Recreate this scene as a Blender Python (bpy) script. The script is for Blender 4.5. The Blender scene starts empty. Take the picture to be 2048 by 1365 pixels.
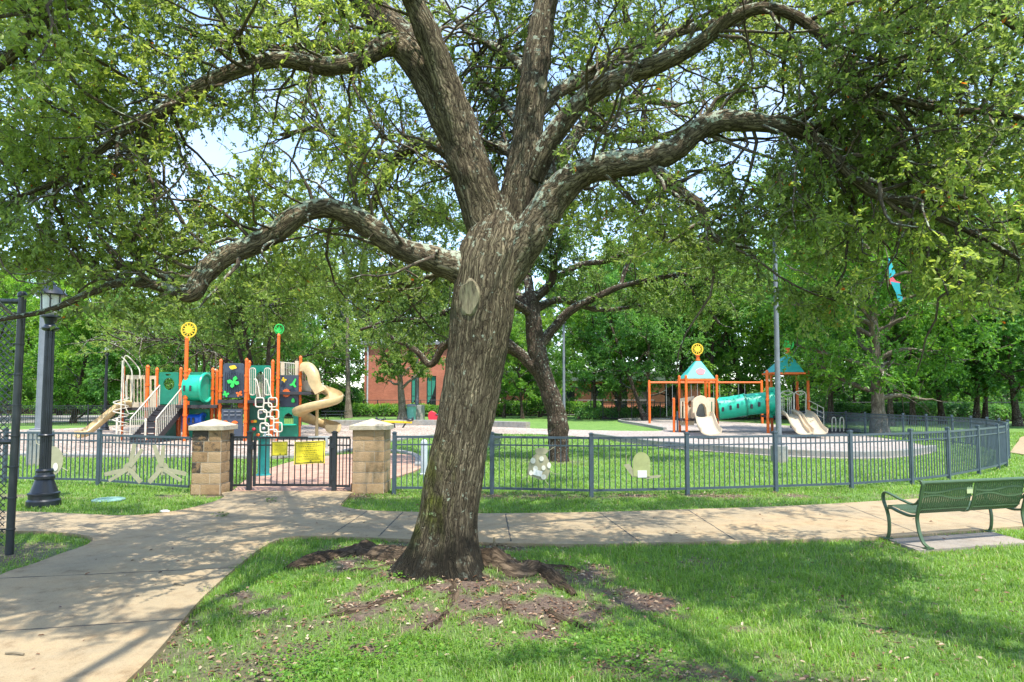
import bpy, math, random
import numpy as np
from mathutils import Vector, Matrix
from mathutils.geometry import tessellate_polygon

rng = np.random.default_rng(11)
random.seed(11)
R = math.radians
S = bpy.context.scene
COL = S.collection

# ---------------------------------------------------------------- camera
F, EYE, PITCH = 1300.0, 1.9, R(3.0)          # focal length in photo pixels, eye height, tilt
SHV = 117.5 / F - math.tan(PITCH)
cam_d = bpy.data.cameras.new('camera')
cam = bpy.data.objects.new('camera', cam_d)
COL.objects.link(cam)
cam_d.sensor_width = 36
cam_d.lens = 36 * F / 2048
cam_d.shift_y = SHV * F / 2048
cam_d.clip_start, cam_d.clip_end = 0.05, 2000
cam.location = (0, 0, EYE)
cam.rotation_euler = (R(90) + PITCH, 0, 0)
S.camera = cam
CP, SP = math.cos(PITCH), math.sin(PITCH)

def ray(px, py):
    u, v = (px - 1024) / F, (682.5 - py) / F + SHV
    return u, CP - v * SP, SP + v * CP

def P(px, py, z=0.0):
    d = ray(px, py); t = (z - EYE) / d[2]
    return Vector((d[0] * t, d[1] * t, z))

def Q(px, py, Y):
    d = ray(px, py); t = Y / d[1]
    return Vector((d[0] * t, Y, EYE + d[2] * t))

def proj(p):
    p = np.asarray(p, float)
    x, y, z = p[..., 0], p[..., 1], p[..., 2] - EYE
    f = y * CP + z * SP; u = -y * SP + z * CP
    f = np.where(np.abs(f) < 1e-4, 1e-4, f)
    return 1024 + x / f * F, 682.5 - (u / f - SHV) * F, f

# ---------------------------------------------------------------- light
SUN_EL, SUN_AZ = R(67), R(152)               # azimuth clockwise from +Y
sv = Vector((math.sin(SUN_AZ) * math.cos(SUN_EL), math.cos(SUN_AZ) * math.cos(SUN_EL), math.sin(SUN_EL)))
sun_d = bpy.data.lights.new('sun', 'SUN')
sun_d.energy, sun_d.angle, sun_d.color = 2.3, R(0.55), (1.0, 0.955, 0.87)
sun = bpy.data.objects.new('sun', sun_d)
COL.objects.link(sun)
sun.rotation_euler = (-sv).to_track_quat('-Z', 'Y').to_euler()
S.view_settings.view_transform = 'Standard'
S.view_settings.look = 'None'
S.view_settings.exposure = 1.82
S.view_settings.gamma = 1
S.cycles.max_bounces = 12
S.cycles.transmission_bounces = 10
S.cycles.diffuse_bounces = 8

W = bpy.data.worlds.new('World')
S.world = W
W.use_nodes = True
nt = W.node_tree
bg = nt.nodes['Background']
sky = nt.nodes.new('ShaderNodeTexSky')
sky.sky_type = 'NISHITA'
sky.sun_disc = False
sky.sun_elevation, sky.sun_rotation = SUN_EL, SUN_AZ
sky.air_density, sky.dust_density, sky.ozone_density = 1.0, 0.6, 1.5
tc = nt.nodes.new('ShaderNodeTexCoord')
nz = nt.nodes.new('ShaderNodeTexNoise')
nz.inputs['Scale'].default_value = 3.2
nz.inputs['Detail'].default_value = 7
nz.inputs['Roughness'].default_value = 0.58
mp = nt.nodes.new('ShaderNodeMapping')
mp.inputs['Scale'].default_value = (1, 1, 2.2)
mp.inputs['Location'].default_value = (0.35, 0.1, 0.2)
cr = nt.nodes.new('ShaderNodeValToRGB')
cr.color_ramp.elements[0].position, cr.color_ramp.elements[1].position = 0.49, 0.78
cr.color_ramp.elements[0].color = (0.12, 0.12, 0.12, 1)
mx = nt.nodes.new('ShaderNodeMixRGB')
mx.inputs[2].default_value = (1.85, 2.1, 2.6, 1)
L = nt.links.new
L(tc.outputs['Generated'], mp.inputs[0]); L(mp.outputs[0], nz.inputs['Vector'])
L(nz.outputs[0], cr.inputs[0]); L(cr.outputs[0], mx.inputs[0])
L(sky.outputs[0], mx.inputs[1]); L(mx.outputs[0], bg.inputs[0])
bg.inputs[1].default_value = 0.15

# ---------------------------------------------------------------- materials
MATS = {}
def new_mat(name):
    m = bpy.data.materials.new(name); m.use_nodes = True
    return m, m.node_tree, m.node_tree.nodes['Principled BSDF']

def node(t, kind, **kw):
    n = t.nodes.new(kind)
    for k, v in kw.items():
        if k.startswith('i_'): n.inputs[k[2:].replace('_', ' ')].default_value = v
        else: setattr(n, k, v)
    return n

def ramp(t, pts):
    n = t.nodes.new('ShaderNodeValToRGB')
    e = n.color_ramp.elements
    while len(e) < len(pts): e.new(0.5)
    for q, (p, c) in zip(e, pts):
        q.position = p; q.color = (*c, 1) if len(c) == 3 else c
    return n

def paint(name, col, rough=0.45, var=0.12, scale=5.0, bump=0.0, metal=0.0, fine=90.0):
    """painted / plain surface with a little mottling, wear and micro bump"""
    if name in MATS: return MATS[name]
    m, t, b = new_mat(name)
    tc = node(t, 'ShaderNodeTexCoord')
    n1 = node(t, 'ShaderNodeTexNoise', i_Scale=scale, i_Detail=6.0, i_Roughness=0.65)
    t.links.new(tc.outputs['Object'], n1.inputs['Vector'])
    lo = tuple(max(0, c * (1 - var * 1.6)) for c in col); hi = tuple(min(1, c * (1 + var)) for c in col)
    r = ramp(t, [(0.3, lo), (0.7, hi)])
    t.links.new(n1.outputs[0], r.inputs[0]); t.links.new(r.outputs[0], b.inputs['Base Color'])
    b.inputs['Roughness'].default_value = rough
    b.inputs['Metallic'].default_value = metal
    n2 = node(t, 'ShaderNodeTexNoise', i_Scale=fine, i_Detail=3.0)
    t.links.new(tc.outputs['Object'], n2.inputs['Vector'])
    bp = node(t, 'ShaderNodeBump', i_Strength=0.1 + bump, i_Distance=0.004)
    t.links.new(n2.outputs[0], bp.inputs['Height']); t.links.new(bp.outputs[0], b.inputs['Normal'])
    MATS[name] = m
    return m

def leaf_mat(name, pts, trans=0.45, tcol=None, rough=0.45):
    m, t, b = new_mat(name)
    a = node(t, 'ShaderNodeAttribute', attribute_name='tone')
    r = ramp(t, pts)
    t.links.new(a.outputs['Fac'], r.inputs[0])
    t.links.new(r.outputs[0], b.inputs['Base Color'])
    b.inputs['Roughness'].default_value = rough
    tr = node(t, 'ShaderNodeBsdfTranslucent')
    hs = node(t, 'ShaderNodeHueSaturation', i_Hue=0.49, i_Saturation=1.05, i_Value=1.7)
    t.links.new(r.outputs[0], hs.inputs['Color']); t.links.new(hs.outputs[0], tr.inputs[0])
    mixs = node(t, 'ShaderNodeMixShader', i_Fac=trans)
    t.links.new(b.outputs[0], mixs.inputs[1]); t.links.new(tr.outputs[0], mixs.inputs[2])
    t.links.new(mixs.outputs[0], t.nodes['Material Output'].inputs[0])
    return m

def bark_mat(name, ridge, crack, lichen=0.5, moss=False, cell=30.0, stretch=0.22, depth=0.03):
    m, t, b = new_mat(name)
    K = t.links.new
    a = node(t, 'ShaderNodeAttribute', attribute_name='bark')
    tc = node(t, 'ShaderNodeTexCoord')
    mp = node(t, 'ShaderNodeMapping'); mp.inputs['Scale'].default_value = (1, 1, stretch)
    wob = node(t, 'ShaderNodeTexNoise', i_Scale=7.0, i_Detail=4.0)
    K(a.outputs['Vector'], wob.inputs['Vector'])
    mixv = node(t, 'ShaderNodeMixRGB', blend_type='ADD'); mixv.inputs[0].default_value = 0.075
    K(a.outputs['Vector'], mixv.inputs[1]); K(wob.outputs['Color'], mixv.inputs[2])
    K(mixv.outputs[0], mp.inputs[0])
    vo = node(t, 'ShaderNodeTexVoronoi', feature='DISTANCE_TO_EDGE', i_Scale=cell)
    K(mp.outputs[0], vo.inputs['Vector'])
    fn = node(t, 'ShaderNodeTexNoise', i_Scale=cell * 2.6, i_Detail=5.0, i_Roughness=0.7)
    K(mp.outputs[0], fn.inputs['Vector'])
    mp2 = node(t, 'ShaderNodeMapping'); mp2.inputs['Scale'].default_value = (1, 1, stretch * 0.55); K(mixv.outputs[0], mp2.inputs[0])
    v2 = node(t, 'ShaderNodeTexVoronoi', feature='DISTANCE_TO_EDGE', i_Scale=cell * 0.42); K(mp2.outputs[0], v2.inputs['Vector'])
    sc2 = node(t, 'ShaderNodeMath', operation='MULTIPLY'); sc2.inputs[1].default_value = 0.75; K(v2.outputs['Distance'], sc2.inputs[0])
    mn2 = node(t, 'ShaderNodeMath', operation='MINIMUM'); K(vo.outputs['Distance'], mn2.inputs[0]); K(sc2.outputs[0], mn2.inputs[1])
    ma = node(t, 'ShaderNodeMath', operation='MULTIPLY_ADD'); ma.inputs[1].default_value = 0.34
    K(fn.outputs[0], ma.inputs[0]); K(mn2.outputs[0], ma.inputs[2])
    r = ramp(t, [(0.155, crack), (0.215, tuple(0.35 * x + 0.65 * y for x, y in zip(ridge, crack))), (0.34, ridge), (0.75, tuple(min(1, x * 1.35) for x in ridge))])
    K(ma.outputs[0], r.inputs[0])
    col = r.outputs[0]
    # broad colour drift
    bn = node(t, 'ShaderNodeTexNoise', i_Scale=1.7, i_Detail=4.0)
    K(tc.outputs['Object'], bn.inputs['Vector'])
    br = ramp(t, [(0.35, (0.72, 0.66, 0.60)), (0.65, (1.15, 1.08, 1.0))])
    K(bn.outputs[0], br.inputs[0])
    mu = node(t, 'ShaderNodeMixRGB', blend_type='MULTIPLY'); mu.inputs[0].default_value = 1
    K(col, mu.inputs[1]); K(br.outputs[0], mu.inputs[2]); col = mu.outputs[0]
    geo = node(t, 'ShaderNodeNewGeometry')
    sep = node(t, 'ShaderNodeSeparateXYZ'); K(geo.outputs['Normal'], sep.inputs[0])
    if lichen > 0:
        ln = node(t, 'ShaderNodeTexNoise', i_Scale=13.0, i_Detail=6.0, i_Roughness=0.72)
        K(tc.outputs['Object'], ln.inputs['Vector'])
        ad = node(t, 'ShaderNodeMath', operation='MULTIPLY_ADD'); ad.inputs[1].default_value = 0.13
        K(sep.outputs[2], ad.inputs[0]); K(ln.outputs[0], ad.inputs[2])
        lr = ramp(t, [(0.66 - 0.1 * lichen, (0, 0, 0)), (0.70 - 0.1 * lichen, (1, 1, 1))])
        K(ad.outputs[0], lr.inputs[0])
        lc = node(t, 'ShaderNodeMixRGB'); lc.inputs[2].default_value = (0.36, 0.40, 0.30, 1)
        K(lr.outputs[0], lc.inputs[0]); K(col, lc.inputs[1]); col = lc.outputs[0]
    if moss:
        so = node(t, 'ShaderNodeSeparateXYZ'); K(tc.outputs['Object'], so.inputs[0])
        # damp black stain climbing from the roots, and a yellow green algae band on the left flank
        mr = node(t, 'ShaderNodeMapRange'); mr.inputs[1].default_value = 1.15; mr.inputs[2].default_value = 0.05
        K(so.outputs[2], mr.inputs[0])
        mn = node(t, 'ShaderNodeTexNoise', i_Scale=5.0, i_Detail=5.0); K(tc.outputs['Object'], mn.inputs['Vector'])
        mm = node(t, 'ShaderNodeMath', operation='MULTIPLY'); K(mr.outputs[0], mm.inputs[0]); K(mn.outputs[0], mm.inputs[1])
        m1 = ramp(t, [(0.10, (0, 0, 0)), (0.40, (0.93, 0.93, 0.93))]); K(mm.outputs[0], m1.inputs[0])
        dk = node(t, 'ShaderNodeMixRGB'); dk.inputs[2].default_value = (0.016, 0.014, 0.010, 1)
        K(m1.outputs[0], dk.inputs[0]); K(col, dk.inputs[1]); col = dk.outputs[0]
        zr = ramp(t, [(0.10, (0, 0, 0)), (0.28, (1, 1, 1)), (0.42, (0.8, 0.8, 0.8)), (0.62, (0, 0, 0))])
        zm = node(t, 'ShaderNodeMath', operation='MULTIPLY'); zm.inputs[1].default_value = 0.4
        K(so.outputs[2], zm.inputs[0]); K(zm.outputs[0], zr.inputs[0])
        nx = node(t, 'ShaderNodeMapRange'); nx.inputs[1].default_value = 0.15; nx.inputs[2].default_value = -0.75
        K(sep.outputs[0], nx.inputs[0])
        m2 = node(t, 'ShaderNodeMath', operation='MULTIPLY'); K(zr.outputs[0], m2.inputs[0]); K(nx.outputs[0], m2.inputs[1])
        m3 = node(t, 'ShaderNodeMath', operation='MULTIPLY'); K(m2.outputs[0], m3.inputs[0])
        n3 = ramp(t, [(0.4, (0.1, 0.1, 0.1)), (0.6, (1, 1, 1))]); K(mn.outputs[0], n3.inputs[0]); K(n3.outputs[0], m3.inputs[1])
        gm = node(t, 'ShaderNodeMixRGB', blend_type='MULTIPLY'); 
        K(m3.outputs[0], gm.inputs[0]); K(col, gm.inputs[1]); gm.inputs[2].default_value = (0.95, 1.35, 0.22, 1); col = gm.outputs[0]
    K(col, b.inputs['Base Color'])
    b.inputs['Roughness'].default_value = 0.95; b.inputs['Specular IOR Level'].default_value = 0.12
    bp = node(t, 'ShaderNodeBump', i_Strength=1.0, i_Distance=depth)
    cl = node(t, 'ShaderNodeMapRange'); cl.inputs[1].default_value = 0.08; cl.inputs[2].default_value = 0.5
    K(ma.outputs[0], cl.inputs[0]); K(cl.outputs[0], bp.inputs['Height']); K(bp.outputs[0], b.inputs['Normal'])
    return m

ORANGE = paint('orange_enamel', (0.76, 0.135, 0.012), 0.4, 0.16)
YELLOW = paint('yellow_plastic', (0.82, 0.52, 0.02), 0.4)
GREEN = paint('green_plastic', (0.006, 0.20, 0.115), 0.38, 0.12)
TEAL = paint('teal_plastic', (0.012, 0.42, 0.25), 0.36, 0.10)
DKGREEN = paint('dark_green_plastic', (0.006, 0.085, 0.045), 0.5)
TEALROOF = paint('aqua_roof_plastic', (0.03, 0.36, 0.30), 0.5)
CREAM = paint('cream_plastic', (0.60, 0.49, 0.33), 0.45, 0.10)
TAN = paint('tan_plastic', (0.50, 0.36, 0.17), 0.42, 0.12)
RAIL = paint('cream_metal_rail', (0.58, 0.53, 0.42), 0.4)
SLATE = paint('slate_plastic', (0.045, 0.06, 0.085), 0.5)
DECK = paint('dark_deck', (0.035, 0.032, 0.034), 0.7)
BLUE = paint('blue_plastic', (0.01, 0.10, 0.48), 0.35)
LIME = paint('lime_decal', (0.03, 0.55, 0.08), 0.45)
REDP = paint('red_plastic', (0.60, 0.03, 0.05), 0.45)
PINK = paint('pink_red_decal', (0.68, 0.08, 0.11), 0.5)
FENCE = paint('slate_grey_fence_paint', (0.055, 0.080, 0.100), 0.42, 0.16)
BLACKP = paint('black_fence_paint', (0.018, 0.022, 0.026), 0.4, 0.2)
LAMPB = paint('black_lamp_paint', (0.012, 0.016, 0.022), 0.35, 0.25)
POLE = paint('grey_pole_paint', (0.16, 0.17, 0.19), 0.5)
BENCHG = paint('green_bench_enamel', (0.055, 0.098, 0.042), 0.42, 0.15)
CONC = paint('concrete', (0.42, 0.39, 0.33), 0.9, 0.2, 4, 0.4)
CAPM = paint('cast_stone_cap', (0.44, 0.375, 0.27), 0.9, 0.25, 7, 0.5)
SIGNY = paint('yellow_sign_vinyl', (0.85, 0.68, 0.03), 0.5, 0.05)
INK = paint('dark_sign_ink', (0.03, 0.03, 0.025), 0.6)
BEIGE = paint('beige_cutout_paint', (0.36, 0.335, 0.21), 0.6, 0.12)
SPOTC = paint('pale_beige_spots', (0.70, 0.68, 0.57), 0.6)
SHELL = paint('olive_shell_paint', (0.36, 0.38, 0.16), 0.6, 0.15)
WHITEP = paint('white_plaque', (0.72, 0.72, 0.68), 0.5)
GREY = paint('galvanised_grey', (0.45, 0.46, 0.46), 0.4, 0.15)
GLASS = paint('dark_window_glass', (0.02, 0.028, 0.03), 0.08, 0.3)
CURT = paint('green_curtain', (0.03, 0.22, 0.15), 0.85)
TRIMC = paint('cream_fascia', (0.42, 0.38, 0.30), 0.7)
ROOFG = paint('grey_roofing', (0.20, 0.20, 0.21), 0.85)
CLOTH = paint('turquoise_kite_cloth', (0.02, 0.36, 0.42), 0.8)
MOSSB = paint('grey_brown_moss', (0.20, 0.16, 0.10), 0.95, 0.3)
TEALP = paint('teal_pedestal_enamel', (0.012, 0.20, 0.19), 0.4)
FROST = paint('lamp_frosted_glass', (0.60, 0.60, 0.56), 0.3)

# ---------------------------------------------------------------- object helpers
ORG = {}
def tag(o, label=None, cat=None, group=None, kind=None):
    for k, v in (('label', label), ('category', cat), ('group', group), ('kind', kind)):
        if v: o[k] = v
    return o

def thing(name, label, cat, loc, group=None):
    o = bpy.data.objects.new(name, None); COL.objects.link(o)
    o.empty_display_size = 0.2
    o.location = loc; ORG[o.name] = Vector(loc)
    return tag(o, label, cat, group)

def link(name, me, mat, parent=None, loc=None):
    o = bpy.data.objects.new(name, me); COL.objects.link(o)
    if mat: me.materials.append(mat)
    if parent is not None:
        o.parent = parent; ORG[o.name] = ORG[parent.name]
    else:
        ORG[o.name] = Vector(loc) if loc is not None else Vector((0, 0, 0))
        o.location = ORG[o.name]
    return o

def copy_tree(o, parent=None):
    c = o.copy(); COL.objects.link(c)
    if parent is not None: c.parent = parent
    for ch in list(o.children): copy_tree(ch, c)
    return c

def tube_geo(path, rad, n=8, closed=False):
    p = np.asarray(path, float); N = len(p)
    r = np.full(N, rad, float) if np.isscalar(rad) else np.asarray(rad, float)
    if closed: tn = np.roll(p, -1, 0) - np.roll(p, 1, 0)
    else: tn = np.gradient(p, axis=0)
    tn /= np.linalg.norm(tn, axis=1)[:, None] + 1e-9
    a = np.array([0, 1.0, 0]); 
    if abs(tn[0] @ a) > 0.9: a = np.array([1.0, 0, 0])
    nn = np.empty_like(p)
    x = a - tn[0] * (a @ tn[0]); nn[0] = x / np.linalg.norm(x)
    for i in range(1, N):
        x = nn[i - 1] - tn[i] * (nn[i - 1] @ tn[i]); nn[i] = x / (np.linalg.norm(x) + 1e-9)
    bb = np.cross(tn, nn)
    th = np.linspace(0, 2 * np.pi, n, endpoint=False)
    ring = np.cos(th)[None, :, None] * nn[:, None] + np.sin(th)[None, :, None] * bb[:, None]
    v = p[:, None] + ring * r[:, None, None]
    return v, ring, th

class MB:
    def __init__(s): s.v = []; s.f = []
    def add(s, v, f):
        o = len(s.v); s.v += [tuple(q) for q in v]; s.f += [[i + o for i in q] for q in f]; return s
    def box(s, c, d, rz=0.0):
        x, y, z = d[0] / 2, d[1] / 2, d[2] / 2; cs, sn = math.cos(rz), math.sin(rz)
        v = [(c[0] + a * x * cs - b * y * sn, c[1] + a * x * sn + b * y * cs, c[2] + e * z) for e in (-1, 1) for a, b in ((-1, -1), (1, -1), (1, 1), (-1, 1))]
        return s.add(v, [(3, 2, 1, 0), (4, 5, 6, 7), (0, 1, 5, 4), (1, 2, 6, 5), (2, 3, 7, 6), (3, 0, 4, 7)])
    def bar(s, p0, p1, w, h):
        p0, p1 = Vector(p0), Vector(p1); t = (p1 - p0).normalized()
        sd = t.cross(Vector((0, 0, 1)))
        if sd.length < 1e-3: sd = Vector((1, 0, 0))
        sd.normalize(); up = sd.cross(t)
        v = [q + sd * (a * w / 2) + up * (b * h / 2) for q in (p0, p1) for a, b in ((-1, -1), (1, -1), (1, 1), (-1, 1))]
        return s.add(v, [(3, 2, 1, 0), (4, 5, 6, 7), (0, 1, 5, 4), (1, 2, 6, 5), (2, 3, 7, 6), (3, 0, 4, 7)])
    def path(s, pts, r, n=8, closed=False):
        v, _, _ = tube_geo(pts, r, n, closed); N = len(v)
        f = []
        for i in range(N if closed else N - 1):
            j = (i + 1) % N
            for k in range(n): f.append((i * n + k, i * n + (k + 1) % n, j * n + (k + 1) % n, j * n + k))
        if not closed: f += [tuple(range(n))[::-1], tuple((N - 1) * n + k for k in range(n))]
        return s.add(v.reshape(-1, 3), f)
    def cyl(s, p0, p1, r0, r1=None, n=12): return s.path([p0, p1], [r0, r0 if r1 is None else r1], n)
    def lathe(s, prof, c, n=24, flute=0, fd=0.0):
        v = []; f = []
        for r, z in prof:
            for k in range(n):
                a = 2 * math.pi * k / n; q = r * (1 - (fd * (0.5 + 0.5 * math.cos(flute * a)) if flute else 0))
                v.append((c[0] + q * math.cos(a), c[1] + q * math.sin(a), c[2] + z))
        N = len(prof)
        for i in range(N - 1):
            for k in range(n): f.append((i * n + k, i * n + (k + 1) % n, (i + 1) * n + (k + 1) % n, (i + 1) * n + k))
        f += [tuple(range(n))[::-1], tuple((N - 1) * n + k for k in range(n))]
        return s.add(v, f)
    def ball(s, c, r, n=12, m=8, sc=(1, 1, 1)):
        v = []; f = []
        for i in range(1, m):
            t = math.pi * i / m
            for k in range(n):
                a = 2 * math.pi * k / n
                v.append((c[0] + r * sc[0] * math.sin(t) * math.cos(a), c[1] + r * sc[1] * math.sin(t) * math.sin(a), c[2] + r * sc[2] * math.cos(t)))
        for i in range(m - 2):
            for k in range(n): f.append((i * n + k, (i + 1) * n + k, (i + 1) * n + (k + 1) % n, i * n + (k + 1) % n))
        f += [tuple(range(n)), tuple((m - 2) * n + k for k in range(n))[::-1]]
        return s.add(v, f)
    def plate(s, outer, holes, o, ux, uz, th):
        """flat plate with holes: 2D loops in the frame o + a*ux + b*uz, thickness th along the normal"""
        o, ux, uz = Vector(o), Vector(ux).normalized(), Vector(uz).normalized(); nn = ux.cross(uz)   # towards the viewer when ux is +x, uz is +z
        loops = [list(outer)] + [list(h) for h in holes]
        tri = tessellate_polygon([[Vector((a, b, 0)) for a, b in l] for l in loops])
        flat = [q for l in loops for q in l]; n = len(flat)
        v = [o + ux * a + uz * b for a, b in flat] + [o + ux * a + uz * b + nn * (-th) for a, b in flat]
        f = []
        for t in tri:
            (x0, y0), (x1, y1), (x2, y2) = (flat[i] for i in t)
            if (x1 - x0) * (y2 - y0) - (x2 - x0) * (y1 - y0) < 0: t = t[::-1]
            f.append(tuple(t)); f.append(tuple(i + n for i in t[::-1]))
        k = 0
        for l in loops:
            m = len(l); ar = sum(l[i][0] * l[(i + 1) % m][1] - l[(i + 1) % m][0] * l[i][1] for i in range(m))
            for i in range(m):
                a, b = k + i, k + (i + 1) % m
                q = (b, a, a + n, b + n)
                f.append(q if ((ar > 0) == (k == 0)) else q[::-1])
            k += m
        return s.add(v, f)
    def sweep(s, path, prof, closed_prof=True):
        """profile [(side, up)] swept along a path, up kept towards +z"""
        p = np.asarray([tuple(q) for q in path], float); N = len(p); m = len(prof)
        tn = np.gradient(p, axis=0); tn /= np.linalg.norm(tn, axis=1)[:, None]
        sd = np.cross(tn, np.array([0, 0, 1.0])); sd /= np.linalg.norm(sd, axis=1)[:, None]
        up = np.cross(sd, tn)
        pr = np.asarray(prof, float)
        v = p[:, None] + sd[:, None] * pr[None, :, :1] + up[:, None] * pr[None, :, 1:]
        f = []
        for i in range(N - 1):
            for k in range(m):
                f.append((i * m + k, i * m + (k + 1) % m, (i + 1) * m + (k + 1) % m, (i + 1) * m + k))
        f += [tuple(range(m))[::-1], tuple((N - 1) * m + k for k in range(m))]
        return s.add(v.reshape(-1, 3), f)
    def build(s, name, mat, parent=None, loc=None, smooth=True, bevel=0.0, ang=35):
        o = ORG[parent.name] if parent is not None else Vector(loc if loc is not None else (0, 0, 0))
        me = bpy.data.meshes.new(name)
        me.from_pydata([(a - o[0], b - o[1], c - o[2]) for a, b, c in s.v], [], s.f)
        me.update()
        if smooth:
            me.polygons.foreach_set('use_smooth', [True] * len(me.polygons))
            me.set_sharp_from_angle(angle=R(ang))
        ob = link(name, me, mat, parent, loc)
        if bevel:
            b = ob.modifiers.new('bevel', 'BEVEL'); b.width = bevel; b.segments = 2; b.limit_method = 'ANGLE'
        return ob

def np_mesh(name, v, f, attrs=None, smooth=False):
    me = bpy.data.meshes.new(name)
    v = np.ascontiguousarray(v, np.float32).reshape(-1, 3); f = np.ascontiguousarray(f, np.int32)
    me.vertices.add(len(v)); me.vertices.foreach_set('co', v.ravel())
    me.loops.add(f.size); me.loops.foreach_set('vertex_index', f.ravel())
    me.polygons.add(len(f)); me.polygons.foreach_set('loop_start', np.arange(len(f), dtype=np.int32) * f.shape[1])
    if smooth: me.polygons.foreach_set('use_smooth', np.ones(len(f), bool))
    me.update(calc_edges=True)
    for k, a in (attrs or {}).items():
        a = np.asarray(a, np.float32)
        if a.ndim == 1:
            at = me.attributes.new(k, 'FLOAT', 'POINT'); at.data.foreach_set('value', a.ravel())
        else:
            at = me.attributes.new(k, 'FLOAT_VECTOR', 'POINT'); at.data.foreach_set('vector', a.ravel())
    return me

# value noise for placing things
_tab = rng.random((64, 64, 64)).astype(np.float32)
def vnoise(p):
    p = np.asarray(p, float); i = np.floor(p).astype(int); f = p - i; f = f * f * (3 - 2 * f); i &= 63; j = (i + 1) & 63
    def g(a, b, c): return _tab[a, b, c]
    x0, y0, z0, x1, y1, z1 = i[..., 0], i[..., 1], i[..., 2], j[..., 0], j[..., 1], j[..., 2]
    fx, fy, fz = f[..., 0], f[..., 1], f[..., 2]
    a = g(x0, y0, z0) * (1 - fx) + g(x1, y0, z0) * fx; b = g(x0, y1, z0) * (1 - fx) + g(x1, y1, z0) * fx
    c = g(x0, y0, z1) * (1 - fx) + g(x1, y0, z1) * fx; d = g(x0, y1, z1) * (1 - fx) + g(x1, y1, z1) * fx
    return (a * (1 - fy) + b * fy) * (1 - fz) + (c * (1 - fy) + d * fy) * fz
def noise2(x, y, s=1.0, o=0.0):
    return 0.6 * vnoise(np.stack([x * s + o, y * s + o, np.full_like(x, o)], -1)) + 0.4 * vnoise(np.stack([x * s * 2.3 + o, y * s * 2.3, np.full_like(x, o + 7.3)], -1))

def inpoly(x, y, poly):
    x = np.asarray(x); y = np.asarray(y); r = np.zeros(x.shape, bool); n = len(poly)
    for i in range(n):
        x0, y0 = poly[i][0], poly[i][1]; x1, y1 = poly[(i + 1) % n][0], poly[(i + 1) % n][1]
        if y0 == y1: continue
        c = ((y0 > y) != (y1 > y)) & (x < (x1 - x0) * (y - y0) / (y1 - y0) + x0)
        r ^= c
    return r

def spline(pts, n=8):
    """Catmull-Rom through points of any width"""
    p = np.asarray([tuple(q) for q in pts], float)
    p = np.vstack([2 * p[0] - p[1], p, 2 * p[-1] - p[-2]]); out = []
    for i in range(1, len(p) - 2):
        t = np.linspace(0, 1, n, endpoint=False)[:, None]
        a, b, c, d = p[i - 1], p[i], p[i + 1], p[i + 2]
        out.append(0.5 * (2 * b + (c - a) * t + (2 * a - 5 * b + 4 * c - d) * t ** 2 + (3 * b - a - 3 * c + d) * t ** 3))
    return np.vstack(out + [p[-2][None]])

def ell(cx, cy, rx, ry, n=20, a0=0.0):
    return [(cx + rx * math.cos(a0 + 2 * math.pi * k / n), cy + ry * math.sin(a0 + 2 * math.pi * k / n)) for k in range(n)]

# ================================================================ THE SETTING
TB = P(882, 1150)                                   # foot of the big oak
def gz(x, y):
    x = np.asarray(x, float); y = np.asarray(y, float)
    d = np.hypot((x - TB.x - 0.25) / 1.5, (y - TB.y + 0.25) / 1.1)
    m = 0.13 * np.exp(-d ** 2)
    near = np.clip((12.0 - y) / 3.0, 0, 1)
    return m + near * (0.03 * (noise2(x, y, 1.1, 3.1) - 0.5)) - 0.012 + np.exp(-d ** 2 / 2) * 0.07 * (noise2(x, y, 4.0, 8.0) - 0.5)

def dirt(x, y):
    """0..1 bare soil round the oak and worn patches elsewhere"""
    x = np.asarray(x, float); y = np.asarray(y, float)
    c = P(900, 1185)
    d = np.hypot((x - c.x) / np.where(x > c.x, 1.85, 1.6), (y - c.y) / 0.95)
    n = noise2(x, y, 2.2, 5.0) - 0.5
    a = np.clip((1.02 - d + 2.6 * n + 1.8 * (noise2(x, y, 6.0, 2.0) - .5)) * 1.7, 0, 1)
    fl = np.exp(-((y - 13.0) / 0.35) ** 2) * np.clip((noise2(x, y, 1.6, 9.0) - 0.30) * 3.2, 0, 1)      # worn strip under the fence
    lf = np.exp(-((x + 4.9) / 1.3) ** 2 - ((y - 12.3) / 0.8) ** 2) * np.clip((noise2(x, y, 1.9, 4.0) - 0.33) * 3, 0, 1)
    k = P(20, 1115)
    le = np.exp(-((x - k.x) / 0.7) ** 2 - ((y - k.y) / 0.7) ** 2) * 0.9
    sp = np.clip((noise2(x, y, 1.3, 21.0) - 0.53) * 4, 0, 0.8) * (y < 9) * np.clip((4.5 - x) / 3, .25, 1)
    t2 = np.exp(-((x - 1.4) / 1.3) ** 2 - ((y - 20.3) / 0.7) ** 2) * 0.8
    return np.clip(np.maximum.reduce([a, fl, lf, le, sp, t2]), 0, 1)

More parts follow.
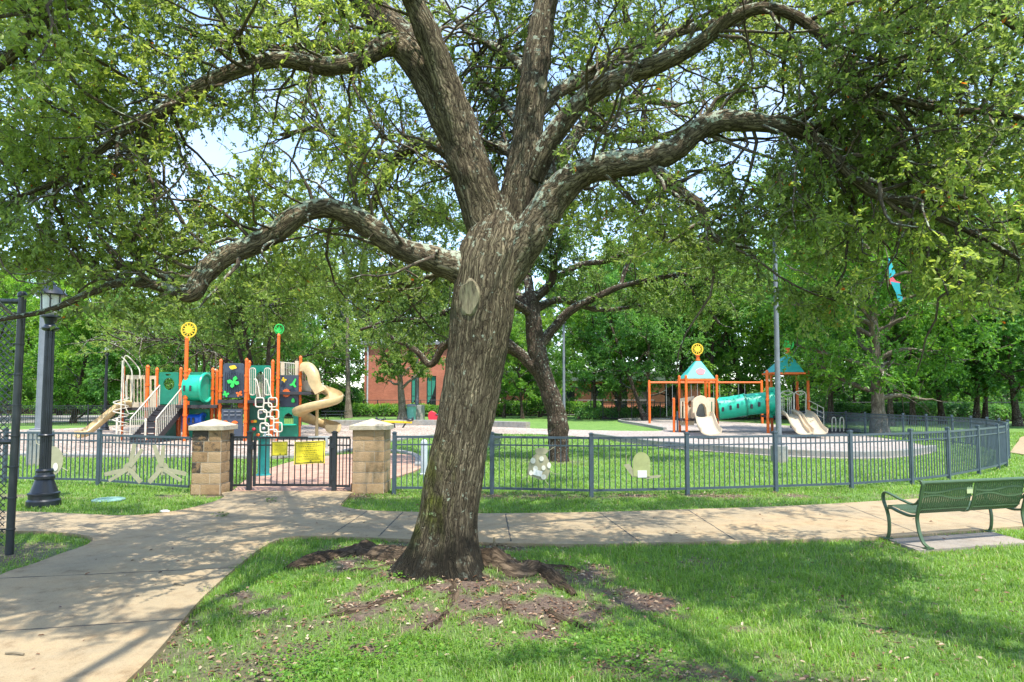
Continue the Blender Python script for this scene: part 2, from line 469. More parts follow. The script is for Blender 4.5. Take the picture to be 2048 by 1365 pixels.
def graded(a, b, h, far, g=1.25):
    m = list(np.arange(a, b, h)); s = h
    while m[-1] < far: s *= g; m.append(m[-1] + s)
    s = h; l = []
    q = a
    while q > -far: s *= g; q -= s; l.append(q)
    return np.array(l[::-1] + m)
gx, gy = graded(-9, 9, 0.07, 320), graded(3.0, 14, 0.07, 320)
X, Y = np.meshgrid(gx, gy)
Z = gz(X, Y)
nx, ny = len(gx), len(gy)
idx = np.arange(nx * ny).reshape(ny, nx)
fq = np.stack([idx[:-1, :-1], idx[:-1, 1:], idx[1:, 1:], idx[1:, :-1]], -1).reshape(-1, 4)
me = np_mesh('lawn', np.stack([X, Y, Z], -1), fq, {'dirt': dirt(X, Y).ravel()}, True)
m, t, b = new_mat('lawn_ground')
K = t.links.new
tc = node(t, 'ShaderNodeTexCoord')
n1 = node(t, 'ShaderNodeTexNoise', i_Scale=1.3, i_Detail=8.0, i_Roughness=0.7); K(tc.outputs['Object'], n1.inputs['Vector'])
n2 = node(t, 'ShaderNodeTexNoise', i_Scale=42.0, i_Detail=6.0, i_Roughness=0.75); K(tc.outputs['Object'], n2.inputs['Vector'])
r1 = ramp(t, [(0.32, (0.080, 0.165, 0.028)), (0.52, (0.125, 0.245, 0.038)), (0.72, (0.19, 0.285, 0.07))]); K(n1.outputs[0], r1.inputs[0])
r2 = ramp(t, [(0.34, (0.50, 0.52, 0.48)), (0.66, (1.35, 1.32, 1.3))]); K(n2.outputs[0], r2.inputs[0])
mu = node(t, 'ShaderNodeMixRGB', blend_type='MULTIPLY'); mu.inputs[0].default_value = 1; K(r1.outputs[0], mu.inputs[1]); K(r2.outputs[0], mu.inputs[2])
n3 = node(t, 'ShaderNodeTexNoise', i_Scale=26.0, i_Detail=8.0, i_Roughness=0.8); K(tc.outputs['Object'], n3.inputs['Vector'])
r3 = ramp(t, [(0.30, (0.035, 0.022, 0.015)), (0.46, (0.10, 0.066, 0.046)), (0.58, (0.18, 0.125, 0.088)), (0.72, (0.33, 0.25, 0.18))]); K(n3.outputs[0], r3.inputs[0])
at = node(t, 'ShaderNodeAttribute', attribute_name='dirt')
md = node(t, 'ShaderNodeMixRGB'); K(at.outputs['Fac'], md.inputs[0]); K(mu.outputs[0], md.inputs[1]); K(r3.outputs[0], md.inputs[2])
K(md.outputs[0], b.inputs['Base Color']); b.inputs['Roughness'].default_value = 0.95
bp = node(t, 'ShaderNodeBump', i_Strength=0.9, i_Distance=0.03); K(n3.outputs[0], bp.inputs['Height']); K(bp.outputs[0], b.inputs['Normal'])
tag(link('lawn', me, m), kind='structure')

# --- concrete
def concrete_mat(name, c, speck=True, sc=1.0):
    m, t, b = new_mat(name); K = t.links.new
    tc = node(t, 'ShaderNodeTexCoord')
    n1 = node(t, 'ShaderNodeTexNoise', i_Scale=0.75 * sc, i_Detail=8.0, i_Roughness=0.62); K(tc.outputs['Object'], n1.inputs['Vector'])
    r1 = ramp(t, [(0.34, tuple(x * y for x, y in zip(c, (0.80, 0.83, 0.88)))), (0.5, c), (0.68, tuple(x * y for x, y in zip(c, (1.14, 1.04, 0.92))))]); K(n1.outputs[0], r1.inputs[0])
    n2 = node(t, 'ShaderNodeTexNoise', i_Scale=130.0, i_Detail=4.0, i_Roughness=0.8); K(tc.outputs['Object'], n2.inputs['Vector'])
    r2 = ramp(t, [(0.33, (0.62, 0.62, 0.62)), (0.5, (1, 1, 1)), (0.68, (1.14, 1.14, 1.14))]); K(n2.outputs[0], r2.inputs[0])
    mu = node(t, 'ShaderNodeMixRGB', blend_type='MULTIPLY'); mu.inputs[0].default_value = 1 if speck else 0.5
    K(r1.outputs[0], mu.inputs[1]); K(r2.outputs[0], mu.inputs[2])
    n4 = node(t, 'ShaderNodeTexNoise', i_Scale=4.5, i_Detail=9.0, i_Roughness=0.72); K(tc.outputs['Object'], n4.inputs['Vector'])
    r4 = ramp(t, [(0.34, (0.66, 0.60, 0.54)), (0.46, (0.93, 0.90, 0.87)), (0.56, (1, 1, 1)), (0.70, (1.06, 0.98, 0.88))]); K(n4.outputs[0], r4.inputs[0])
    m4 = node(t, 'ShaderNodeMixRGB', blend_type='MULTIPLY'); m4.inputs[0].default_value = 0.9; K(mu.outputs[0], m4.inputs[1]); K(r4.outputs[0], m4.inputs[2])
    K(m4.outputs[0], b.inputs['Base Color']); b.inputs['Roughness'].default_value = 0.92
    bp = node(t, 'ShaderNodeBump', i_Strength=0.35, i_Distance=0.006); K(n2.outputs[0], bp.inputs['Height']); K(bp.outputs[0], b.inputs['Normal'])
    return m
PATHM = concrete_mat('buff_concrete', (0.335, 0.258, 0.150))
KERBM = concrete_mat('grey_concrete', (0.28, 0.275, 0.25), True, 2.0)

def slab(name, pxs, top, mat, depth=0.12, kind='structure', parent=None, ns=5, smoothp=True):
    pts = [P(*q, top) for q in pxs]
    if smoothp: pts = [Vector((*q, top)) for q in spline([(p.x, p.y) for p in pts + pts[:1]], ns)[:-1]]
    mb = MB().plate([(p.x, p.y) for p in pts], [], (0, 0, top), (1, 0, 0), (0, 1, 0), depth)
    o = mb.build(name, mat, parent, smooth=False)
    if parent is None: tag(o, kind=kind)
    return o, [(p.x, p.y) for p in pts]

path_px = [(-330, 1500), (-80, 1620), (120, 1480), (250, 1365), (325, 1290), (400, 1200), (480, 1128), (520, 1098), (555, 1080), (610, 1072), (760, 1076),
           (1000, 1086), (1200, 1088), (1400, 1083), (1600, 1079), (1780, 1073), (1920, 1063), (2060, 1051), (2300, 1035), (2700, 1012),
           (2700, 975), (2300, 976), (2048, 986), (1840, 997), (1600, 1011), (1400, 1018), (1200, 1024), (960, 1027), (830, 1024), (740, 1021), (692, 1015), (682, 1008), (700, 988),
           (690, 983), (464, 983), (448, 994), (425, 1004), (375, 1017), (320, 1026), (250, 1031), (140, 1027), (30, 1023), (-300, 1018),
           (-300, 1062), (40, 1062), (130, 1066), (182, 1074), (176, 1088), (120, 1108), (60, 1130), (0, 1150), (-150, 1230), (-330, 1340)]
_, PATH = slab('concrete_path', path_px, 0.035, PATHM, ns=4)

JM = paint('dark_joint_filler', (0.075, 0.068, 0.055), 0.95, 0.4, 30)
def joint(a, b_, w=0.022):
    p0, p1 = P(*a, 0.0365), P(*b_, 0.0365)
    n = 24; d = (p1 - p0).normalized(); s = Vector((-d.y, d.x, 0)); v = []; f = []
    for i in range(n + 1):
        c = p0.lerp(p1, i / n) + s * random.uniform(-0.005, 0.005); q = w * random.uniform(0.25, 0.6)
        v += [c - s * q, c + s * q]
        if i: f.append((2 * i - 2, 2 * i - 1, 2 * i + 1, 2 * i))
    return v, f
mb = MB()
for a, c in (((-200, 1166), (484, 1135)), ((-200, 1276), (366, 1238)), ((664, 1069), (735, 1022)), ((757, 1073), (806, 1024)), ((1011, 1028), (1022, 1083)),
             ((1200, 1026), (1281, 1085)), ((1376, 1020), (1470, 1080)), ((1690, 1010), (1835, 1066)), ((1860, 998), (2048, 1048)), ((-100, 1400), (240, 1365))):
    mb.add(*joint(a, c))
jo = mb.build('path_joints', JM, smooth=False); tag(jo, kind='structure')

# --- brick walk and concrete rim inside the gate
m, t, b = new_mat('brick_paving'); K = t.links.new
tc = node(t, 'ShaderNodeTexCoord')
br = node(t, 'ShaderNodeTexBrick', i_Scale=5.0); br.inputs['Color1'].default_value = (0.36, 0.17, 0.11, 1); br.inputs['Color2'].default_value = (0.44, 0.27, 0.19, 1); br.inputs['Mortar'].default_value = (0.34, 0.29, 0.23, 1)
br.inputs['Mortar Size'].default_value = 0.02
K(tc.outputs['Object'], br.inputs['Vector'])
nn_ = node(t, 'ShaderNodeTexNoise', i_Scale=2.5, i_Detail=6.0); K(tc.outputs['Object'], nn_.inputs['Vector'])
rr = ramp(t, [(0.35, (0.8, 0.78, 0.75)), (0.65, (1.2, 1.15, 1.1))]); K(nn_.outputs[0], rr.inputs[0])
mu = node(t, 'ShaderNodeMixRGB', blend_type='MULTIPLY'); mu.inputs[0].default_value = 1; K(br.outputs[0], mu.inputs[1]); K(rr.outputs[0], mu.inputs[2])
K(mu.outputs[0], b.inputs['Base Color']); b.inputs['Roughness'].default_value = 0.9
_, BRK = slab('brick_walk', [(464, 982.5), (690, 982.5), (770, 960), (838, 938), (850, 918), (800, 908), (720, 907), (630, 915), (560, 930), (500, 955)], 0.031, m, ns=4)
# --- gravel beds
m, t, b = new_mat('gravel'); K = t.links.new
tc = node(t, 'ShaderNodeTexCoord')
vo = node(t, 'ShaderNodeTexVoronoi', i_Scale=13.0); K(tc.outputs['Object'], vo.inputs['Vector'])
n1 = node(t, 'ShaderNodeTexNoise', i_Scale=0.22, i_Detail=7.0); K(tc.outputs['Object'], n1.inputs['Vector'])
sp = node(t, 'ShaderNodeSeparateXYZ'); K(tc.outputs['Object'], sp.inputs[0])
rv = ramp(t, [(0.0, (0.11, 0.08, 0.06)), (0.35, (0.27, 0.205, 0.16)), (0.7, (0.42, 0.35, 0.28)), (1.0, (0.56, 0.50, 0.43))])
sc_ = node(t, 'ShaderNodeSeparateColor'); K(vo.outputs['Color'], sc_.inputs[0]); K(sc_.outputs[0], rv.inputs[0])
rn = ramp(t, [(0.35, (0.85, 0.8, 0.76)), (0.65, (1.15, 1.12, 1.1))]); K(n1.outputs[0], rn.inputs[0])
mu = node(t, 'ShaderNodeMixRGB', blend_type='MULTIPLY'); mu.inputs[0].default_value = 1; K(rv.outputs[0], mu.inputs[1]); K(rn.outputs[0], mu.inputs[2])
# paler crushed stone in the right bed, brown wood-chip mix in the left bed
gr = node(t, 'ShaderNodeMapRange'); gr.inputs[1].default_value = -6; gr.inputs[2].default_value = 6; K(sp.outputs[0], gr.inputs[0])
gm = node(t, 'ShaderNodeMixRGB'); K(gr.outputs[0], gm.inputs[0]); K(mu.outputs[0], gm.inputs[1])
pl = node(t, 'ShaderNodeMixRGB', blend_type='MIX'); pl.inputs[0].default_value = 0.5; K(mu.outputs[0], pl.inputs[1]); pl.inputs[2].default_value = (0.32, 0.295, 0.27, 1); K(pl.outputs[0], gm.inputs[2])
K(gm.outputs[0], b.inputs['Base Color']); b.inputs['Roughness'].default_value = 0.95
bp = node(t, 'ShaderNodeBump', i_Strength=0.8, i_Distance=0.03); K(vo.outputs['Distance'], bp.inputs['Height']); K(bp.outputs[0], b.inputs['Normal'])
GRAVM = m
_, GRA = slab('gravel_bed', [(-260, 908), (0, 911), (200, 914), (380, 914), (560, 916), (690, 904), (790, 882), (880, 870), (1060, 868), (1185, 876), (1330, 895), (1450, 905), (1560, 912), (1700, 917), (1800, 914), (1866, 904),
              (1850, 892), (1790, 880), (1700, 868), (1620, 856), (1500, 846), (1380, 841), (1290, 840), (1238, 843), (1290, 853), (1330, 861), (1240, 862), (1056, 857), (1050, 856), (860, 849), (640, 850), (560, 850), (430, 846), (250, 850), (120, 858), (-260, 866)], 0.03, GRAVM, ns=3)

def kerb(name, pxs, w, h, label=None, cat=None, z0=-0.05, smoothp=True):
    p = [P(*q) for q in pxs]
    if smoothp: c = spline([(q.x, q.y, 0) for q in p], 8)
    else: c = [(q.x, q.y, 0) for q in p]
    mb = MB().sweep(c, [(-w / 2, z0), (w / 2, z0), (w / 2, h - 0.02), (w / 2 - 0.02, h), (-w / 2 + 0.02, h), (-w / 2, h - 0.02)])
    o = mb.build(name, KERBM, smooth=True)
    tag(o, kind='structure'); return o
kerb('kerb_edging', [(-260, 909), (0, 912), (200, 915), (380, 915), (560, 917), (690, 905), (790, 883), (880, 871), (960, 868)], 0.25, 0.10)
kerb('kerb_edging', [(1185, 876), (1260, 886), (1330, 895), (1450, 905), (1560, 912), (1700, 917), (1800, 914), (1866, 904)], 0.22, 0.24)
kerb('kerb_edging', [(1330, 861), (1290, 853), (1238, 843), (1290, 840), (1380, 841)], 0.2, 0.18)
kerb('seat_kerb', [(620, 852), (760, 852), (900, 852), (1056, 857)], 0.5, 0.42)
kerb('kerb_edging', [(700, 905), (790, 905), (832, 915), (836, 935)], 0.18, 0.10)
# --- road and paths far off
_, _r = slab('road', [(-700, 852), (-100, 849), (190, 843), (420, 836), (420, 829), (190, 831), (-700, 834)], 0.02, KERBM, smoothp=False)
_, FARP = slab('garden_path', [(2020, 905), (2036, 884), (2050, 872), (2120, 862), (2160, 872), (2080, 890), (2060, 908)], 0.03, PATHM)
_, _r = slab('drive', [(1690, 836), (1850, 834), (2500, 832), (2500, 826), (1850, 827), (1690, 829)], 0.02, KERBM, smoothp=False)
PADP = [P(1772, 1082), P(1845, 1104), P(2062, 1086), P(1985, 1066)]
_, PAD = slab('bench_pad', [(1775, 1078), (1836, 1101), (2062, 1085), (1985, 1064)], 0.018, concrete_mat('worn_pad', (0.30, 0.26, 0.21)), smoothp=False)

# ================================================================ TREES
def unit(v): return v / (np.linalg.norm(v, axis=-1, keepdims=True) + 1e-9)

def grow(start, d, length, n, jit, grav, g):
    """K wandering paths of n points"""
    K_ = len(start); out = np.empty((K_, n, 3)); out[:, 0] = start; d = unit(d.copy()); st = (length / (n - 1))[:, None]
    for i in range(1, n):
        d = unit(d + g.normal(0, jit, (K_, 3)) + np.array([0, 0, grav]))
        out[:, i] = out[:, i - 1] + d * st
    return out

def spawn(paths, count, t0, t1, amin, amax, g, up=0.0, weights=None):
    """start points, directions, parent t of side shoots on paths (K,N,3)"""
    K_, N, _ = paths.shape
    w = np.linalg.norm(paths[:, -1] - paths[:, 0], axis=1) if weights is None else weights
    k = g.choice(K_, count, p=w / w.sum()); tt = g.uniform(t0, t1, count)
    x = tt * (N - 1); i = np.minimum(x.astype(int), N - 2); f = (x - i)[:, None]
    a, b = paths[k, i], paths[k, i + 1]
    tn = unit(b - a); rd = g.normal(0, 1, (count, 3)); pr = unit(rd - tn * (rd * tn).sum(1, keepdims=True))
    an = g.uniform(amin, amax, count)[:, None]
    d = tn * np.cos(an) + pr * np.sin(an) + np.array([0, 0, up])
    return a * (1 - f) + b * f, unit(d), tt, k

def batch_tube(paths, r0, r1, n):
    K_, N, _ = paths.shape
    tn = unit(np.gradient(paths, axis=1)); ref = unit(np.array([0.31, 0.83, 0.17]))
    a = unit(np.cross(tn, ref)); b = np.cross(tn, a)
    th = np.linspace(0, 2 * np.pi, n, endpoint=False)
    rr = r0[:, None] + (r1 - r0)[:, None] * np.linspace(0, 1, N)[None]
    v = paths[:, :, None] + rr[:, :, None, None] * (np.cos(th)[:, None] * a[:, :, None] + np.sin(th)[:, None] * b[:, :, None])
    al = np.linspace(0, 1, N)[None] * np.linalg.norm(paths[:, -1] - paths[:, 0], axis=1)[:, None] + np.arange(K_)[:, None] * 0.37
    bk = np.stack([np.broadcast_to((r0[:, None, None] * np.cos(th)), v.shape[:3]), np.broadcast_to((r0[:, None, None] * np.sin(th)), v.shape[:3]), np.broadcast_to(al[:, :, None], v.shape[:3])], -1)
    base = (np.arange(K_) * N * n)[:, None, None]; i = np.arange(N - 1)[None, :, None] * n; k = np.arange(n)[None, None]
    q = np.stack([base + i + k, base + i + (k + 1) % n, base + i + n + (k + 1) % n, base + i + n + k], -1).reshape(-1, 4)
    return v.reshape(-1, 3), q, bk.reshape(-1, 3)

def merge(parts):
    vs, fs, bs, o = [], [], [], 0
    for v, f, b_ in parts:
        vs.append(v); fs.append(f + o); bs.append(b_); o += len(v)
    return np.vstack(vs), np.vstack(fs), np.vstack(bs)

def leaf_geo(p, d, nrm, ln, wd, tone, fold=0.12):
    d = unit(d); s = unit(np.cross(d, nrm)); nn = np.cross(s, d)
    ln = ln[:, None]; wd = wd[:, None]
    v = np.stack([p, p + d * ln * .24 - s * wd * .47 + nn * ln * fold, p + d * ln * .76 - s * wd * .43 + nn * ln * fold * .6,
                  p + d * ln - nn * ln * .08, p + d * ln * .76 + s * wd * .43 + nn * ln * fold * .6, p + d * ln * .24 + s * wd * .47 + nn * ln * fold], 1)
    n = len(p); o = (np.arange(n) * 6)[:, None]
    f = np.concatenate([o + np.array([[0, 3, 2, 1]]), o + np.array([[0, 5, 4, 3]])], 0)
    return v.reshape(-1, 3), f, np.repeat(tone, 6)

def tip_leaves(tw, per, ln, g, spread=0.9, up=0.35, t0=0.15, tone_scale=0.6, wr=0.48):
    """leaves along the outer part of each twig"""
    K_, N, _ = tw.shape; n = K_ * per
    k = np.repeat(np.arange(K_), per); x = g.uniform(t0, 1, n) * (N - 1); i = np.minimum(x.astype(int), N - 2); f = (x - i)[:, None]
    a, b = tw[k, i], tw[k, i + 1]; tn = unit(b - a)
    d = tn + g.normal(0, spread, (n, 3)) + np.array([0, 0, -0.05])
    nr = g.normal(0, 0.6, (n, 3)) + np.array([0, 0, 0.6 + up])
    l = ln * g.uniform(0.65, 1.25, n)
    pos = a * (1 - f) + b * f
    tone = np.clip(vnoise(pos * tone_scale + 3.3) * 0.75 + g.normal(0, 0.16, n) + 0.12, 0, 1)
    tone = np.where(g.random(n) < 0.004, 1.0, tone * 0.93)
    return pos, d, nr, l, l * wr, tone

def bark_tube(path, rad, n, mod=None, k0=0.0):
    v, ring, th = tube_geo(path, rad, n)
    p = np.asarray(path, float); al = np.concatenate([[0], np.cumsum(np.linalg.norm(np.diff(p, axis=0), axis=1))]) + k0
    r = np.full(len(p), rad) if np.isscalar(rad) else np.asarray(rad)
    rm = np.maximum(r.mean(), 0.02)
    if mod is not None: v = p[:, None] + ring * (r[:, None] * mod(v, th, al))[..., None]
    bk = np.stack([np.broadcast_to(rm * np.cos(th)[None], v.shape[:2]), np.broadcast_to(rm * np.sin(th)[None], v.shape[:2]), np.broadcast_to(al[:, None], v.shape[:2])], -1) + k0
    N = len(p); i = np.arange(N - 1)[:, None] * n; k = np.arange(n)[None]
    f = np.stack([i + k, i + (k + 1) % n, i + n + (k + 1) % n, i + n + k], -1).reshape(-1, 4)
    return v.reshape(-1, 3), f, bk.reshape(-1, 3)

def as_obj(name, geo, mat, parent, attr='bark', smooth=True):
    v, f, a = geo
    return link(name, np_mesh(name, v - np.array(ORG[parent.name]), f, {attr: a}, smooth), mat, parent)

BARK = bark_mat('oak_bark', (0.275, 0.238, 0.165), (0.028, 0.021, 0.015), 0.35, True, 44.0, 0.085, 0.03)
BARKR = bark_mat('root_bark', (0.14, 0.108, 0.076), (0.034, 0.026, 0.018), 0, False, 30.0, 0.12, 0.02)
BARKL = bark_mat('oak_limb_bark', (0.24, 0.202, 0.14), (0.030, 0.023, 0.016), 0.95, False, 48.0, 0.10, 0.018)
BARKT = bark_mat('twig_bark', (0.16, 0.13, 0.10), (0.06, 0.048, 0.038), 0.6, False, 40.0, 0.3, 0.006)
BARKD = bark_mat('dark_oak_bark', (0.135, 0.105, 0.082), (0.03, 0.024, 0.019), 0.5, False, 22.0, 0.3, 0.03)
BARKG = bark_mat('grey_bark', (0.26, 0.225, 0.185), (0.10, 0.08, 0.06), 0.2, False, 18.0, 0.3, 0.02)
LEAF = leaf_mat('live_oak_leaves', [(0.0, (0.105, 0.160, 0.046)), (0.35, (0.170, 0.240, 0.058)), (0.62, (0.235, 0.315, 0.062)), (0.90, (0.34, 0.41, 0.07)), (0.985, (0.32, 0.36, 0.08)), (1.0, (0.50, 0.16, 0.03))], 0.55)

# ---------------------------------------------------------------- the big live oak
def limb(pts, n=7, w=.91):
    """pts: (px, py, depth, radius in photo pixels) -> smooth path and radii in metres"""
    q = spline(pts, n)
    p = np.array([tuple(Q(a, b, c)) for a, b, c, r in q]); r = np.array([max(r * w, 1.2) * c / F for a, b, c, r in q])
    return p, r

oak = thing('live_oak', 'large spreading live oak with thick furrowed leaning trunk in the foreground lawn', 'tree', (TB.x, TB.y, 0))
# trunk with root flare
tr = limb([(884, 1172, 7.0, 92), (889, 1110, 7.0, 77), (897, 1040, 7.0, 65), (908, 950, 7.0, 62), (930, 840, 7.0, 60), (948, 740, 7.0, 64), (962, 650, 7.0, 69), (972, 570, 7.0, 68), (985, 510, 7.05, 70), (1000, 455, 7.1, 52), (1015, 410, 7.15, 30)], 22)
def flare(v, th, al):
    z = np.clip(v[..., 2], 0, None)
    e = np.exp(-z / 0.17)
    lob = 0.22 + 0.55 * np.clip(np.cos(th * 3 + 0.9), 0, 1) ** 1.5 + 0.4 * np.clip(np.cos(th * 5 - 1.0), 0, 1) ** 2
    n = vnoise(np.stack([v[..., 0] * 5, v[..., 1] * 5, v[..., 2] * 1.6], -1)) - 0.5
    n2 = vnoise(np.stack([v[..., 0] * 16, v[..., 1] * 16, v[..., 2] * 4.2], -1)) - 0.5
    n3 = vnoise(np.stack([v[..., 0] * 38, v[..., 1] * 38, v[..., 2] * 9], -1)) - 0.5
    return 1 + 0.80 * e * lob + 0.14 * n + 0.055 * n2 + 0.045 * n3
as_obj('trunk', bark_tube(tr[0], tr[1], 150, flare), BARK, oak)

LIMBS = [
 # left leader and its fork
 [(1002, 520, 7.08, 50), (975, 440, 7.1, 54), (945, 350, 7.1, 52), (915, 265, 7.15, 51), (880, 190, 7.2, 50), (838, 120, 7.3, 46), (795, 70, 7.4, 40), (745, 20, 7.5, 34), (690, -50, 7.6, 28), (620, -140, 7.6, 22), (520, -240, 7.4, 16)],
 [(925, 300, 7.05, 34), (900, 200, 7.0, 36), (875, 120, 6.9, 32), (850, 55, 6.8, 27), (825, 0, 6.7, 25), (790, -80, 6.4, 22), (770, -200, 5.9, 20), (800, -380, 5.3, 17)],
 # centre right leader
 [(1020, 520, 7.12, 44), (1030, 430, 7.15, 46), (1046, 340, 7.2, 42), (1058, 250, 7.25, 36), (1066, 180, 7.3, 33), (1075, 110, 7.4, 31), (1088, 30, 7.5, 29), (1102, -50, 7.7, 26), (1120, -160, 8.0, 22), (1100, -260, 8.4, 16)],
 # big right limb
 [(1005, 560, 7.0, 40), (1060, 470, 6.95, 44), (1105, 400, 6.9, 40), (1150, 355, 6.8, 36), (1210, 333, 6.7, 33), (1290, 322, 6.6, 31), (1350, 300, 6.5, 28), (1395, 262, 6.45, 26), (1440, 244, 6.4, 25), (1500, 244, 6.3, 22), (1570, 254, 6.2, 19), (1620, 272, 6.2, 16), (1665, 310, 6.1, 13), (1705, 355, 6.0, 12), (1750, 388, 5.95, 11), (1810, 405, 5.9, 10), (1870, 432, 5.8, 9), (1950, 470, 5.7, 7), (2040, 520, 5.6, 5)],
 [(1575, 256, 6.2, 15), (1640, 252, 6.25, 12), (1690, 225, 6.3, 9), (1740, 180, 6.4, 7), (1800, 150, 6.5, 5)],
 [(1280, 325, 6.6, 16), (1318, 348, 6.55, 17), (1360, 385, 6.5, 16), (1400, 412, 6.45, 12), (1412, 450, 6.4, 9), (1440, 485, 6.4, 7), (1500, 500, 6.3, 5), (1520, 560, 6.3, 3.5)],
 [(1600, 262, 6.2, 11), (1650, 290, 6.4, 9), (1680, 330, 6.5, 8), (1740, 350, 6.6, 7), (1790, 370, 6.8, 5), (1850, 380, 7, 3.5)],
 # upper right limbs
 [(1066, 360, 7.1, 26), (1096, 290, 7.0, 27), (1140, 228, 6.9, 25), (1195, 178, 6.8, 24), (1260, 150, 6.7, 22), (1330, 122, 6.5, 20), (1400, 85, 6.4, 18), (1460, 38, 6.3, 16), (1530, 16, 6.2, 14), (1600, 38, 6.1, 13), (1655, 85, 6.0, 12), (1700, 140, 5.95, 12), (1745, 182, 5.9, 10), (1830, 208, 5.8, 9), (1900, 222, 5.7, 8), (1980, 224, 5.6, 8), (2060, 242, 5.5, 6), (2150, 290, 5.4, 4)],
 [(1075, 225, 7.25, 18), (1120, 182, 7.4, 18), (1180, 150, 7.5, 16), (1240, 118, 7.6, 15), (1300, 85, 7.7, 14), (1370, 60, 7.8, 12), (1440, 40, 7.9, 9), (1520, -10, 8.0, 6)],
 [(1740, 180, 5.9, 9), (1760, 230, 5.9, 8), (1800, 270, 5.85, 7), (1815, 330, 5.8, 6), (1860, 370, 5.7, 5), (1940, 400, 5.6, 4)],
 [(1655, 85, 6.0, 8), (1720, 60, 5.9, 6), (1800, 70, 5.8, 5), (1880, 40, 5.7, 4)],
 # lower left elbow limb
 [(975, 575, 7.08, 52), (925, 540, 7.0, 44), (862, 518, 6.85, 31), (800, 497, 6.7, 27), (745, 458, 6.6, 25), (695, 428, 6.5, 24), (645, 417, 6.45, 23), (595, 432, 6.35, 24), (545, 468, 6.3, 24), (490, 497, 6.2, 24), (440, 520, 6.15, 23), (405, 552, 6.1, 22), (384, 588, 6.05, 19), (350, 584, 6.05, 14), (300, 568, 6.0, 11), (240, 566, 6.0, 10), (180, 586, 5.9, 8), (100, 620, 5.8, 6), (0, 640, 5.7, 5)],
 [(384, 592, 6.05, 12), (330, 555, 6.1, 9), (270, 530, 6.2, 8), (200, 540, 6.3, 7), (120, 525, 6.4, 5), (30, 540, 6.5, 3.5)],
 # long left limb
 [(815, 92, 7.3, 30), (770, 92, 7.25, 26), (710, 125, 7.1, 22), (640, 132, 6.9, 20), (560, 120, 6.7, 18), (480, 138, 6.5, 17), (400, 172, 6.3, 15), (330, 215, 6.2, 13), (250, 262, 6.0, 11), (190, 310, 5.9, 8), (120, 360, 5.8, 6), (20, 400, 5.6, 4)],
 [(790, 85, 7.35, 20), (710, 92, 7.5, 17), (640, 88, 7.6, 13), (570, 100, 7.6, 9), (480, 80, 7.6, 6), (380, 70, 7.5, 4)],
 [(470, 140, 6.5, 11), (380, 195, 6.9, 10), (290, 230, 7.1, 8), (200, 250, 7.2, 6), (90, 255, 7.2, 5), (-40, 290, 7.1, 4)],
 [(310, 230, 6.15, 9), (270, 300, 6.3, 7), (220, 350, 6.4, 6), (150, 380, 6.5, 4)],
 # limbs behind
 [(950, 420, 7.3, 20), (900, 310, 7.9, 17), (850, 288, 8.5, 16), (800, 310, 9.0, 14), (770, 350, 9.3, 13), (740, 420, 9.8, 9), (690, 460, 10.2, 6)],
 [(1040, 320, 7.4, 14), (1000, 292, 8.0, 14), (965, 292, 8.6, 13), (930, 260, 9.3, 10), (890, 180, 10.0, 7)],
 [(930, 540, 7.0, 9), (880, 548, 7.3, 6), (830, 565, 7.6, 5.5), (785, 590, 7.9, 4), (750, 620, 8.2, 2.5)],
 [(1060, 420, 7.4, 18), (1130, 300, 8.3, 16), (1180, 240, 9.2, 13), (1260, 200, 10.2, 10), (1350, 210, 11, 7)],
 [(1072, 170, 7.3, 15), (1030, 120, 7.8, 11), (980, 90, 8.3, 9), (930, 60, 8.8, 7), (880, 0, 9.2, 5)],
 [(1040, 250, 7.5, 12), (1000, 200, 8.2, 9), (960, 170, 8.8, 7), (930, 110, 9.4, 5)],
 [(800, 320, 9.0, 9), (720, 300, 9.4, 8), (640, 260, 9.7, 6), (560, 270, 9.9, 4)],
 [(1180, 250, 9.2, 9), (1260, 280, 9.6, 8), (1360, 260, 10, 6), (1450, 200, 10.2, 4)],
 # corners: limbs of the far side of the crown, over the camera
 [(600, -150, 7.6, 17), (430, -240, 6.7, 17), (270, -225, 5.7, 17), (160, -125, 5.1, 17), (95, -10, 5.0, 17), (60, 60, 5.1, 15), (25, 110, 5.2, 12), (-30, 160, 5.3, 9), (-100, 230, 5.4, 6)],
 [(1293, -433, 5.8, 14), (1600, -330, 5.4, 14), (1800, -190, 5.2, 14), (1900, -110, 5.2, 14), (1960, -10, 5.2, 13), (2010, 35, 5.2, 11), (2070, 80, 5.2, 8), (2160, 120, 5.2, 6)],
]
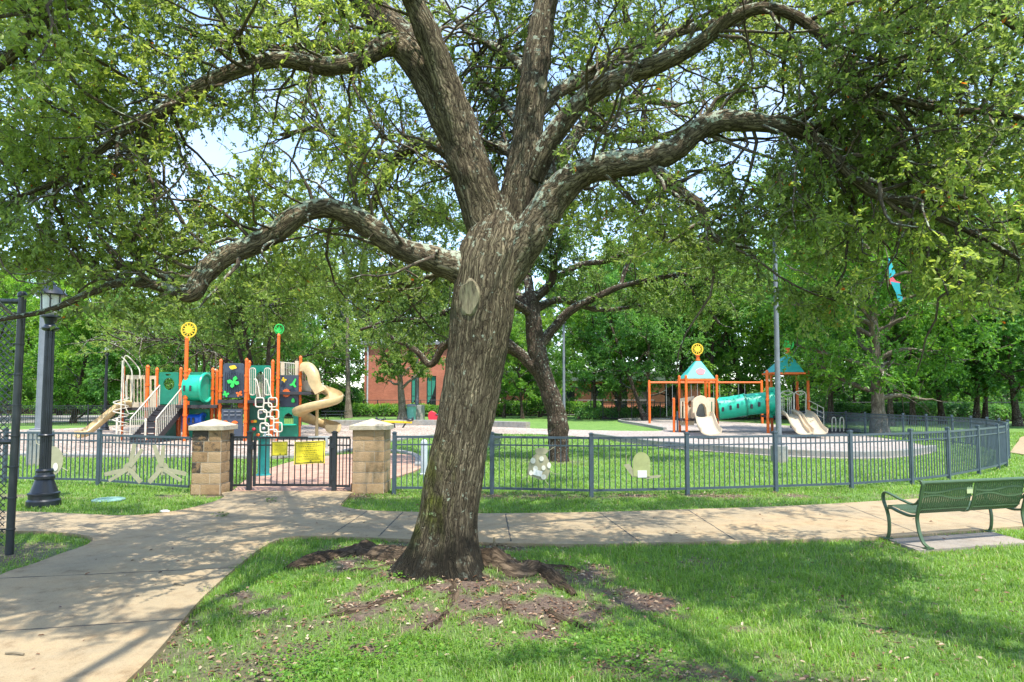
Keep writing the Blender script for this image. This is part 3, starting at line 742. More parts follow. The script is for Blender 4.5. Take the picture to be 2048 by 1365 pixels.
# limbs over and behind the camera, real world metres (x, y, z, r)
EXTRA = [
 [(-1.1, 6.1, 6.6, .14), (-1.2, 4.8, 7.0, .12), (-1.4, 3.2, 7.2, .10), (-1.6, 1.0, 7.0, .07), (-1.9, -1.5, 6.5, .04)],
 [(0.45, 7.7, 7.0, .14), (1.2, 5.8, 7.4, .12), (2.4, 3.6, 7.4, .09), (3.2, 1.6, 7.0, .06), (3.8, -0.5, 6.5, .03)],
 [(-1.95, 7.6, 6.95, .13), (-3.4, 5.6, 7.4, .11), (-4.8, 3.8, 7.2, .08), (-6.0, 2.0, 6.6, .05), (-6.8, .5, 6.0, .03)],
 [(0.5, 7.8, 7.1, .13), (1.4, 9.5, 8.4, .10), (2.2, 11.5, 8.4, .07), (2.8, 13.2, 7.4, .04)],
 [(-1.9, 7.6, 6.9, .12), (-2.6, 9.4, 8.4, .10), (-3.4, 11.2, 8.2, .07), (-4.2, 12.6, 7.3, .04)],
 [(-2.3, 7.6, 7.2, .12), (-4.0, 8.0, 8.2, .10), (-6.0, 8.4, 7.8, .07), (-8.0, 8.6, 6.9, .04)],
 [(-1.2, 4.8, 7.0, .08), (-2.4, 3.6, 7.2, .07), (-3.6, 2.6, 6.8, .05), (-4.8, 1.8, 6.2, .03)],  # unseen limb added to shade the path at lower left
 [(1.9, 4.4, 7.4, .08), (3.4, 3.5, 7.2, .07), (4.8, 2.8, 6.7, .05), (6.0, 2.2, 6.0, .03)],  # unseen limb added to shade the right foreground lawn
 [(0.55, 8.0, 7.4, .12), (2.6, 8.2, 8.4, .09), (4.8, 8.8, 8.0, .06), (6.8, 9.2, 6.8, .035)],
]
geos, mains = [], []
for k, l in enumerate(LIMBS):
    p, r = limb(l, 9, .86)
    j = vnoise(p * 2.2 + k * 3.1) - 0.5; r = r * (1 + 0.22 * j)
    def lumps(v, th, al): return 1 + 0.22 * (vnoise(v * 6 + 2) - 0.5) + 0.08 * (vnoise(v * 22) - 0.5)
    geos.append(bark_tube(p, r, 40 if r.max() > .12 else 18, lumps, k * 0.71)); mains.append((p, r))
for k, l in enumerate(EXTRA):
    q = spline(l, 9); geos.append(bark_tube(q[:, :3], q[:, 3] * .6, 14, None, k * 1.3 + 20)); mains.append((q[:, :3], q[:, 3]))
for k, gm_ in enumerate(geos): as_obj('limb', gm_, BARK if k in (0, 1, 2) else BARKL, oak)

# surface roots
def root(pts, sink=0.75):
    q = spline(pts, 8); p = np.array([tuple(P(a, b)) for a, b, r in q]); r = np.array([c * EYE / 300 * .95 for _, _, c in q])
    r = np.array([cc * (pp[1] / F) for pp, (_, _, cc) in zip(p, q)])
    p[:, 2] = gz(p[:, 0], p[:, 1]) - r * sink + 0.03 * np.sin(np.linspace(0, 9, len(p))) * np.linspace(0, 1, len(p))
    return bark_tube(p, r, 20, lambda v, th, al: 1 + 1.0 * (vnoise(v * 5) - 0.5) + 0.25 * (vnoise(v * 22) - 0.5), random.random() * 9)
for pts in ([(830, 1128, 34), (780, 1120, 34), (730, 1110, 32), (690, 1112, 30), (645, 1124, 25), (610, 1136, 17), (570, 1143, 7)],
            [(820, 1150, 30), (780, 1146, 22), (745, 1152, 12), (700, 1156, 6)],
            [(960, 1142, 32), (1000, 1152, 28), (1040, 1164, 27), (1075, 1158, 25), (1105, 1170, 22), (1130, 1186, 15), (1150, 1200, 6)],
            [(975, 1135, 26), (1010, 1132, 14), (1060, 1138, 13), (1100, 1146, 9), (1160, 1152, 4)],
            [(930, 1165, 28), (975, 1178, 18), (1020, 1192, 13), (1070, 1215, 12), (1120, 1240, 8), (1180, 1262, 4)],
            [(880, 1172, 26), (850, 1190, 14), (800, 1206, 12), (740, 1220, 13), (700, 1230, 9), (650, 1238, 4)],
            [(900, 1175, 24), (905, 1205, 13), (890, 1235, 11), (850, 1262, 5)],
            [(1000, 1185, 10), (1010, 1225, 12), (1035, 1245, 9), (1090, 1262, 4)]):
    as_obj('root', root(pts, .35 if pts[0][:2] in ((830, 1128), (960, 1142)) else .85), BARKR, oak)
# pruning scars
SCAR, t, b = new_mat('weathered_scar_wood')
tc = node(t, 'ShaderNodeTexCoord'); mpn = node(t, 'ShaderNodeMapping'); mpn.inputs['Scale'].default_value = (1, 1, .16); t.links.new(tc.outputs['Object'], mpn.inputs[0])
n1 = node(t, 'ShaderNodeTexNoise', i_Scale=34.0, i_Detail=7.0, i_Roughness=.7); t.links.new(mpn.outputs[0], n1.inputs['Vector'])
r_ = ramp(t, [(.36, (.05, .038, .025)), (.46, (.15, .125, .075)), (.60, (.24, .21, .125)), (.75, (.30, .27, .165))]); t.links.new(n1.outputs[0], r_.inputs[0]); t.links.new(r_.outputs[0], b.inputs['Base Color'])
b.inputs['Roughness'].default_value = .95; bp = node(t, 'ShaderNodeBump', i_Strength=.8, i_Distance=.015); t.links.new(n1.outputs[0], bp.inputs['Height']); t.links.new(bp.outputs[0], b.inputs['Normal'])
def scar(px, py, Y, rx, ry, ax=0.0, tilt=0.0):
    c = Q(px, py, Y); k = Y / F; a = rx * k; b_ = ry * k; mb = MB()
    v, f = [], []; n = 28
    for i, (q, dep) in enumerate(((1.25, 0.05), (1.08, 0.012), (0.98, -0.004), (0.8, 0.0), (0.45, 0.004), (0.12, 0.012))):
        for j in range(n):
            t_ = 2 * math.pi * j / n; w = 1 + 0.09 * math.sin(2 * t_ + 1) + .06 * math.sin(5 * t_ + i)
            x, z = a * q * w * math.cos(t_), b_ * q * w * math.sin(t_)
            x, z = x * math.cos(ax) - z * math.sin(ax), x * math.sin(ax) + z * math.cos(ax)
            v.append((c.x + x, c.y + dep + tilt * x + 0.18 * x * x / max(a, .01), c.z + z))
    for i in range(5):
        for j in range(n): f.append((i * n + j, i * n + (j + 1) % n, (i + 1) * n + (j + 1) % n, (i + 1) * n + j))
    f.append(tuple(5 * n + j for j in range(n)))
    mb.add(v, [q[::-1] for q in f])
    mb.build('pruning_scar', SCAR, oak)
scar(937, 596, 6.672, 19, 36, 0, -.55)
scar(1085, 166, 7.15, 8, 15, 0, .6)
scar(1073, 294, 7.05, 7, 13, 0.4, .5)
scar(1256, 156, 6.55, 8, 8)

# ---- shoots and leaves of the big oak
def crown_ok(p, g, thin=1.0):
    """keep openings to the sky, the view below the crown and the space round the camera"""
    px, py, f = proj(p); n = len(p); keep = np.ones(n, bool); vis = f > 0.3
    lowlim = np.interp(px, [-300, 0, 100, 330, 420, 560, 700, 860, 1000, 1060, 1200, 1400, 1520, 1590, 1640, 1690, 1730, 1850, 2048, 2400],
                       [690, 668, 660, 640, 640, 600, 630, 640, 470, 470, 500, 560, 640, 700, 745, 735, 650, 635, 650, 650]) + g.normal(0, 14, n)
    keep &= ~(vis & (py > lowlim))
    for cx, cy, rx, ry, st in ((1788, 550, 28, 75, .95), (440, 300, 80, 45, .75), (590, 315, 38, 45, .8), (345, 372, 40, 42, .7), (1500, 315, 40, 75, .72), (1540, 205, 40, 22, .5), (395, 25, 40, 22, .5), (90, 40, 40, 25, .5)):
        d = ((px - cx) / rx) ** 2 + ((py - cy) / ry) ** 2
        keep &= ~(vis & (d < 1 + g.normal(0, .2, n)) & (g.random(n) < st))
    # the trunk and its fork stay clear in front
    tx = np.interp(py, [-50, 120, 300, 500, 700], [960, 960, 985, 985, 960]); tw = np.interp(py, [-50, 120, 300, 420, 520, 700], [170, 140, 120, 100, 85, 80])
    keep &= ~(vis & (np.abs(px - tx) < tw) & (p[:, 1] < 7.4) & (py > -40) & (g.random(n) < 0.96))
    tx2 = np.interp(px, [380, 450, 595, 645, 745, 860], [585, 520, 432, 417, 458, 518])
    keep &= ~(vis & (px > 385) & (px < 880) & (np.abs(py - tx2 - 3) < 34) & (p[:, 1] < 6.9) & (g.random(n) < 0.9))
    tx3 = np.interp(px, [1100, 1210, 1350, 1440, 1570, 1620], [400, 333, 300, 244, 254, 272])
    keep &= ~(vis & (px > 1060) & (px < 1620) & (np.abs(py - tx3) < 32) & (p[:, 1] < 6.9) & (g.random(n) < 0.85))
    tx5 = np.interp(px, [1590, 1620, 1665, 1705, 1750, 1810, 1870, 1950, 2040], [258, 272, 310, 355, 388, 405, 432, 470, 520])
    keep &= ~(vis & (px > 1590) & (px < 2040) & (np.abs(py - tx5) < 20) & (p[:, 1] < 6.0) & (g.random(n) < 0.8))
    tx6 = np.interp(px, [1745, 1830, 1900, 1980, 2060], [182, 208, 222, 224, 242])
    keep &= ~(vis & (px > 1745) & (np.abs(py - tx6) < 18) & (p[:, 1] < 5.8) & (g.random(n) < 0.8))
    tx7 = np.interp(px, [190, 250, 330, 400, 480, 560, 640, 710, 770], [310, 262, 215, 172, 138, 120, 132, 125, 92])
    keep &= ~(vis & (px > 190) & (px < 770) & (np.abs(py - tx7) < 20) & (p[:, 1] < 7.0) & (g.random(n) < 0.7))
    tx8 = np.interp(px, [100, 180, 240, 300, 384], [620, 586, 566, 568, 590])
    keep &= ~(vis & (px > 100) & (px < 384) & (np.abs(py - tx8) < 16) & (p[:, 1] < 6.1) & (g.random(n) < 0.8))
    tx4 = np.interp(px, [1096, 1195, 1330, 1460, 1530, 1655, 1745], [290, 178, 122, 38, 16, 85, 182])
    keep &= ~(vis & (px > 1096) & (px < 1745) & (np.abs(py - tx4) < 22) & (p[:, 1] < 6.8) & (g.random(n) < 0.7))
    keep &= ~(vis & (px < 62) & (py > 560) & (p[:, 1] < 8.6) & (g.random(n) < .93))
    keep &= ~(vis & (np.abs(px - 108) < 26) & (py > 560) & (p[:, 1] < 11.2) & (g.random(n) < .6))
    keep &= ~((np.linalg.norm(p - np.array([0, 0, EYE]), axis=1) < 3.0))
    keep &= ~(vis & (f < 3.6) & (px > -60) & (px < 2110) & (py > -80))
    keep &= p[:, 2] > 2.3
    out = ~vis | (px < -80) | (px > 2130) | (py < -60)
    keep &= ~(out & (vnoise(p * 0.9 + 4.4) + g.normal(0, .08, n) < 0.54))      # unseen upper crown thinned in patches to let sun dapples reach the ground
    return keep

g = np.random.default_rng(5)
def resample(p, r, n=40):
    s = np.concatenate([[0], np.cumsum(np.linalg.norm(np.diff(p, axis=0), axis=1))]); q = np.linspace(0, s[-1], n)
    return np.stack([np.interp(q, s, p[:, i]) for i in range(3)], -1), np.interp(q, s, r), s[-1]
rs = [resample(p, r) for p, r in mains]
mp_ = np.stack([q[0] for q in rs]); mr_ = np.stack([q[1] for q in rs]); ml = np.array([q[2] for q in rs])
# first order side branches: mostly where the limb is thinner than 15 cm
st, d, tt, k = spawn(mp_, 2700, 0.12, 1.0, 0.5, 1.3, g, 0.12, ml * (mr_.mean(1) < 0.22) + 0.3)
rad = mr_[k, np.minimum((tt * 39).astype(int), 39)]
keep = (rad < 0.15) | ((g.random(len(rad)) < 0.10) & (st[:, 2] > 3.4))
st, d, rad = st[keep][:1500], d[keep][:1500], rad[keep][:1500]
b1 = grow(st, d, g.uniform(0.6, 1.7, len(st)), 9, 0.26, -0.02, g)
r1 = np.minimum(rad * 0.55, 0.022) * g.uniform(0.6, 1, len(st)) + 0.003
st2, d2, _, k2 = spawn(b1, 12500, 0.1, 1.0, 0.4, 1.2, g, 0.02)
b2 = grow(st2, d2, g.uniform(0.25, 0.75, len(st2)), 6, 0.30, -0.05, g)
ok = crown_ok(b2[:, -1], g) & crown_ok(b2[:, 2], g); b2 = b2[ok]
used = np.zeros(len(b1), bool); used[k2[ok]] = True; 
used &= crown_ok(b1[:, -1], g) | (g.random(len(b1)) < .25)
st3, d3, _, k3 = spawn(b2, 66000, 0.15, 1.0, 0.4, 1.1, g, 0.0)
b3 = grow(st3, d3, g.uniform(0.10, 0.36, len(st3)), 4, 0.25, -0.03, g)
ok3 = crown_ok(b3[:, -1], g); b3 = b3[ok3]; k3 = k3[ok3]
# even out the crown: no direction from below carries much more foliage than the rest
ux, uy, uf = proj(b3[:, -1]); inv = (uf > .3) & (ux > -80) & (ux < 2130) & (uy > -80) & (uy < 760)
ci = (np.clip((ux + 80) / 44, 0, 59).astype(int), np.clip((uy + 80) / 44, 0, 23).astype(int)); cnt = np.zeros((60, 24)); np.add.at(cnt, (ci[0][inv], ci[1][inv]), 1)
cap = 32.0; kc = ~inv | (g.random(len(b3)) < cap / np.maximum(cnt[ci], 1e-3))
# shoots go as whole sprays where the crown is crowded, so no bare tangles are left behind
kx, ky, kf = proj(b2[:, 2]); i2 = (kf > .3) & (kx > -80) & (kx < 2130) & (ky > -80) & (ky < 760); c2 = (np.clip((kx + 80) / 44, 0, 59).astype(int), np.clip((ky + 80) / 44, 0, 23).astype(int))
spray = ~i2 | (g.random(len(b2)) < 1.25 * cap / np.maximum(cnt[c2], 1e-3))
kc = np.where(spray[k3], g.random(len(b3)) < .9, False) & (kc | (g.random(len(b3)) < .75))
b3 = b3[kc]; has = np.zeros(len(b2), bool); has[k3[kc]] = True; k2 = k2[ok][has]; b2 = b2[has]
u2 = np.zeros(len(b1), bool); u2[k2] = True; used &= u2
print('oak shoots', used.sum(), len(b2), len(b3))
tw = merge([batch_tube(b1[used], r1[used], r1[used] * 0.25 + .001, 6),
            batch_tube(b2, np.full(len(b2), .0045), np.full(len(b2), .0018), 4),
            batch_tube(b3, np.full(len(b3), .0020), np.full(len(b3), .0010), 3)])
as_obj('branches', tw, BARKT, oak)
pos, dd, nr, ln, wd, tone = tip_leaves(b3, 14, 0.046, g, 0.8, 0.3, 0.1, 0.8)
lk = leaf_geo(pos, dd, nr, ln, wd, tone)
cr_ = as_obj('crown', lk, LEAF, oak, 'tone')
print('oak leaves', len(pos))

# ball moss hanging in the crown
mossp = None
for (px, py, Y, s) in ((1915, 82, 5.4, .06), (1925, 175, 5.4, .10), (1910, 165, 5.35, .06), (1890, 140, 5.5, .05), (1920, 290, 5.3, .06), (1565, 352, 6.0, .06), (1614, 388, 6.0, .05), (1713, 258, 6.1, .055), (1672, 130, 5.9, .05), (1800, 445, 5.8, .05), (1460, 480, 6.3, .04), (1225, 172, 6.6, .05), (260, 320, 6.1, .06), (180, 345, 6.0, .05), (330, 590, 5.9, .04)):
    c = Q(px, py, Y)
    if mossp is None:
        mb = MB(); c0 = c
        for i in range(130):
            v = Vector((random.gauss(0, 1), random.gauss(0, 1), random.gauss(0, 1) - 0.4)).normalized(); l = random.uniform(.6, 1.25)
            w = Vector((random.gauss(0, .3), random.gauss(0, .3), -0.25))
            mb.path([tuple(v * 0.05), tuple(v * l * .55), tuple((v + w) * l)], [.035, .025, .006], 3)
        mb.ball((0, 0, 0), .42, 10, 7)
        mossp = mb.build('ball_moss', MOSSB); tag(mossp, 'grey brown spiky ball moss clump hanging in the oak branches', 'ball moss', 'ball moss clumps in the big oak'); o = mossp
    else: o = mossp.copy(); COL.objects.link(o)
    o.location = c; o.scale = (s, s, s * random.uniform(1, 1.5)); o.rotation_euler = (0, 0, random.uniform(0, 6))

# ================================================================ FENCES, GATE, PIERS
UZ = Vector((0, 0, 1))
def panel_mb(a, b, top, bot, npk, sub=0.18, rail=0.045, pk=0.018, gap=0.035):
    """rails and pickets between two post points (world, z=0)"""
    a, b = Vector(a), Vector(b); d = (b - a).normalized(); a2, b2 = a + d * gap, b - d * gap
    mb = MB()
    for z, h in ((top - rail / 2, rail), (top - sub, rail * 0.62), (bot + rail / 2, rail)):
        mb.bar(a2 + UZ * z, b2 + UZ * z, 0.036, h)
    for i in range(npk):
        p = a2.lerp(b2, (i + 1) / (npk + 1))
        mb.bar(p + UZ * (bot + rail * .5), p + UZ * (top - rail * .5), pk, pk)
    for e in (a2, b2): mb.bar(e + UZ * (bot + rail), e + UZ * (top - rail), 0.026, 0.026)
    return mb
def post_mb(p, h, w=0.075, ang=0.0):
    mb = MB().box((p[0], p[1], h / 2 - .02), (w, w, h + .04), ang)
    mb.box((p[0], p[1], h + 0.008), (w * 1.28, w * 1.28, 0.022), ang); mb.box((p[0], p[1], h + 0.026), (w * .8, w * .8, 0.02), ang)
    return mb
def fence(name, label, pts, mat, top=1.17, bot=0.10, spacing=0.115, group=None, w=0.075, skip=(), ends=(True, True), htop=None):
    o = thing(name, label, 'fence', (pts[0][0], pts[0][1], 0), group)
    for i, p in enumerate(pts):
        q = pts[min(i + 1, len(pts) - 1)]; r = pts[max(i - 1, 0)]; ang = math.atan2(q[1] - r[1], q[0] - r[0])
        if (i > 0 or ends[0]) and (i < len(pts) - 1 or ends[1]): post_mb(p, top + 0.05, w, ang).build('post', mat, o, smooth=False, bevel=0.004)
        if i < len(pts) - 1 and i not in skip:
            d = (Vector(q) - Vector(p)).length
            panel_mb(p, q, top, bot, max(3, int(d / spacing) - 1)).build('panel', mat, o, smooth=False)
    return o
def G(px, py): p = P(px, py); return (p.x, p.y, 0)
right_pts = [G(788, 988), G(984, 989), G(1183, 994), G(1375, 990), G(1552, 984.5), G(1703, 979), G(1824, 970), G(1898, 961), G(1958, 949), G(1997, 940), G(2013, 934)]
fence('metal_fence', 'slate grey picket fence curving from the right stone pier behind the oak to the bench', right_pts, FENCE)
def YT(px, top): Y = 910 / (top - 800); return ((px - 1024) / F * Y, Y, 0)
back_pts = [tuple(right_pts[-1])] + [YT(2012, 843), YT(1995, 840), YT(1971, 837), YT(1939, 834.6), YT(1901, 832.6), YT(1850, 830.6), YT(1804, 829), YT(1728, 826), YT(1690, 824), YT(1640, 822.5), YT(1580, 821)]
fence('metal_fence', 'far run of dark picket fence behind the double slide and the pale barked tree', back_pts, FENCE, ends=(False, True), spacing=0.12)
lp = [G(-330, 958), G(-170, 962), (-1.0, 0, 0), G(196, 971)]
lp[2] = tuple((Vector(lp[1]) * .5 + Vector(lp[3]) * .5))
fence('metal_fence', 'slate grey fence run behind the black street lamp with a round beetle cutout', lp, FENCE)
fence('metal_fence', 'short slate fence panel with two winged cutouts left of the stained stone pier', [G(199, 972), G(380, 986)], FENCE, ends=(False, False), top=1.14)
# far black fence on the left, beyond the play area
bk = [(-44 + 2.4 * i, 44 + 0.25 * i, 0) for i in range(13)]
fence('metal_fence', 'black picket fence far left in front of the pale road behind the tan slide', bk, BLACKP, top=1.5, bot=.12, spacing=.15)

# stone piers
def stone_mat(name):
    m, t, b = new_mat(name); K = t.links.new
    tc = node(t, 'ShaderNodeTexCoord'); info = node(t, 'ShaderNodeAttribute', attribute_name='tone')
    n1 = node(t, 'ShaderNodeTexNoise', i_Scale=4.5, i_Detail=9.0, i_Roughness=0.75); K(tc.outputs['Object'], n1.inputs['Vector'])
    ad = node(t, 'ShaderNodeMath', operation='MULTIPLY_ADD'); ad.inputs[1].default_value = 0.55; K(info.outputs['Fac'], ad.inputs[0]); K(n1.outputs[0], ad.inputs[2])
    r = ramp(t, [(0.42, (0.43, 0.30, 0.175)), (0.72, (0.35, 0.225, 0.115)), (0.95, (0.24, 0.145, 0.068)), (1.18, (0.055, 0.042, 0.03))])
    r.color_ramp.elements[-1].position = 1.0
    K(ad.outputs[0], r.inputs[0]); K(r.outputs[0], b.inputs['Base Color']); b.inputs['Roughness'].default_value = 0.9
    n2 = node(t, 'ShaderNodeTexNoise', i_Scale=30.0, i_Detail=8.0, i_Roughness=0.75); K(tc.outputs['Object'], n2.inputs['Vector'])
    bp = node(t, 'ShaderNodeBump', i_Strength=0.8, i_Distance=0.02); K(n2.outputs[0], bp.inputs['Height']); K(bp.outputs[0], b.inputs['Normal'])
    return m
STONE = stone_mat('sandstone'); MORT = paint('pale_mortar', (0.58, 0.50, 0.38), 0.95, 0.15, 12, 0.3)
def pier(px0, px1, pyb, label, stains, ang=0.0):
    a, b_ = P(px0, pyb), P(px1, pyb); w = (b_ - a).length; c = (a + b_) / 2 + Vector((0, w / 2, 0))
    o = thing('stone_pier', label, 'pier', (c.x, c.y, 0)); h = 1.285; nrow = 6; rh = h / nrow
    V, Fc, T = [], [], []
    rr = random.Random(px0)
    for r in range(nrow):
        cut = (w * (0.62 if r % 2 else 0.40)) + rr.uniform(-.05, .05)
        for fx in range(4):                                            # the four faces
            for k, (s, e) in enumerate(((0, cut), (cut, w))):
                g_ = 0.006; n = 5
                tone = 0.22 + rr.uniform(-.22, .28) + stains.get((r, k), 0) * (1 if fx in (0, 3) else .35)
                base = len(V)
                for i in range(n + 1):
                    for j in range(n + 1):
                        u = s + g_ + (e - s - 2 * g_) * i / n; z = r * rh + g_ + (rh - 2 * g_) * j / n
                        edge = min(i, n - i, j, n - j) == 0
                        dep = -w / 2 - (0.005 if edge else 0.0085 + rr.uniform(0, .003))
                        if r == 0: dep -= 0.016
                        x, y = -w / 2 + u, dep
                        for _ in range(fx): x, y = -y, x
                        V.append((x, y, z)); T.append(tone)
                for i in range(n):
                    for j in range(n):
                        q = base + i * (n + 1) + j; Fc.append((q, q + n + 1, q + n + 2, q + 1))
    me = np_mesh('stonework', V, Fc, {'tone': T}, False); link('stonework', me, STONE, o)
    MB().box((c.x, c.y, h / 2 - 0.002), (w - 0.008, w - 0.008, h)).build('mortar', MORT, o, smooth=False)
    e = w / 2 + 0.062; z0 = h; mb = MB()
    mb.box((c.x, c.y, z0 + .045), (2 * e, 2 * e, .09))
    mb.add([(c.x - e + .004, c.y - e + .004, z0 + .0905), (c.x + e - .004, c.y - e + .004, z0 + .0905), (c.x + e - .004, c.y + e - .004, z0 + .0905), (c.x - e + .004, c.y + e - .004, z0 + .0905), (c.x, c.y, z0 + .225)],
           [(0, 1, 4), (1, 2, 4), (2, 3, 4), (3, 0, 4)])
    mb.build('cap', CAPM, o, smooth=False, bevel=.006)
    return o, c, w
pier(382, 440, 990, 'stone gate pier left of the gate, blocks blackened with stains', {(4, 0): .78, (4, 1): .4, (2, 0): .62, (5, 0): .5, (5, 1): .3, (3, 0): .3})
pier(704, 768, 988, 'cleaner tan stone gate pier between the gate and the oak trunk', {(0, 0): .12, (2, 1): .2, (4, 1): .1})

# gate, its posts and side panels
gl, gr_ = Vector(G(498, 984)), Vector(G(668, 985))
def gate_side(label, a, b_, pa, pb):
    o = thing('side_panel', label, 'fence panel', (b_[0], b_[1], 0))
    if pa: post_mb(a, 1.17, .07).build('post', BLACKP, o, smooth=False, bevel=.004)
    if pb: post_mb(b_, 1.22, .09).build('post', BLACKP, o, smooth=False, bevel=.004)
    panel_mb(a, b_, 1.145, .11, 3).build('panel', BLACKP, o, smooth=False)
    return o
gate_side('narrow black gate side panel and latch post beside the stained left pier', G(461, 984), gl, True, True)
gate_side('narrow black gate side panel and hinge post beside the clean right pier', G(702, 986), gr_, False, True)
gt = thing('entry_gate', 'black metal picket gate carrying two yellow signs between the stone piers', 'gate', (gl.x, gl.y, 0))
a, b_ = gl + Vector((.06, 0, 0)), gr_ - Vector((.06, 0, 0))
panel_mb(a, b_, 1.14, .12, 12, gap=.03).build('gate_panel', BLACKP, gt, smooth=False)
for e in (a + Vector((.045, 0, 0)), b_ - Vector((.02, 0, 0))): MB().box((e.x, e.y, .63), (.05, .05, 1.04)).build('stile', BLACKP, gt, smooth=False, bevel=.003)
MB().bar(b_ + Vector((-.48, -.03, 1.135)), b_ + Vector((-.04, -.03, 1.135)), .03, .035).build('closer_arm', GREY, gt, smooth=False, bevel=.004)
MB().box((b_.x - .10, b_.y - .03, 1.02), (.05, .03, .20)).build('closer_body', GREY, gt, smooth=False, bevel=.006)
mb = MB().box((a.x + .01, a.y - .05, .95), (.07, .05, .16)).cyl((a.x + .01, a.y - .1, .98), (a.x - .10, a.y - .1, .98), .012)
mb.build('latch', BLACKP, gt, smooth=False, bevel=.004)
for z in (.3, .95): MB().box((b_.x + .03, b_.y - .035, z), (.06, .04, .09)).build('hinge', BLACKP, gt, smooth=False, bevel=.004)

def sign(px0, px1, py0, py1, label, lines, warp):
    Yp = min(gl.y, gr_.y) - 0.075; tl, br2 = Q(px0, py0, Yp), Q(px1, py1, Yp); w, h = br2.x - tl.x, tl.z - br2.z; c = (tl + br2) / 2
    o = thing('notice_sign', label, 'sign', (c.x, c.y, c.z))
    def bend(u, v): return -0.018 * warp * math.sin(u * 5 + v * 3) - .01 * warp * (u * 2) ** 2
    def sheet(x0, x1, z0, z1, off, th=.004, nx=12, nz=6):
        V, Fc = [], []
        for s in (0, th):
            for i in range(nx + 1):
                for j in range(nz + 1):
                    x, z = x0 + (x1 - x0) * i / nx, z0 + (z1 - z0) * j / nz
                    V.append((c.x + x, c.y + bend(x / w, z / h) - off + s, c.z + z + .012 * warp * math.sin(x / w * 4)))
        n = (nx + 1) * (nz + 1)
        for i in range(nx):
            for j in range(nz):
                q = i * (nz + 1) + j; Fc.append((q, q + nz + 1, q + nz + 2, q + 1)); Fc.append((q + n, q + n + 1, q + n + nz + 2, q + n + nz + 1))
        for i in range(nx): q = i * (nz + 1); Fc.append((q, q + n, q + n + nz + 1, q + nz + 1)); q += nz; Fc.append((q, q + nz + 1, q + n + nz + 1, q + n))
        for j in range(nz): q = j; Fc.append((q, q + 1, q + n + 1, q + n)); q = nx * (nz + 1) + j; Fc.append((q, q + n, q + n + 1, q + 1))
        return V, Fc
    MB().add(*sheet(-w / 2, w / 2, -h / 2, h / 2, 0)).build('sheet', SIGNY, o)
    mb = MB(); e = w * .025; f_ = w * .05
    for x0, x1, z0, z1 in ((-w / 2 + e, w / 2 - e, h / 2 - f_, h / 2 - e), (-w / 2 + e, w / 2 - e, -h / 2 + e, -h / 2 + f_), (-w / 2 + e, -w / 2 + f_, -h / 2 + f_, h / 2 - f_), (w / 2 - f_, w / 2 - e, -h / 2 + f_, h / 2 - f_)):
        mb.add(*sheet(x0, x1, z0, z1, .0025, .002))
    mb.build('border', INK, o)
    mb = MB(); rr = random.Random(px0)
    for zf, half, hf in lines:                                       # rows of word-like strokes, unreadable as in the photo
        x = -half * w
        while x < half * w:
            l = rr.uniform(.016, .05) * w * 1.6
            n = max(2, int(l / (w * .012)))
            for q in range(n):
                if rr.random() < .88: mb.add(*sheet(x + q * w * .012, x + q * w * .012 + w * .0085, (zf - hf * rr.uniform(.35, .65)) * h, (zf + hf * rr.uniform(.3, .6)) * h, .0025, .0015, 1, 1))
            x += n * w * .012 + w * .014
    mb.build('text_line', INK, o)
    mb = MB()
    for x, r in ((0.03, .055), (.37, .045)):
        mb.plate(ell(x * w, -.39 * h, r * h * .8, r * h, 14), [ell(x * w, -.39 * h, r * h * .4, r * h * .5, 10)], (c.x, c.y + bend(x, -.39) - .003, c.z), (1, 0, 0), (0, 0, 1), .001)
    mb.build('emblem', INK, o)
    return o
sign(544, 575, 884, 912, 'small square yellow notice sign on the gate beside the teal pedestal', [(.34, .34, .028), (.24, .30, .028), (.14, .16, .02), (.05, .22, .02), (-.04, .36, .02), (-.13, .36, .02), (-.22, .36, .02)], .35)
sign(589, 650, 883, 928, 'large rippled yellow notice sign with black border hanging on the gate', [(.36, .43, .03), (.28, .40, .03), (.19, .13, .022), (.09, .33, .026), (-.01, .24, .022), (-.09, .22, .022), (-.17, .43, .024), (-.25, .24, .022), (-.31, .36, .022)], 1.0)

# beige bug cutouts hung on the fence
def cut_frame(px, Y): k = Y / F; return k
def cutout(label, px, py, Y, loops, spots=(), plaque=None, rot=0.0, thin=(), shell=None):
    c = Q(px, py, Y); k = Y / F
    o = thing('bug_cutout', label, 'cutout', (c.x, c.y, c.z), 'painted bug cutouts on the fence')
    mb = MB()
    if shell:
        MB().plate([(x * k, -y * k) for x, y in shell], [], (c.x, c.y - .012, c.z), (1, 0, 0), (0, 0, 1), .008).build('shell', SHELL, o, smooth=False)
    for i, l in enumerate(loops): mb.plate([((x) * k, -(y) * k) for x, y in l], [], (c.x, c.y - .004 * i, c.z), (1, 0, 0), (0, 0, 1), .008)
    mb.build('body', BEIGE, o, smooth=False)
    if thin:
        mb = MB()
        for pth in thin: mb.path([(c.x + x * k, c.y + .006, c.z - y * k) for x, y in pth], .007, 6)
        mb.build('feeler', BEIGE, o)
    if spots:
        mb = MB()
        for x, y, a, b2 in spots: mb.plate(ell(x * k, -y * k, a * k, b2 * k, 16), [], (c.x, c.y - .014, c.z), (1, 0, 0), (0, 0, 1), .004)
        mb.build('spots', SPOTC, o, smooth=False)
    if plaque:
        x, y, a, b2, an = plaque; mb = MB(); ca, sa = math.cos(an), math.sin(an)
        mb.plate([((x + u * ca - v * sa) * k, -(y + u * sa + v * ca) * k) for u, v in ((-a, b2), (a, b2), (a, -b2), (-a, -b2))], [], (c.x, c.y - .020, c.z), (1, 0, 0), (0, 0, 1), .004)
        mb.build('plaque', WHITEP, o, smooth=False)
    return o
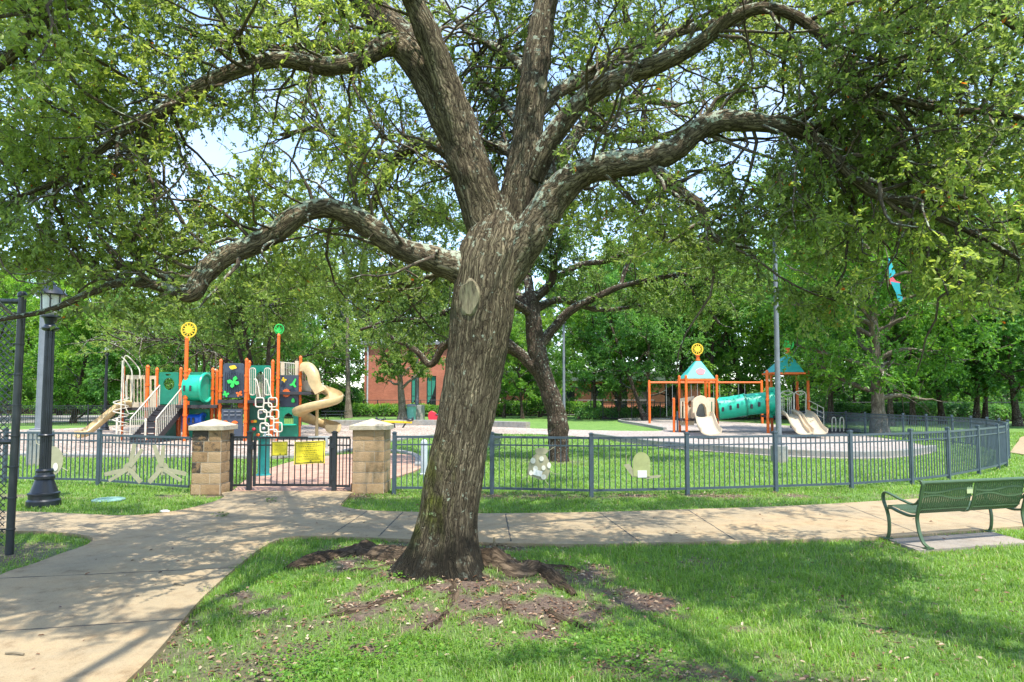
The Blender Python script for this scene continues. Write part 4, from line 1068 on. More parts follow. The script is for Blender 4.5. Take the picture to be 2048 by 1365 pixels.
def blade(a, l, w, r0=4):
    ca, sa = math.cos(a), math.sin(a)
    return [(ca * u - sa * v, sa * u + ca * v) for u, v in ((r0, -w * .35), (l * .55, -w * .5), (l, -w * .42), (l, w * .42), (l * .55, w * .5), (r0, w * .35))]
def cutY(px): 
    return None
cutout('winged beige cutout nearer the lamp with four wings spread and tail down to the right', 259, 938, 12.98, [ell(0, 0, 13, 13, 12), blade(R(-80), 50, 9), blade(R(-58), 46, 8), blade(R(167), 50, 9), blade(R(149), 46, 7), blade(R(48), 36, 10)])
cutout('winged beige cutout beside the stained pier with wings spread and tail down to the left', 324, 938, 12.85, [ell(0, 0, 13, 13, 12), blade(R(-110), 50, 9), blade(R(-88), 46, 8), blade(R(12), 50, 9), blade(R(30), 46, 7), blade(R(132), 36, 10)])
cutout('round beige beetle cutout hung on the fence behind the black lamp shaft', 104, 922, 14.2, [ell(0, 0, 22, 29, 22), ell(-14, -24, 10, 9, 12)], [(8, 12, 5, 8), (-4, 18, 4, 6)], thin=[[(-20, -28), (-32, -34), (-34, -42)], [(18, -14), (28, -16), (32, -12)], [(-20, 4), (-30, 6)], [(20, 14), (32, 20)], [(-16, -30), (-22, -44)]])
cutout('beige ladybird cutout with pale spots and white plaque on the fence', 1079, 934, 12.93, [[(-24, 16), (-22, -6), (-12, -22), (0, -30), (12, -24), (19, -12), (21, 8), (15, 24), (4, 27), (-8, 22)], ell(4, -31, 13, 7, 14)],
       [(-13, -12, 5, 6), (4, -16, 4.5, 5), (-8, 4, 5, 6), (8, 2, 4, 5), (19, -3, 4, 6), (-17, 12, 4, 5), (8, 20, 5, 5)], (-4, 12, 9, 5.5, .25), thin=[[(16, -30), (28, -38), (32, -40)], [(-6, -34), (-14, -44)], [(-22, -14), (-30, -16)], [(-22, 18), (-36, 26)], [(20, 8), (30, 14), (36, 14)], [(10, 26), (18, 36)]])
cutout('olive beige snail cutout with tall round shell and white plaque on the fence', 1283, 934, 12.93, [[(-36, -4), (-24, -6), (-12, 14), (16, 18), (40, 16), (36, 21), (10, 24), (-18, 20)]], [], (1, 14, 9, 7, 0), thin=[[(-30, -6), (-30, -22)], [(-25, -6), (-22, -20)]], shell=[(-16, 19), (-17, 8)] + [(17 * math.cos(t_), -10 + 19 * math.sin(t_)) for t_ in np.linspace(math.pi, 2 * math.pi, 16)] + [(17, 8), (16, 19)])

# ================================================================ LAMPS AND POLES
def street_lamp(px, pyb, label, h=4.1, far=False):
    b0 = P(px, pyb); o = thing('street_lamp', label, 'lamp', b0)
    MB().lathe([(.265, 0), (.265, .10), (.25, .115), (.235, .13), (.235, .20), (.25, .21), (.25, .235), (.215, .25), (.20, .30), (.165, .40), (.145, .47), (.165, .485), (.165, .53), (.15, .545), (.135, .56), (.13, .60)], b0, 28).build('base', LAMPB, o)
    MB().lathe([(.092, .60), (.088, 1.25), (.074, h - .95)], b0, 64, 16, .13).build('shaft', LAMPB, o, ang=25)
    MB().lathe([(.13, .60), (.14, .63), (.125, .66)], b0, 24).build('collar', LAMPB, o)
    MB().lathe([(.125, 1.24), (.13, 1.265), (.115, 1.285)], b0, 24).build('collar', LAMPB, o)
    MB().lathe([(.09, h - .95), (.12, h - .93), (.14, h - .91), (.14, h - .885), (.10, h - .87), (.08, h - .83), (.11, h - .72), (.16, h - .70), (.16, h - .675), (.09, h - .66)], b0, 24).build('collar', LAMPB, o)
    MB().lathe([(.085, h - .67), (.14, h - .62), (.155, h - .30), (.14, h - .28)], b0, 20)
    lg_ = MB().lathe([(.085, h - .67), (.14, h - .62), (.155, h - .30), (.14, h - .28)], b0, 20)
    mb = MB().lathe([(.25, h - .30), (.255, h - .285), (.20, h - .22), (.10, h - .13), (.06, h - .11), (.05, h - .06), (.02, h - .04), (.012, h)], b0, 24)
    for k in range(6):
        a_ = k * math.pi / 3; mb.cyl((b0.x + .145 * math.cos(a_), b0.y + .145 * math.sin(a_), h - .63), (b0.x + .16 * math.cos(a_), b0.y + .16 * math.sin(a_), h - .29), .011, n=6)
    lc_ = mb.build('lantern', LAMPB, o); lg_.build('lantern_glass', FROST, lc_)
    return o
street_lamp(87, 1012, 'black fluted street lamp on a broad base beside the left path')
street_lamp(209, 862, 'distant black lamp post standing left of the tan slide, lantern lost in leaves', 5.6)
def light_pole(px, Y, h, r, label, base_h, base_r, head=True):
    b0 = Q(px, 800, Y); b0 = Vector((b0.x, Y, 0)); o = thing('light_pole', label, 'pole', b0)
    if base_h: MB().lathe([(base_r, -.05), (base_r, base_h - .03), (base_r - .03, base_h)], b0, 24).build('footing', KERBM, o)
    z0 = base_h or 0
    MB().lathe([(r * 1.9, z0 + .002), (r * 1.9, z0 + .03), (r * 1.05, z0 + .05), (r, z0 + .12), (r * .72, h)], b0, 16).build('shaft', POLE, o)
    if head: MB().box((b0.x, b0.y - .35, h + .03), (.34, .62, .12)).bar((b0.x, b0.y, h - .02), (b0.x, b0.y - .2, h + .01), .06, .06).build('lamp_head', BLACKP, o, smooth=False, bevel=.02)
    return o
light_pole(84, 19.2, 8.6, .15, 'thick grey light pole on a tall concrete footing behind the near left lamp', 1.02, .33)
light_pole(1556, 20.0, 7.0, .085, 'slim grey light pole on a concrete footing in front of the aqua roofed towers', .52, .25)
light_pole(1128, 56, 8.5, .13, 'distant grey light pole just right of the curved second oak', 0, 0)
light_pole(834, 62, 9.5, .16, 'distant grey pole on a square of concrete before the brick wall', 1.4, .75)

# chain link fence corner
cl = P(12, 1108); Yc = cl.y
cf = thing('chain_link_fence', 'black chain link fence corner with tall pipe posts at the left edge', 'fence', (cl.x, Yc, 0))
tp = Q(45, 596, Yc); zt = tp.z
lean = (tp.x - cl.x) * .45
MB().path([(cl.x + .04, Yc, -.05), (cl.x + .04 + lean * .5, Yc, zt / 2), (cl.x + .04 + lean, Yc, zt + .02)], .045, 12).ball((cl.x + .04 + lean, Yc, zt + .03), .055, 10, 8).build('corner_post', BLACKP, cf)
mb = MB()
for z in (zt - .05,): mb.cyl((cl.x + .04 + lean, Yc, z), (cl.x - 2.2, Yc - .35, z), .033)
mb.build('top_rail', BLACKP, cf)
zm = Q(20, 884, Yc).z
MB().cyl((cl.x + .04 + lean * .5, Yc, zm), (cl.x - 2.2, Yc - .35, zm), .03).build('mid_rail', BLACKP, cf)
MB().cyl((cl.x - 2.2, Yc - .35, -.05), (cl.x - 2.2, Yc - .35, zt), .045).build('line_post', BLACKP, cf)
for z in np.linspace(.3, zt - .2, 8): MB().lathe([(.05, z - .012), (.053, z), (.05, z + .012)], (cl.x + .04 + lean * z / zt, Yc, 0), 10).box((cl.x - .03 + lean * z / zt, Yc - .008, z), (.10, .012, .02)).build('tension_band', BLACKP, cf)
mb = MB(); WW = 2.14; sp_ = .056; hh = zt - .14
def wire(x0, z0, x1, z1):
    def pt(x, z): xx = cl.x - .02 + lean * z / zt - x; return (xx, Yc - .028 - .35 * x / 2.2, z)
    mb.bar(pt(x0, z0), pt(x1, z1), .009, .009)
nd = int((WW + hh) / (sp_ * 1.41))
for i in range(nd):
    s = i * sp_ * 1.414
    x0, z0 = (0, s) if s < hh else (s - hh, hh)
    x1, z1 = (s, 0) if s < WW else (WW, s - WW)
    wire(x0, z0 + .07, x1, z1 + .07); wire(x0, hh - z0 + .07, x1, hh - z1 + .07)
mb.build('wire_mesh', BLACKP, cf, smooth=False)

# ================================================================ BENCHES AND SMALL THINGS
def bench(label, loc, rz):
    o = thing('park_bench', label, 'bench', (0, 0, 0)); Lb = 1.81
    def up(x): return [(x, -.12, .015), (x, -.055, .06), (x, -.005, .16), (x, .02, .27), (x, .028, .36), (x, .012, .44), (x, -.02, .56), (x, -.05, .70), (x, -.075, .80), (x, -.06, .835), (x, -.03, .84)]
    def fr(x): return [(x, .50, .015), (x, .475, .08), (x, .465, .20), (x, .475, .30), (x, .50, .39), (x, .535, .47), (x, .555, .54), (x, .545, .60), (x, .505, .625), (x, .40, .60), (x, .25, .555), (x, .10, .525), (x, .03, .545), (x, -.02, .60)]
    def flat(path, w, t):
        return MB().sweep(spline(path, 6), [(-w / 2, -t / 2), (w / 2, -t / 2), (w / 2, t / 2), (-w / 2, t / 2)])
    def ribbon(path, wx, t, mb):
        p = spline(path, 6); N = len(p); tn = np.gradient(p, axis=0); tn /= np.linalg.norm(tn, axis=1)[:, None]
        nn = np.stack([np.zeros(N), -tn[:, 2], tn[:, 1]], -1); V, Fc = [], []
        for i in range(N):
            for sx, sn in ((-1, -1), (1, -1), (1, 1), (-1, 1)): V.append(tuple(p[i] + np.array([sx * wx / 2, 0, 0]) + nn[i] * sn * t / 2))
        for i in range(N - 1):
            for k in range(4): Fc.append((i * 4 + k, i * 4 + (k + 1) % 4, i * 4 + 4 + (k + 1) % 4, i * 4 + 4 + k))
        Fc += [(3, 2, 1, 0), (4 * N - 4, 4 * N - 3, 4 * N - 2, 4 * N - 1)]
        mb.add(V, Fc); return mb
    for x in (0, Lb):
        ribbon(up(x), .05, .022, MB()).build('rear_leg', BENCHG, o, bevel=.006)
        ribbon(fr(x), .05, .022, MB()).build('front_leg', BENCHG, o, bevel=.006)
        ribbon([(x, .50, .405), (x, .42, .425), (x, .30, .395), (x, .15, .37), (x, .03, .385)], .05, .03, MB()).build('seat_bracket', BENCHG, o, bevel=.006)
        for q in (up(x)[0], fr(x)[0]): MB().box((x, q[1], .008), (.12, .07, .016)).build('foot_plate', BENCHG, o, smooth=False, bevel=.003)
    seatp = [(.52, .425), (.50, .445), (.44, .448), (.32, .425), (.18, .40), (.10, .405), (.055, .44)]
    backp = [(.055, .44), (.03, .49), (.0, .58), (-.022, .68), (-.04, .77), (-.05, .80)]
    n = 46; sb, bb = MB(), MB()
    for i in range(n):
        x = .035 + (Lb - .07) * (i + .5) / n
        if abs(x - Lb / 2) < .02: continue
        ribbon([(x, y, z) for y, z in seatp], .028, .006, sb); ribbon([(x, y, z) for y, z in backp], .028, .006, bb)
    for k in (0, 1):                                                  # bridges between the slots, wavy like pressed sheet
        x0 = .03 + k * Lb / 2; x1 = x0 + Lb / 2 - .06
        for z0, am in ((.62, .03), (.70, -.02)):
            pts = []
            for i in range(13):
                x = x0 + (x1 - x0) * i / 12; z = z0 + am * math.sin(i / 12 * math.pi * 2); pts.append((x, np.interp(z, [.44, .49, .58, .68, .77], [.055, .03, 0, -.022, -.04]) - .001, z))
            bb.sweep(pts, [(-.0045, -.012), (.0045, -.012), (.0045, .012), (-.0045, .012)])
        for pts in ([(x0, .5, .4452), (x1, .5, .4452)], [(x0, .30, .4202), (x1, .30, .4202)], [(x0, .10, .4052), (x1, .10, .4052)]):
            sb.bar(*pts, .03, .008)
        bb.bar((x0, .042, .468), (x1, .042, .468), .008, .03)
    sb.build('seat', BENCHG, o); bk_ = bb.build('backrest', BENCHG, o)
    MB().path([(0, -.052, .815), (Lb, -.052, .815)], .026, 12).build('top_rail', BENCHG, o)
    ribbon([(Lb / 2, y - .008 if z > .42 else y, z - .012) for y, z in backp[::-1] + seatp[::-1][1:]], .04, .012, MB()).build('centre_strap', BENCHG, o)
    MB().box((Lb / 2 - .085, -.032, .715), (.10, .006, .13)).build('plaque', paint('brass_green_plaque', (.42, .46, .24), .5), bk_, smooth=False)
    o.location = loc; o.rotation_euler = (0, 0, rz); return o
rl, rr_ = P(1840, 1097), P(2045, 1081)
bn = bench('green slatted metal bench seen from behind beside the path at right', (rl.x, rl.y, .02), math.atan2(rr_.y - rl.y, rr_.x - rl.x))
b2 = copy_tree(bn); p2 = P(1000, 922); b2.location = (p2.x, p2.y, 0); b2.rotation_euler = (0, 0, R(118)); b2['label'] = 'dark bench inside the fence half hidden behind the oak trunk'

# fountain pedestal, bollard, bin, cover
p0 = P(527, 953); o = thing('drinking_fountain', 'teal metal drinking fountain pedestal standing behind the gate', 'fountain', p0)
MB().lathe([(.20, 0), (.20, .04), (.15, .06), (.14, .10), (.14, .92), (.15, .94)], p0, 24).build('pedestal', TEALP, o)
MB().lathe([(.165, .93), (.18, .96), (.175, .985), (.15, .975)], p0, 24).build('bowl', TEALP, o)
MB().cyl((p0.x + .02, p0.y, .97), (p0.x + .02, p0.y, 1.06), .018).ball((p0.x + .02, p0.y - .01, 1.075), .03).build('spout', GREY, o)
p0 = P(848, 950); o = thing('bollard', 'pale grey round bollard just left of the big oak trunk', 'bollard', p0)
MB().lathe([(.085, 0), (.085, .80), (.08, .84), (.05, .88), (.01, .895)], p0, 20).build('shaft', paint('pale_grey_paint', (.45, .48, .52), .5), o)
MB().lathe([(.11, 0), (.11, .03), (.09, .045)], p0, 20).build('base', GREY, o)
p0 = Vector((Q(823, 800, 60).x, 60, 0)); o = thing('litter_bin', 'teal litter bin beside the distant concrete pole footing', 'bin', p0)
MB().lathe([(.40, 0), (.42, .08), (.47, 1.25), (.50, 1.3)], p0, 20, 20, .04).build('bin_body', paint('pale_teal_bin', (.15, .36, .36), .5), o)
MB().lathe([(.52, 1.28), (.5, 1.42), (.25, 1.5), (.01, 1.52)], p0, 20).build('lid', POLE, o)
p0 = P(217, 1001); o = thing('utility_cover', 'pale aqua round utility cover set in the worn grass by the lamp', 'cover', p0)
MB().lathe([(.28, 0), (.28, .02), (.26, .026)], p0, 28).build('rim', paint('aqua_cover', (.21, .36, .31), .85, .35, 9), o)
mb = MB().lathe([(.245, .022), (.245, .032), (.23, .036)], p0, 28)
for k in range(-3, 4): mb.box((p0.x, p0.y + k * .055, .037), (.42 - abs(k) * .05, .025, .006))
mb.build('lid', paint('aqua_cover', (.21, .36, .31)), o, smooth=False)
# picnic table
p0 = P(669, 838.5); o = thing('picnic_table', 'low black metal table on the far lawn right of the spiral slide', 'table', p0)
MB().box((p0.x, p0.y, .76), (2.4, .8, .06)).build('table_top', BLACKP, o, smooth=False, bevel=.01)
for y in (-.7, .7): MB().box((p0.x, p0.y + y, .45), (2.3, .28, .05)).build('bench_seat', BLACKP, o, smooth=False, bevel=.01)
for x in (-.8, .8):
    mb = MB()
    for s in (-1, 1): mb.bar((p0.x + x, p0.y + s * .12, .74), (p0.x + x, p0.y + s * .6, 0), .07, .07)
    mb.bar((p0.x + x, p0.y - .75, .41), (p0.x + x, p0.y + .75, .41), .05, .05); mb.build('leg', BLACKP, o, smooth=False)
# seesaw
p0 = P(788, 857); k = p0.y / F; o = thing('seesaw', 'yellow plank seesaw with two black seats on the gravel behind the right pier', 'seesaw', p0)
MB().bar((p0.x - 32 * k, p0.y, 13.5 * k), (p0.x + 36 * k, p0.y, 11.5 * k), .26, .14).build('plank', YELLOW, o, smooth=False, bevel=.03)
for s in (-1, 1):
    x = p0.x + (s * 30 + 1) * k
    MB().ball((x, p0.y, 17 * k), .26, 14, 8, (1.1, .8, .32)).ball((x + s * .2, p0.y, 18.5 * k), .15, 12, 8, (.5, 1.2, 1)).build('seat', BLACKP, o)
    mb = MB(); mb.path(spline([(x - s * .35, p0.y - .25, 16 * k), (x - s * .33, p0.y - .22, 20 * k), (x - s * .33, p0.y, 21 * k), (x - s * .33, p0.y + .22, 20 * k), (x - s * .35, p0.y + .25, 16 * k)], 5), .03, 8); mb.build('handle', BLACKP, o)
for x, dx in ((p0.x - 3 * k, -.08), (p0.x + 24 * k, -.25), (p0.x - 1 * k, .1)): MB().bar((x, p0.y, 11 * k), (x + dx, p0.y, 0), .10, .10).build('spring_leg', BLACKP, o, smooth=False)
# red rider
p0 = P(862, 850); k = p0.y / F; o = thing('spring_rider', 'red spring rider peeking out left of the oak trunk on the gravel', 'spring rider', p0)
mb = MB().plate([(x * k, z * k) for x, z in ((-4, 9), (-6, 16), (-5, 24), (1, 28), (8, 25), (14, 18), (24, 19), (30, 14), (26, 9), (12, 8))], [], (p0.x, p0.y - .15, 0), (1, 0, 0), (0, 0, 1), .3); mb.build('body', REDP, o, smooth=False, bevel=.04)
MB().path([(p0.x + 6 * k + .14 * math.cos(a_), p0.y + .14 * math.sin(a_), a_ / 31 * 9 * k) for a_ in np.linspace(0, 31, 100)], .025, 6).build('spring', POLE, o)
MB().ball((p0.x + 12 * k, p0.y, 20 * k), .2, 10, 6, (1.3, 1, .35)).build('seat', BLACKP, o)
# leaf sprigs, litter and stick
mbk = MB(); rr = random.Random(3)
def sprig(px, py, label):
    p0 = P(px, py, .04); o = thing('leaf_sprig', label, 'sprig', p0); n = 16; pos = np.array([[p0.x + rr.gauss(0, .05), p0.y + rr.gauss(0, .06), .045 + rr.random() * .05] for _ in range(n)])
    lg = leaf_geo(pos, g.normal(0, 1, (n, 3)) * [1, 1, .3], np.tile([0, 0, 1.0], (n, 1)), np.full(n, .07), np.full(n, .03), g.random(n) * .4)
    as_obj('leaves', lg, LEAF, o, 'tone')
    MB().path([(p0.x - .08, p0.y, .045), (p0.x, p0.y + .02, .06), (p0.x + .09, p0.y + .05, .045)], .004, 5).build('stem', MOSSB, o)
sprig(541, 1003, 'fallen green leaf sprig on the concrete in front of the gate')
sprig(443, 1032, 'small fallen leaf sprig on the shaded concrete left of the gate')
p0 = P(358, 1169, .045); tag(MB().path([p0 + Vector(q) for q in ((-.06, .02, 0), (0, -.005, .01), (.06, -.02, 0))], .009, 6).build('fallen_twig', MOSSB, None, p0), 'short brown fallen twig on the shaded path', 'twig')
p0 = P(28, 1308, .045); tag(MB().path([p0 + Vector(q) for q in ((-.07, .01, 0), (0, .0, .008), (.08, -.01, 0))], .008, 6).build('fallen_twig', MOSSB, None, p0), 'thin dark fallen twig near the lower left corner of the path', 'twig')
p0 = P(985, 1140); tag(MB().path([Vector((p0.x, p0.y - .08, gz(p0.x, p0.y) - .02)), Vector((p0.x + .015, p0.y - .03, .2)), Vector((p0.x + .02, p0.y + .0, .36))], [.02, .022, .012], 7).build('bark_stake', SCAR, None, p0), 'thin upright stick leaning on the foot of the oak trunk', 'stick')
p0 = P(330, 1024, .04); tag(MB().ball((p0.x, p0.y, .05), .06, 9, 5, (1.4, .6, .4)).build('white_scrap', paint('crumpled_white', (.7, .7, .68), .8, .2, 20, .8), None, p0), 'crumpled white scrap lying at the grass edge of the path', 'litter')
# kite caught in the tree
c = Q(1786, 560, 11.5); k = 11.5 / F
o = thing('kite', 'torn turquoise and red kite caught in the tree at right', 'kite', c)
def K2(x, y): return ((x - 1786) * k, (560 - y) * k)
MB().plate([K2(1777, 514), K2(1785, 528), K2(1793, 546), K2(1785, 553), K2(1777, 556)], [], c, (1, .3, 0), (0, 0, 1), .012).build('sail', CLOTH, o, smooth=False)
MB().plate([K2(1777, 558), K2(1784, 555), K2(1790, 563), K2(1801, 567), K2(1792, 571), K2(1784, 568), K2(1778, 569)], [], c + Vector((0, -.03, 0)), (1, .1, .1), (0, 0, 1), .012).build('panel', PINK, o, smooth=False)
MB().plate([K2(1778, 564), K2(1795, 568), K2(1796, 586), K2(1800, 600), K2(1796, 606), K2(1791, 605), K2(1788, 588)], [], c + Vector((0, -.05, 0)), (1, -.2, 0), (0, 0, 1), .012).build('tail', CLOTH, o, smooth=False)
MB().path([(c.x + K2(1772, 462)[0], c.y + .1, c.z + K2(1772, 462)[1]), (c.x + K2(1777, 514)[0], c.y, c.z + K2(1777, 514)[1]), (c.x + K2(1776, 575)[0], c.y, c.z + K2(1776, 575)[1])], .008, 6).build('spar', MOSSB, o)

# ================================================================ PLAY STRUCTURES
def XZ(px, py, Y): q = Q(px, py, Y); return q
def gpost(px, py_top, Y, root, r=.068, rings=(), mat=ORANGE, ball=True, name='post'):
    t_ = zz(px, py_top, Y); x = t_.x; h = t_.z
    mb = MB().lathe([(r, -.05), (r, h - .06), (r * 1.12, h - .055), (r * 1.12, h - .02), (r * .9, h + .03), (r * .5, h + .07), (.005, h + .085)] if ball else [(r, -.05), (r, h)], (x, Y, 0), 14)
    for z in rings: mb.lathe([(r * 1.02, z - .05), (r * 1.28, z - .045), (r * 1.28, z + .045), (r * 1.02, z + .05)], (x, Y, 0), 14)
    return mb.build(name, mat, root)
def zz(zx, zy, Y=30.0): return Q(200 + zx / 3.938, 620 + zy / 3.938, Y)       # detail-crop pixels of the left structure
def z4(zx, zy, Y=36.0): return Q(1240 + zx / 4.452, 660 + zy / 4.452, Y)      # and of the right one
def loop2(pts, f, Y, c): return [(f(a, b, Y).x - c.x, f(a, b, Y).z - c.z) for a, b in pts]
def fplate(root, name, mat, outer, holes, f, Y, th=.06, bevel=0):
    c = f(*outer[0], Y)
    return MB().plate(loop2(outer, f, Y, c), [loop2(h, f, Y, c) for h in holes], c, (1, 0, 0), (0, 0, 1), th).build(name, mat, root, smooth=False, bevel=bevel)
def rrect(x0, y0, x1, y1, r, n=4):
    o = []
    for cx, cy, a in ((x1 - r, y1 - r, 0), (x0 + r, y1 - r, 90), (x0 + r, y0 + r, 180), (x1 - r, y0 + r, 270)):
        for k in range(n + 1): t_ = R(a + 90 * k / n); o.append((cx + r * math.cos(t_), cy + r * math.sin(t_)))
    return o
def trough(w, h, t_=.04, n=9):
    o = [(-w / 2 * math.cos(math.pi * k / (n - 1)), h - h * math.sin(math.pi * k / (n - 1)) ** .55) for k in range(n)]
    i = [(x * (1 - 2 * t_ / w), y + t_) for x, y in o[::-1]]
    return [(x, y) for x, y in o] + i
def zr(zy, Y=30.0): return zz(0, zy, Y).z

PS = thing('play_structure', 'large orange and green play structure with slate panels and tan spiral slide at left', 'playground', (zz(900, 1030).x, 30.2, 0))
FY, BY = 29.6, 31.2
for a, t_, Y, rings in ((185, 455, 30.2, (1.55, 2.1)), (377, 448, 30.6, (1.6, 2.6)), (450, 468, 31.0, (1.6, 2.6)), (638, 465, 31.0, (1.6, 2.6)), (705, 476, 31.2, (1.6,)),
                        (890, 470, 30.6, (1.5, 2.4)), (922, 482, 31.2, (1.6,)), (953, 400, 29.9, (1.6, 2.3, 3.0)), (1155, 394, FY, (.9, 1.5, 2.3, 3.0)), (1178, 412, BY, (1.9,)),
                        (1362, 406, 30.2, (1.0, 1.9, 2.8)), (1400, 490, 30.9, (1.9,)), (1580, 375, 30.6, (1.9, 2.6, 3.1)), (610, 700, 31.1, ()), (1700, 560, 31.4, ())):
    if a == 1700: gpost(1713, 570, 31.0, PS, .075, (), TAN, False, 'slide_column'); continue
    gpost(a, t_, Y, PS, .085 if a == 377 else .07, rings)
for a in (135, 360): gpost(a, 868, 28.4, PS, .045, (), RAIL, True, 'step_post')
# two tall posts carrying emblems
gpost(685, 222, FY, PS, .085, (.25, 1.2, 2.0, 3.0, 3.2))
gpost(1408, 200, 30.0, PS, .07, (2.9,))
def sun_emblem(root, f, cx, cy, r, Y, mat):
    c = f(cx, cy, Y); k = f(cx + r, cy, Y).x - c.x
    MB().plate(ell(0, 0, k, k, 32), [ell(0, 0, k * .84, k * .84, 32)], c, (1, 0, 0), (0, 0, 1), .05).build('sun_ring', mat, root, smooth=False)
    star = []
    for i in range(24): a_ = 2 * math.pi * i / 24; q = k * (.90 if i % 2 else .42); star.append((q * math.cos(a_), q * math.sin(a_)))
    MB().plate(star, [], c + Vector((0, -.006, 0)), (1, 0, 0), (0, 0, 1), .04).plate(ell(0, 0, k * .46, k * .46, 20), [], c + Vector((0, -.02, 0)), (1, 0, 0), (0, 0, 1), .03).build('sun_face', mat, root, smooth=False)
    MB().box((c.x, c.y + .02, c.z - k * 1.15), (.10, .05, k * .4)).build('emblem_stem', mat, root, smooth=False)
sun_emblem(PS, zz, 698, 158, 62, FY, YELLOW)
c = zz(1410, 152, 30.0); k = zz(1448, 152, 30.0).x - c.x
mb = MB().plate(ell(0, 0, k, k * 1.1, 28), [ell(0, 0, k * .82, k * .9, 28)], c, (1, 0, 0), (0, 0, 1), .05)
mb.build('leaf_ring', LIME, PS, smooth=False)
mb = MB()
for an in (-42, -21, 0, 21, 42):
    a_ = R(90 + an); l = k * (1.75 - abs(an) / 90); d = Vector((math.cos(a_), math.sin(a_))); s_ = Vector((-d.y, d.x)); b0 = Vector((0, -.9 * k))
    mb.plate([tuple(b0), tuple(b0 + d * l * .55 - s_ * k * .15), tuple(b0 + d * l), tuple(b0 + d * l * .55 + s_ * k * .15)], [], c + Vector((0, -.01 - abs(an) * .0004, 0)), (1, 0, 0), (0, 0, 1), .03)
mb.build('leaf_blades', LIME, PS, smooth=False)
# decks
def deck(x0, x1, z, y0, y1, h=.14): 
    a, b_ = zz(x0, 0, 30).x, zz(x1, 0, 30).x
    MB().box(((a + b_) / 2, (y0 + y1) / 2, z - h / 2), (b_ - a, y1 - y0, h)).build('deck', DECK, PS, smooth=False, bevel=.01)
zL, zM, zH = zr(770), zr(712), zr(645)
deck(185, 640, zL, 30.1, 31.3); deck(640, 960, zL + .12, 29.7, 31.2); deck(965, 1160, zM, 29.7, 31.2); deck(1165, 1400, zM, 29.9, 31.2); deck(1405, 1665, zH, 30.2, 31.4)
# stairs with cream rails
s0, s1 = zz(350, 1000, 28.5), zz(560, 770, 30.2); n = 7
for i in range(n):
    t_ = i / (n - 1); c = Vector((s0.x + (s1.x - s0.x) * t_, s0.y + (s1.y - s0.y) * t_, .12 + (zL - .05) * t_))
    MB().box((c.x, c.y, c.z), (1.08, .34, .05)).box((c.x, c.y - .15, c.z - .10), (1.08, .02, .17)).build('step', DECK, PS, smooth=False)
for dx in (-.56, .56):
    MB().bar((s0.x + dx, s0.y - .1, .08), (s1.x + dx, s1.y, zL - .05), .05, .26).build('stringer', DECK, PS, smooth=False)
def railing(p0, p1, h, n, root, mat=RAIL, r=.022, lift=.06):
    p0, p1 = Vector(p0), Vector(p1); mb = MB(); up = Vector((0, 0, 1))
    b0, b1 = p0 + up * lift, p1 + up * lift; t0, t1 = p0 + up * h, p1 + up * h; e = (p1 - p0) * .04
    mb.path(spline([b0, b0 + up * (h * .5), t0 - up * .05, t0 + e, t0.lerp(t1, .5), t1 - e, t1 - up * .05, b1 + up * (h * .5), b1], 5), r * 1.25, 8)
    mb.cyl(b0, b1, r, n=6)
    for i in range(1, n): mb.cyl(b0.lerp(b1, i / n), t0.lerp(t1, i / n), r * .62, n=6)
    mb.build('handrail', mat, root)
for dx in (-.56, .56): railing((s0.x + dx, s0.y - .12, .05), (s1.x + dx, s1.y, zL), 1.02, 15, PS)
# left tan slide
a = zz(215, 760, 30.0)
MB().sweep(spline([(a.x + .15, 30.1, zL + .02), (a.x - .15, 29.9, zL - .02), (a.x - .55, 29.5, 1.0), (a.x - .85, 29.1, .55), (a.x - 1.05, 28.8, .28), (a.x - 1.25, 28.5, .22)], 6), trough(.62, .26)).build('slide', TAN, PS, ang=50)
# hoop rails, barrier and coil climber on the left
MB().path(spline([zz(185, 700, 30), zz(186, 540, 30), zz(188, 400, 30), zz(205, 362, 30), zz(240, 385, 30), zz(290, 440, 30.4), zz(312, 480, 30.4), zz(314, 540, 30.4)], 6), .028, 8).build('grab_rail', RAIL, PS)
MB().path(spline([zz(172, 372, 29.9), zz(200, 400, 29.9), zz(240, 460, 30), zz(252, 510, 30), zz(252, 640, 30), zz(245, 720, 30), zz(225, 742, 30), zz(208, 715, 30), zz(204, 560, 30)], 6), .028, 8).build('grab_rail', RAIL, PS)
fplate(PS, 'barrier', CREAM, [(205, 515), (350, 515), (350, 770), (205, 770)], [rrect(216 + 27 * i, 545, 236 + 27 * i, 730, 8) for i in range(5)], zz, 30.9, .05)
fplate(PS, 'barrier', CREAM, [(390, 520), (440, 520), (440, 770), (390, 770)], [rrect(402, 545, 428, 640, 10)], zz, 30.9, .05)
c = zz(186, 690, 29.2); mb = MB(); hz_ = c.z
mb.path([(c.x - .10 + .30 * math.cos(t_), 29.2 + .30 * math.sin(t_), hz_ - t_ / 27 * (hz_ - .35)) for t_ in np.linspace(0, 27, 110)], .024, 7).build('coil_climber', RAIL, PS)
MB().cyl((c.x - .10, 29.2, -.05), (c.x - .10, 29.2, zr(400, 29.2)), .03, n=10).build('coil_pole', RAIL, PS)
MB().path(spline([zz(195, 700, 29.6), zz(200, 760, 29.6), zz(225, 815, 29.6), zz(265, 815, 29.7)], 5), .024, 7).build('grab_rail', RAIL, PS)
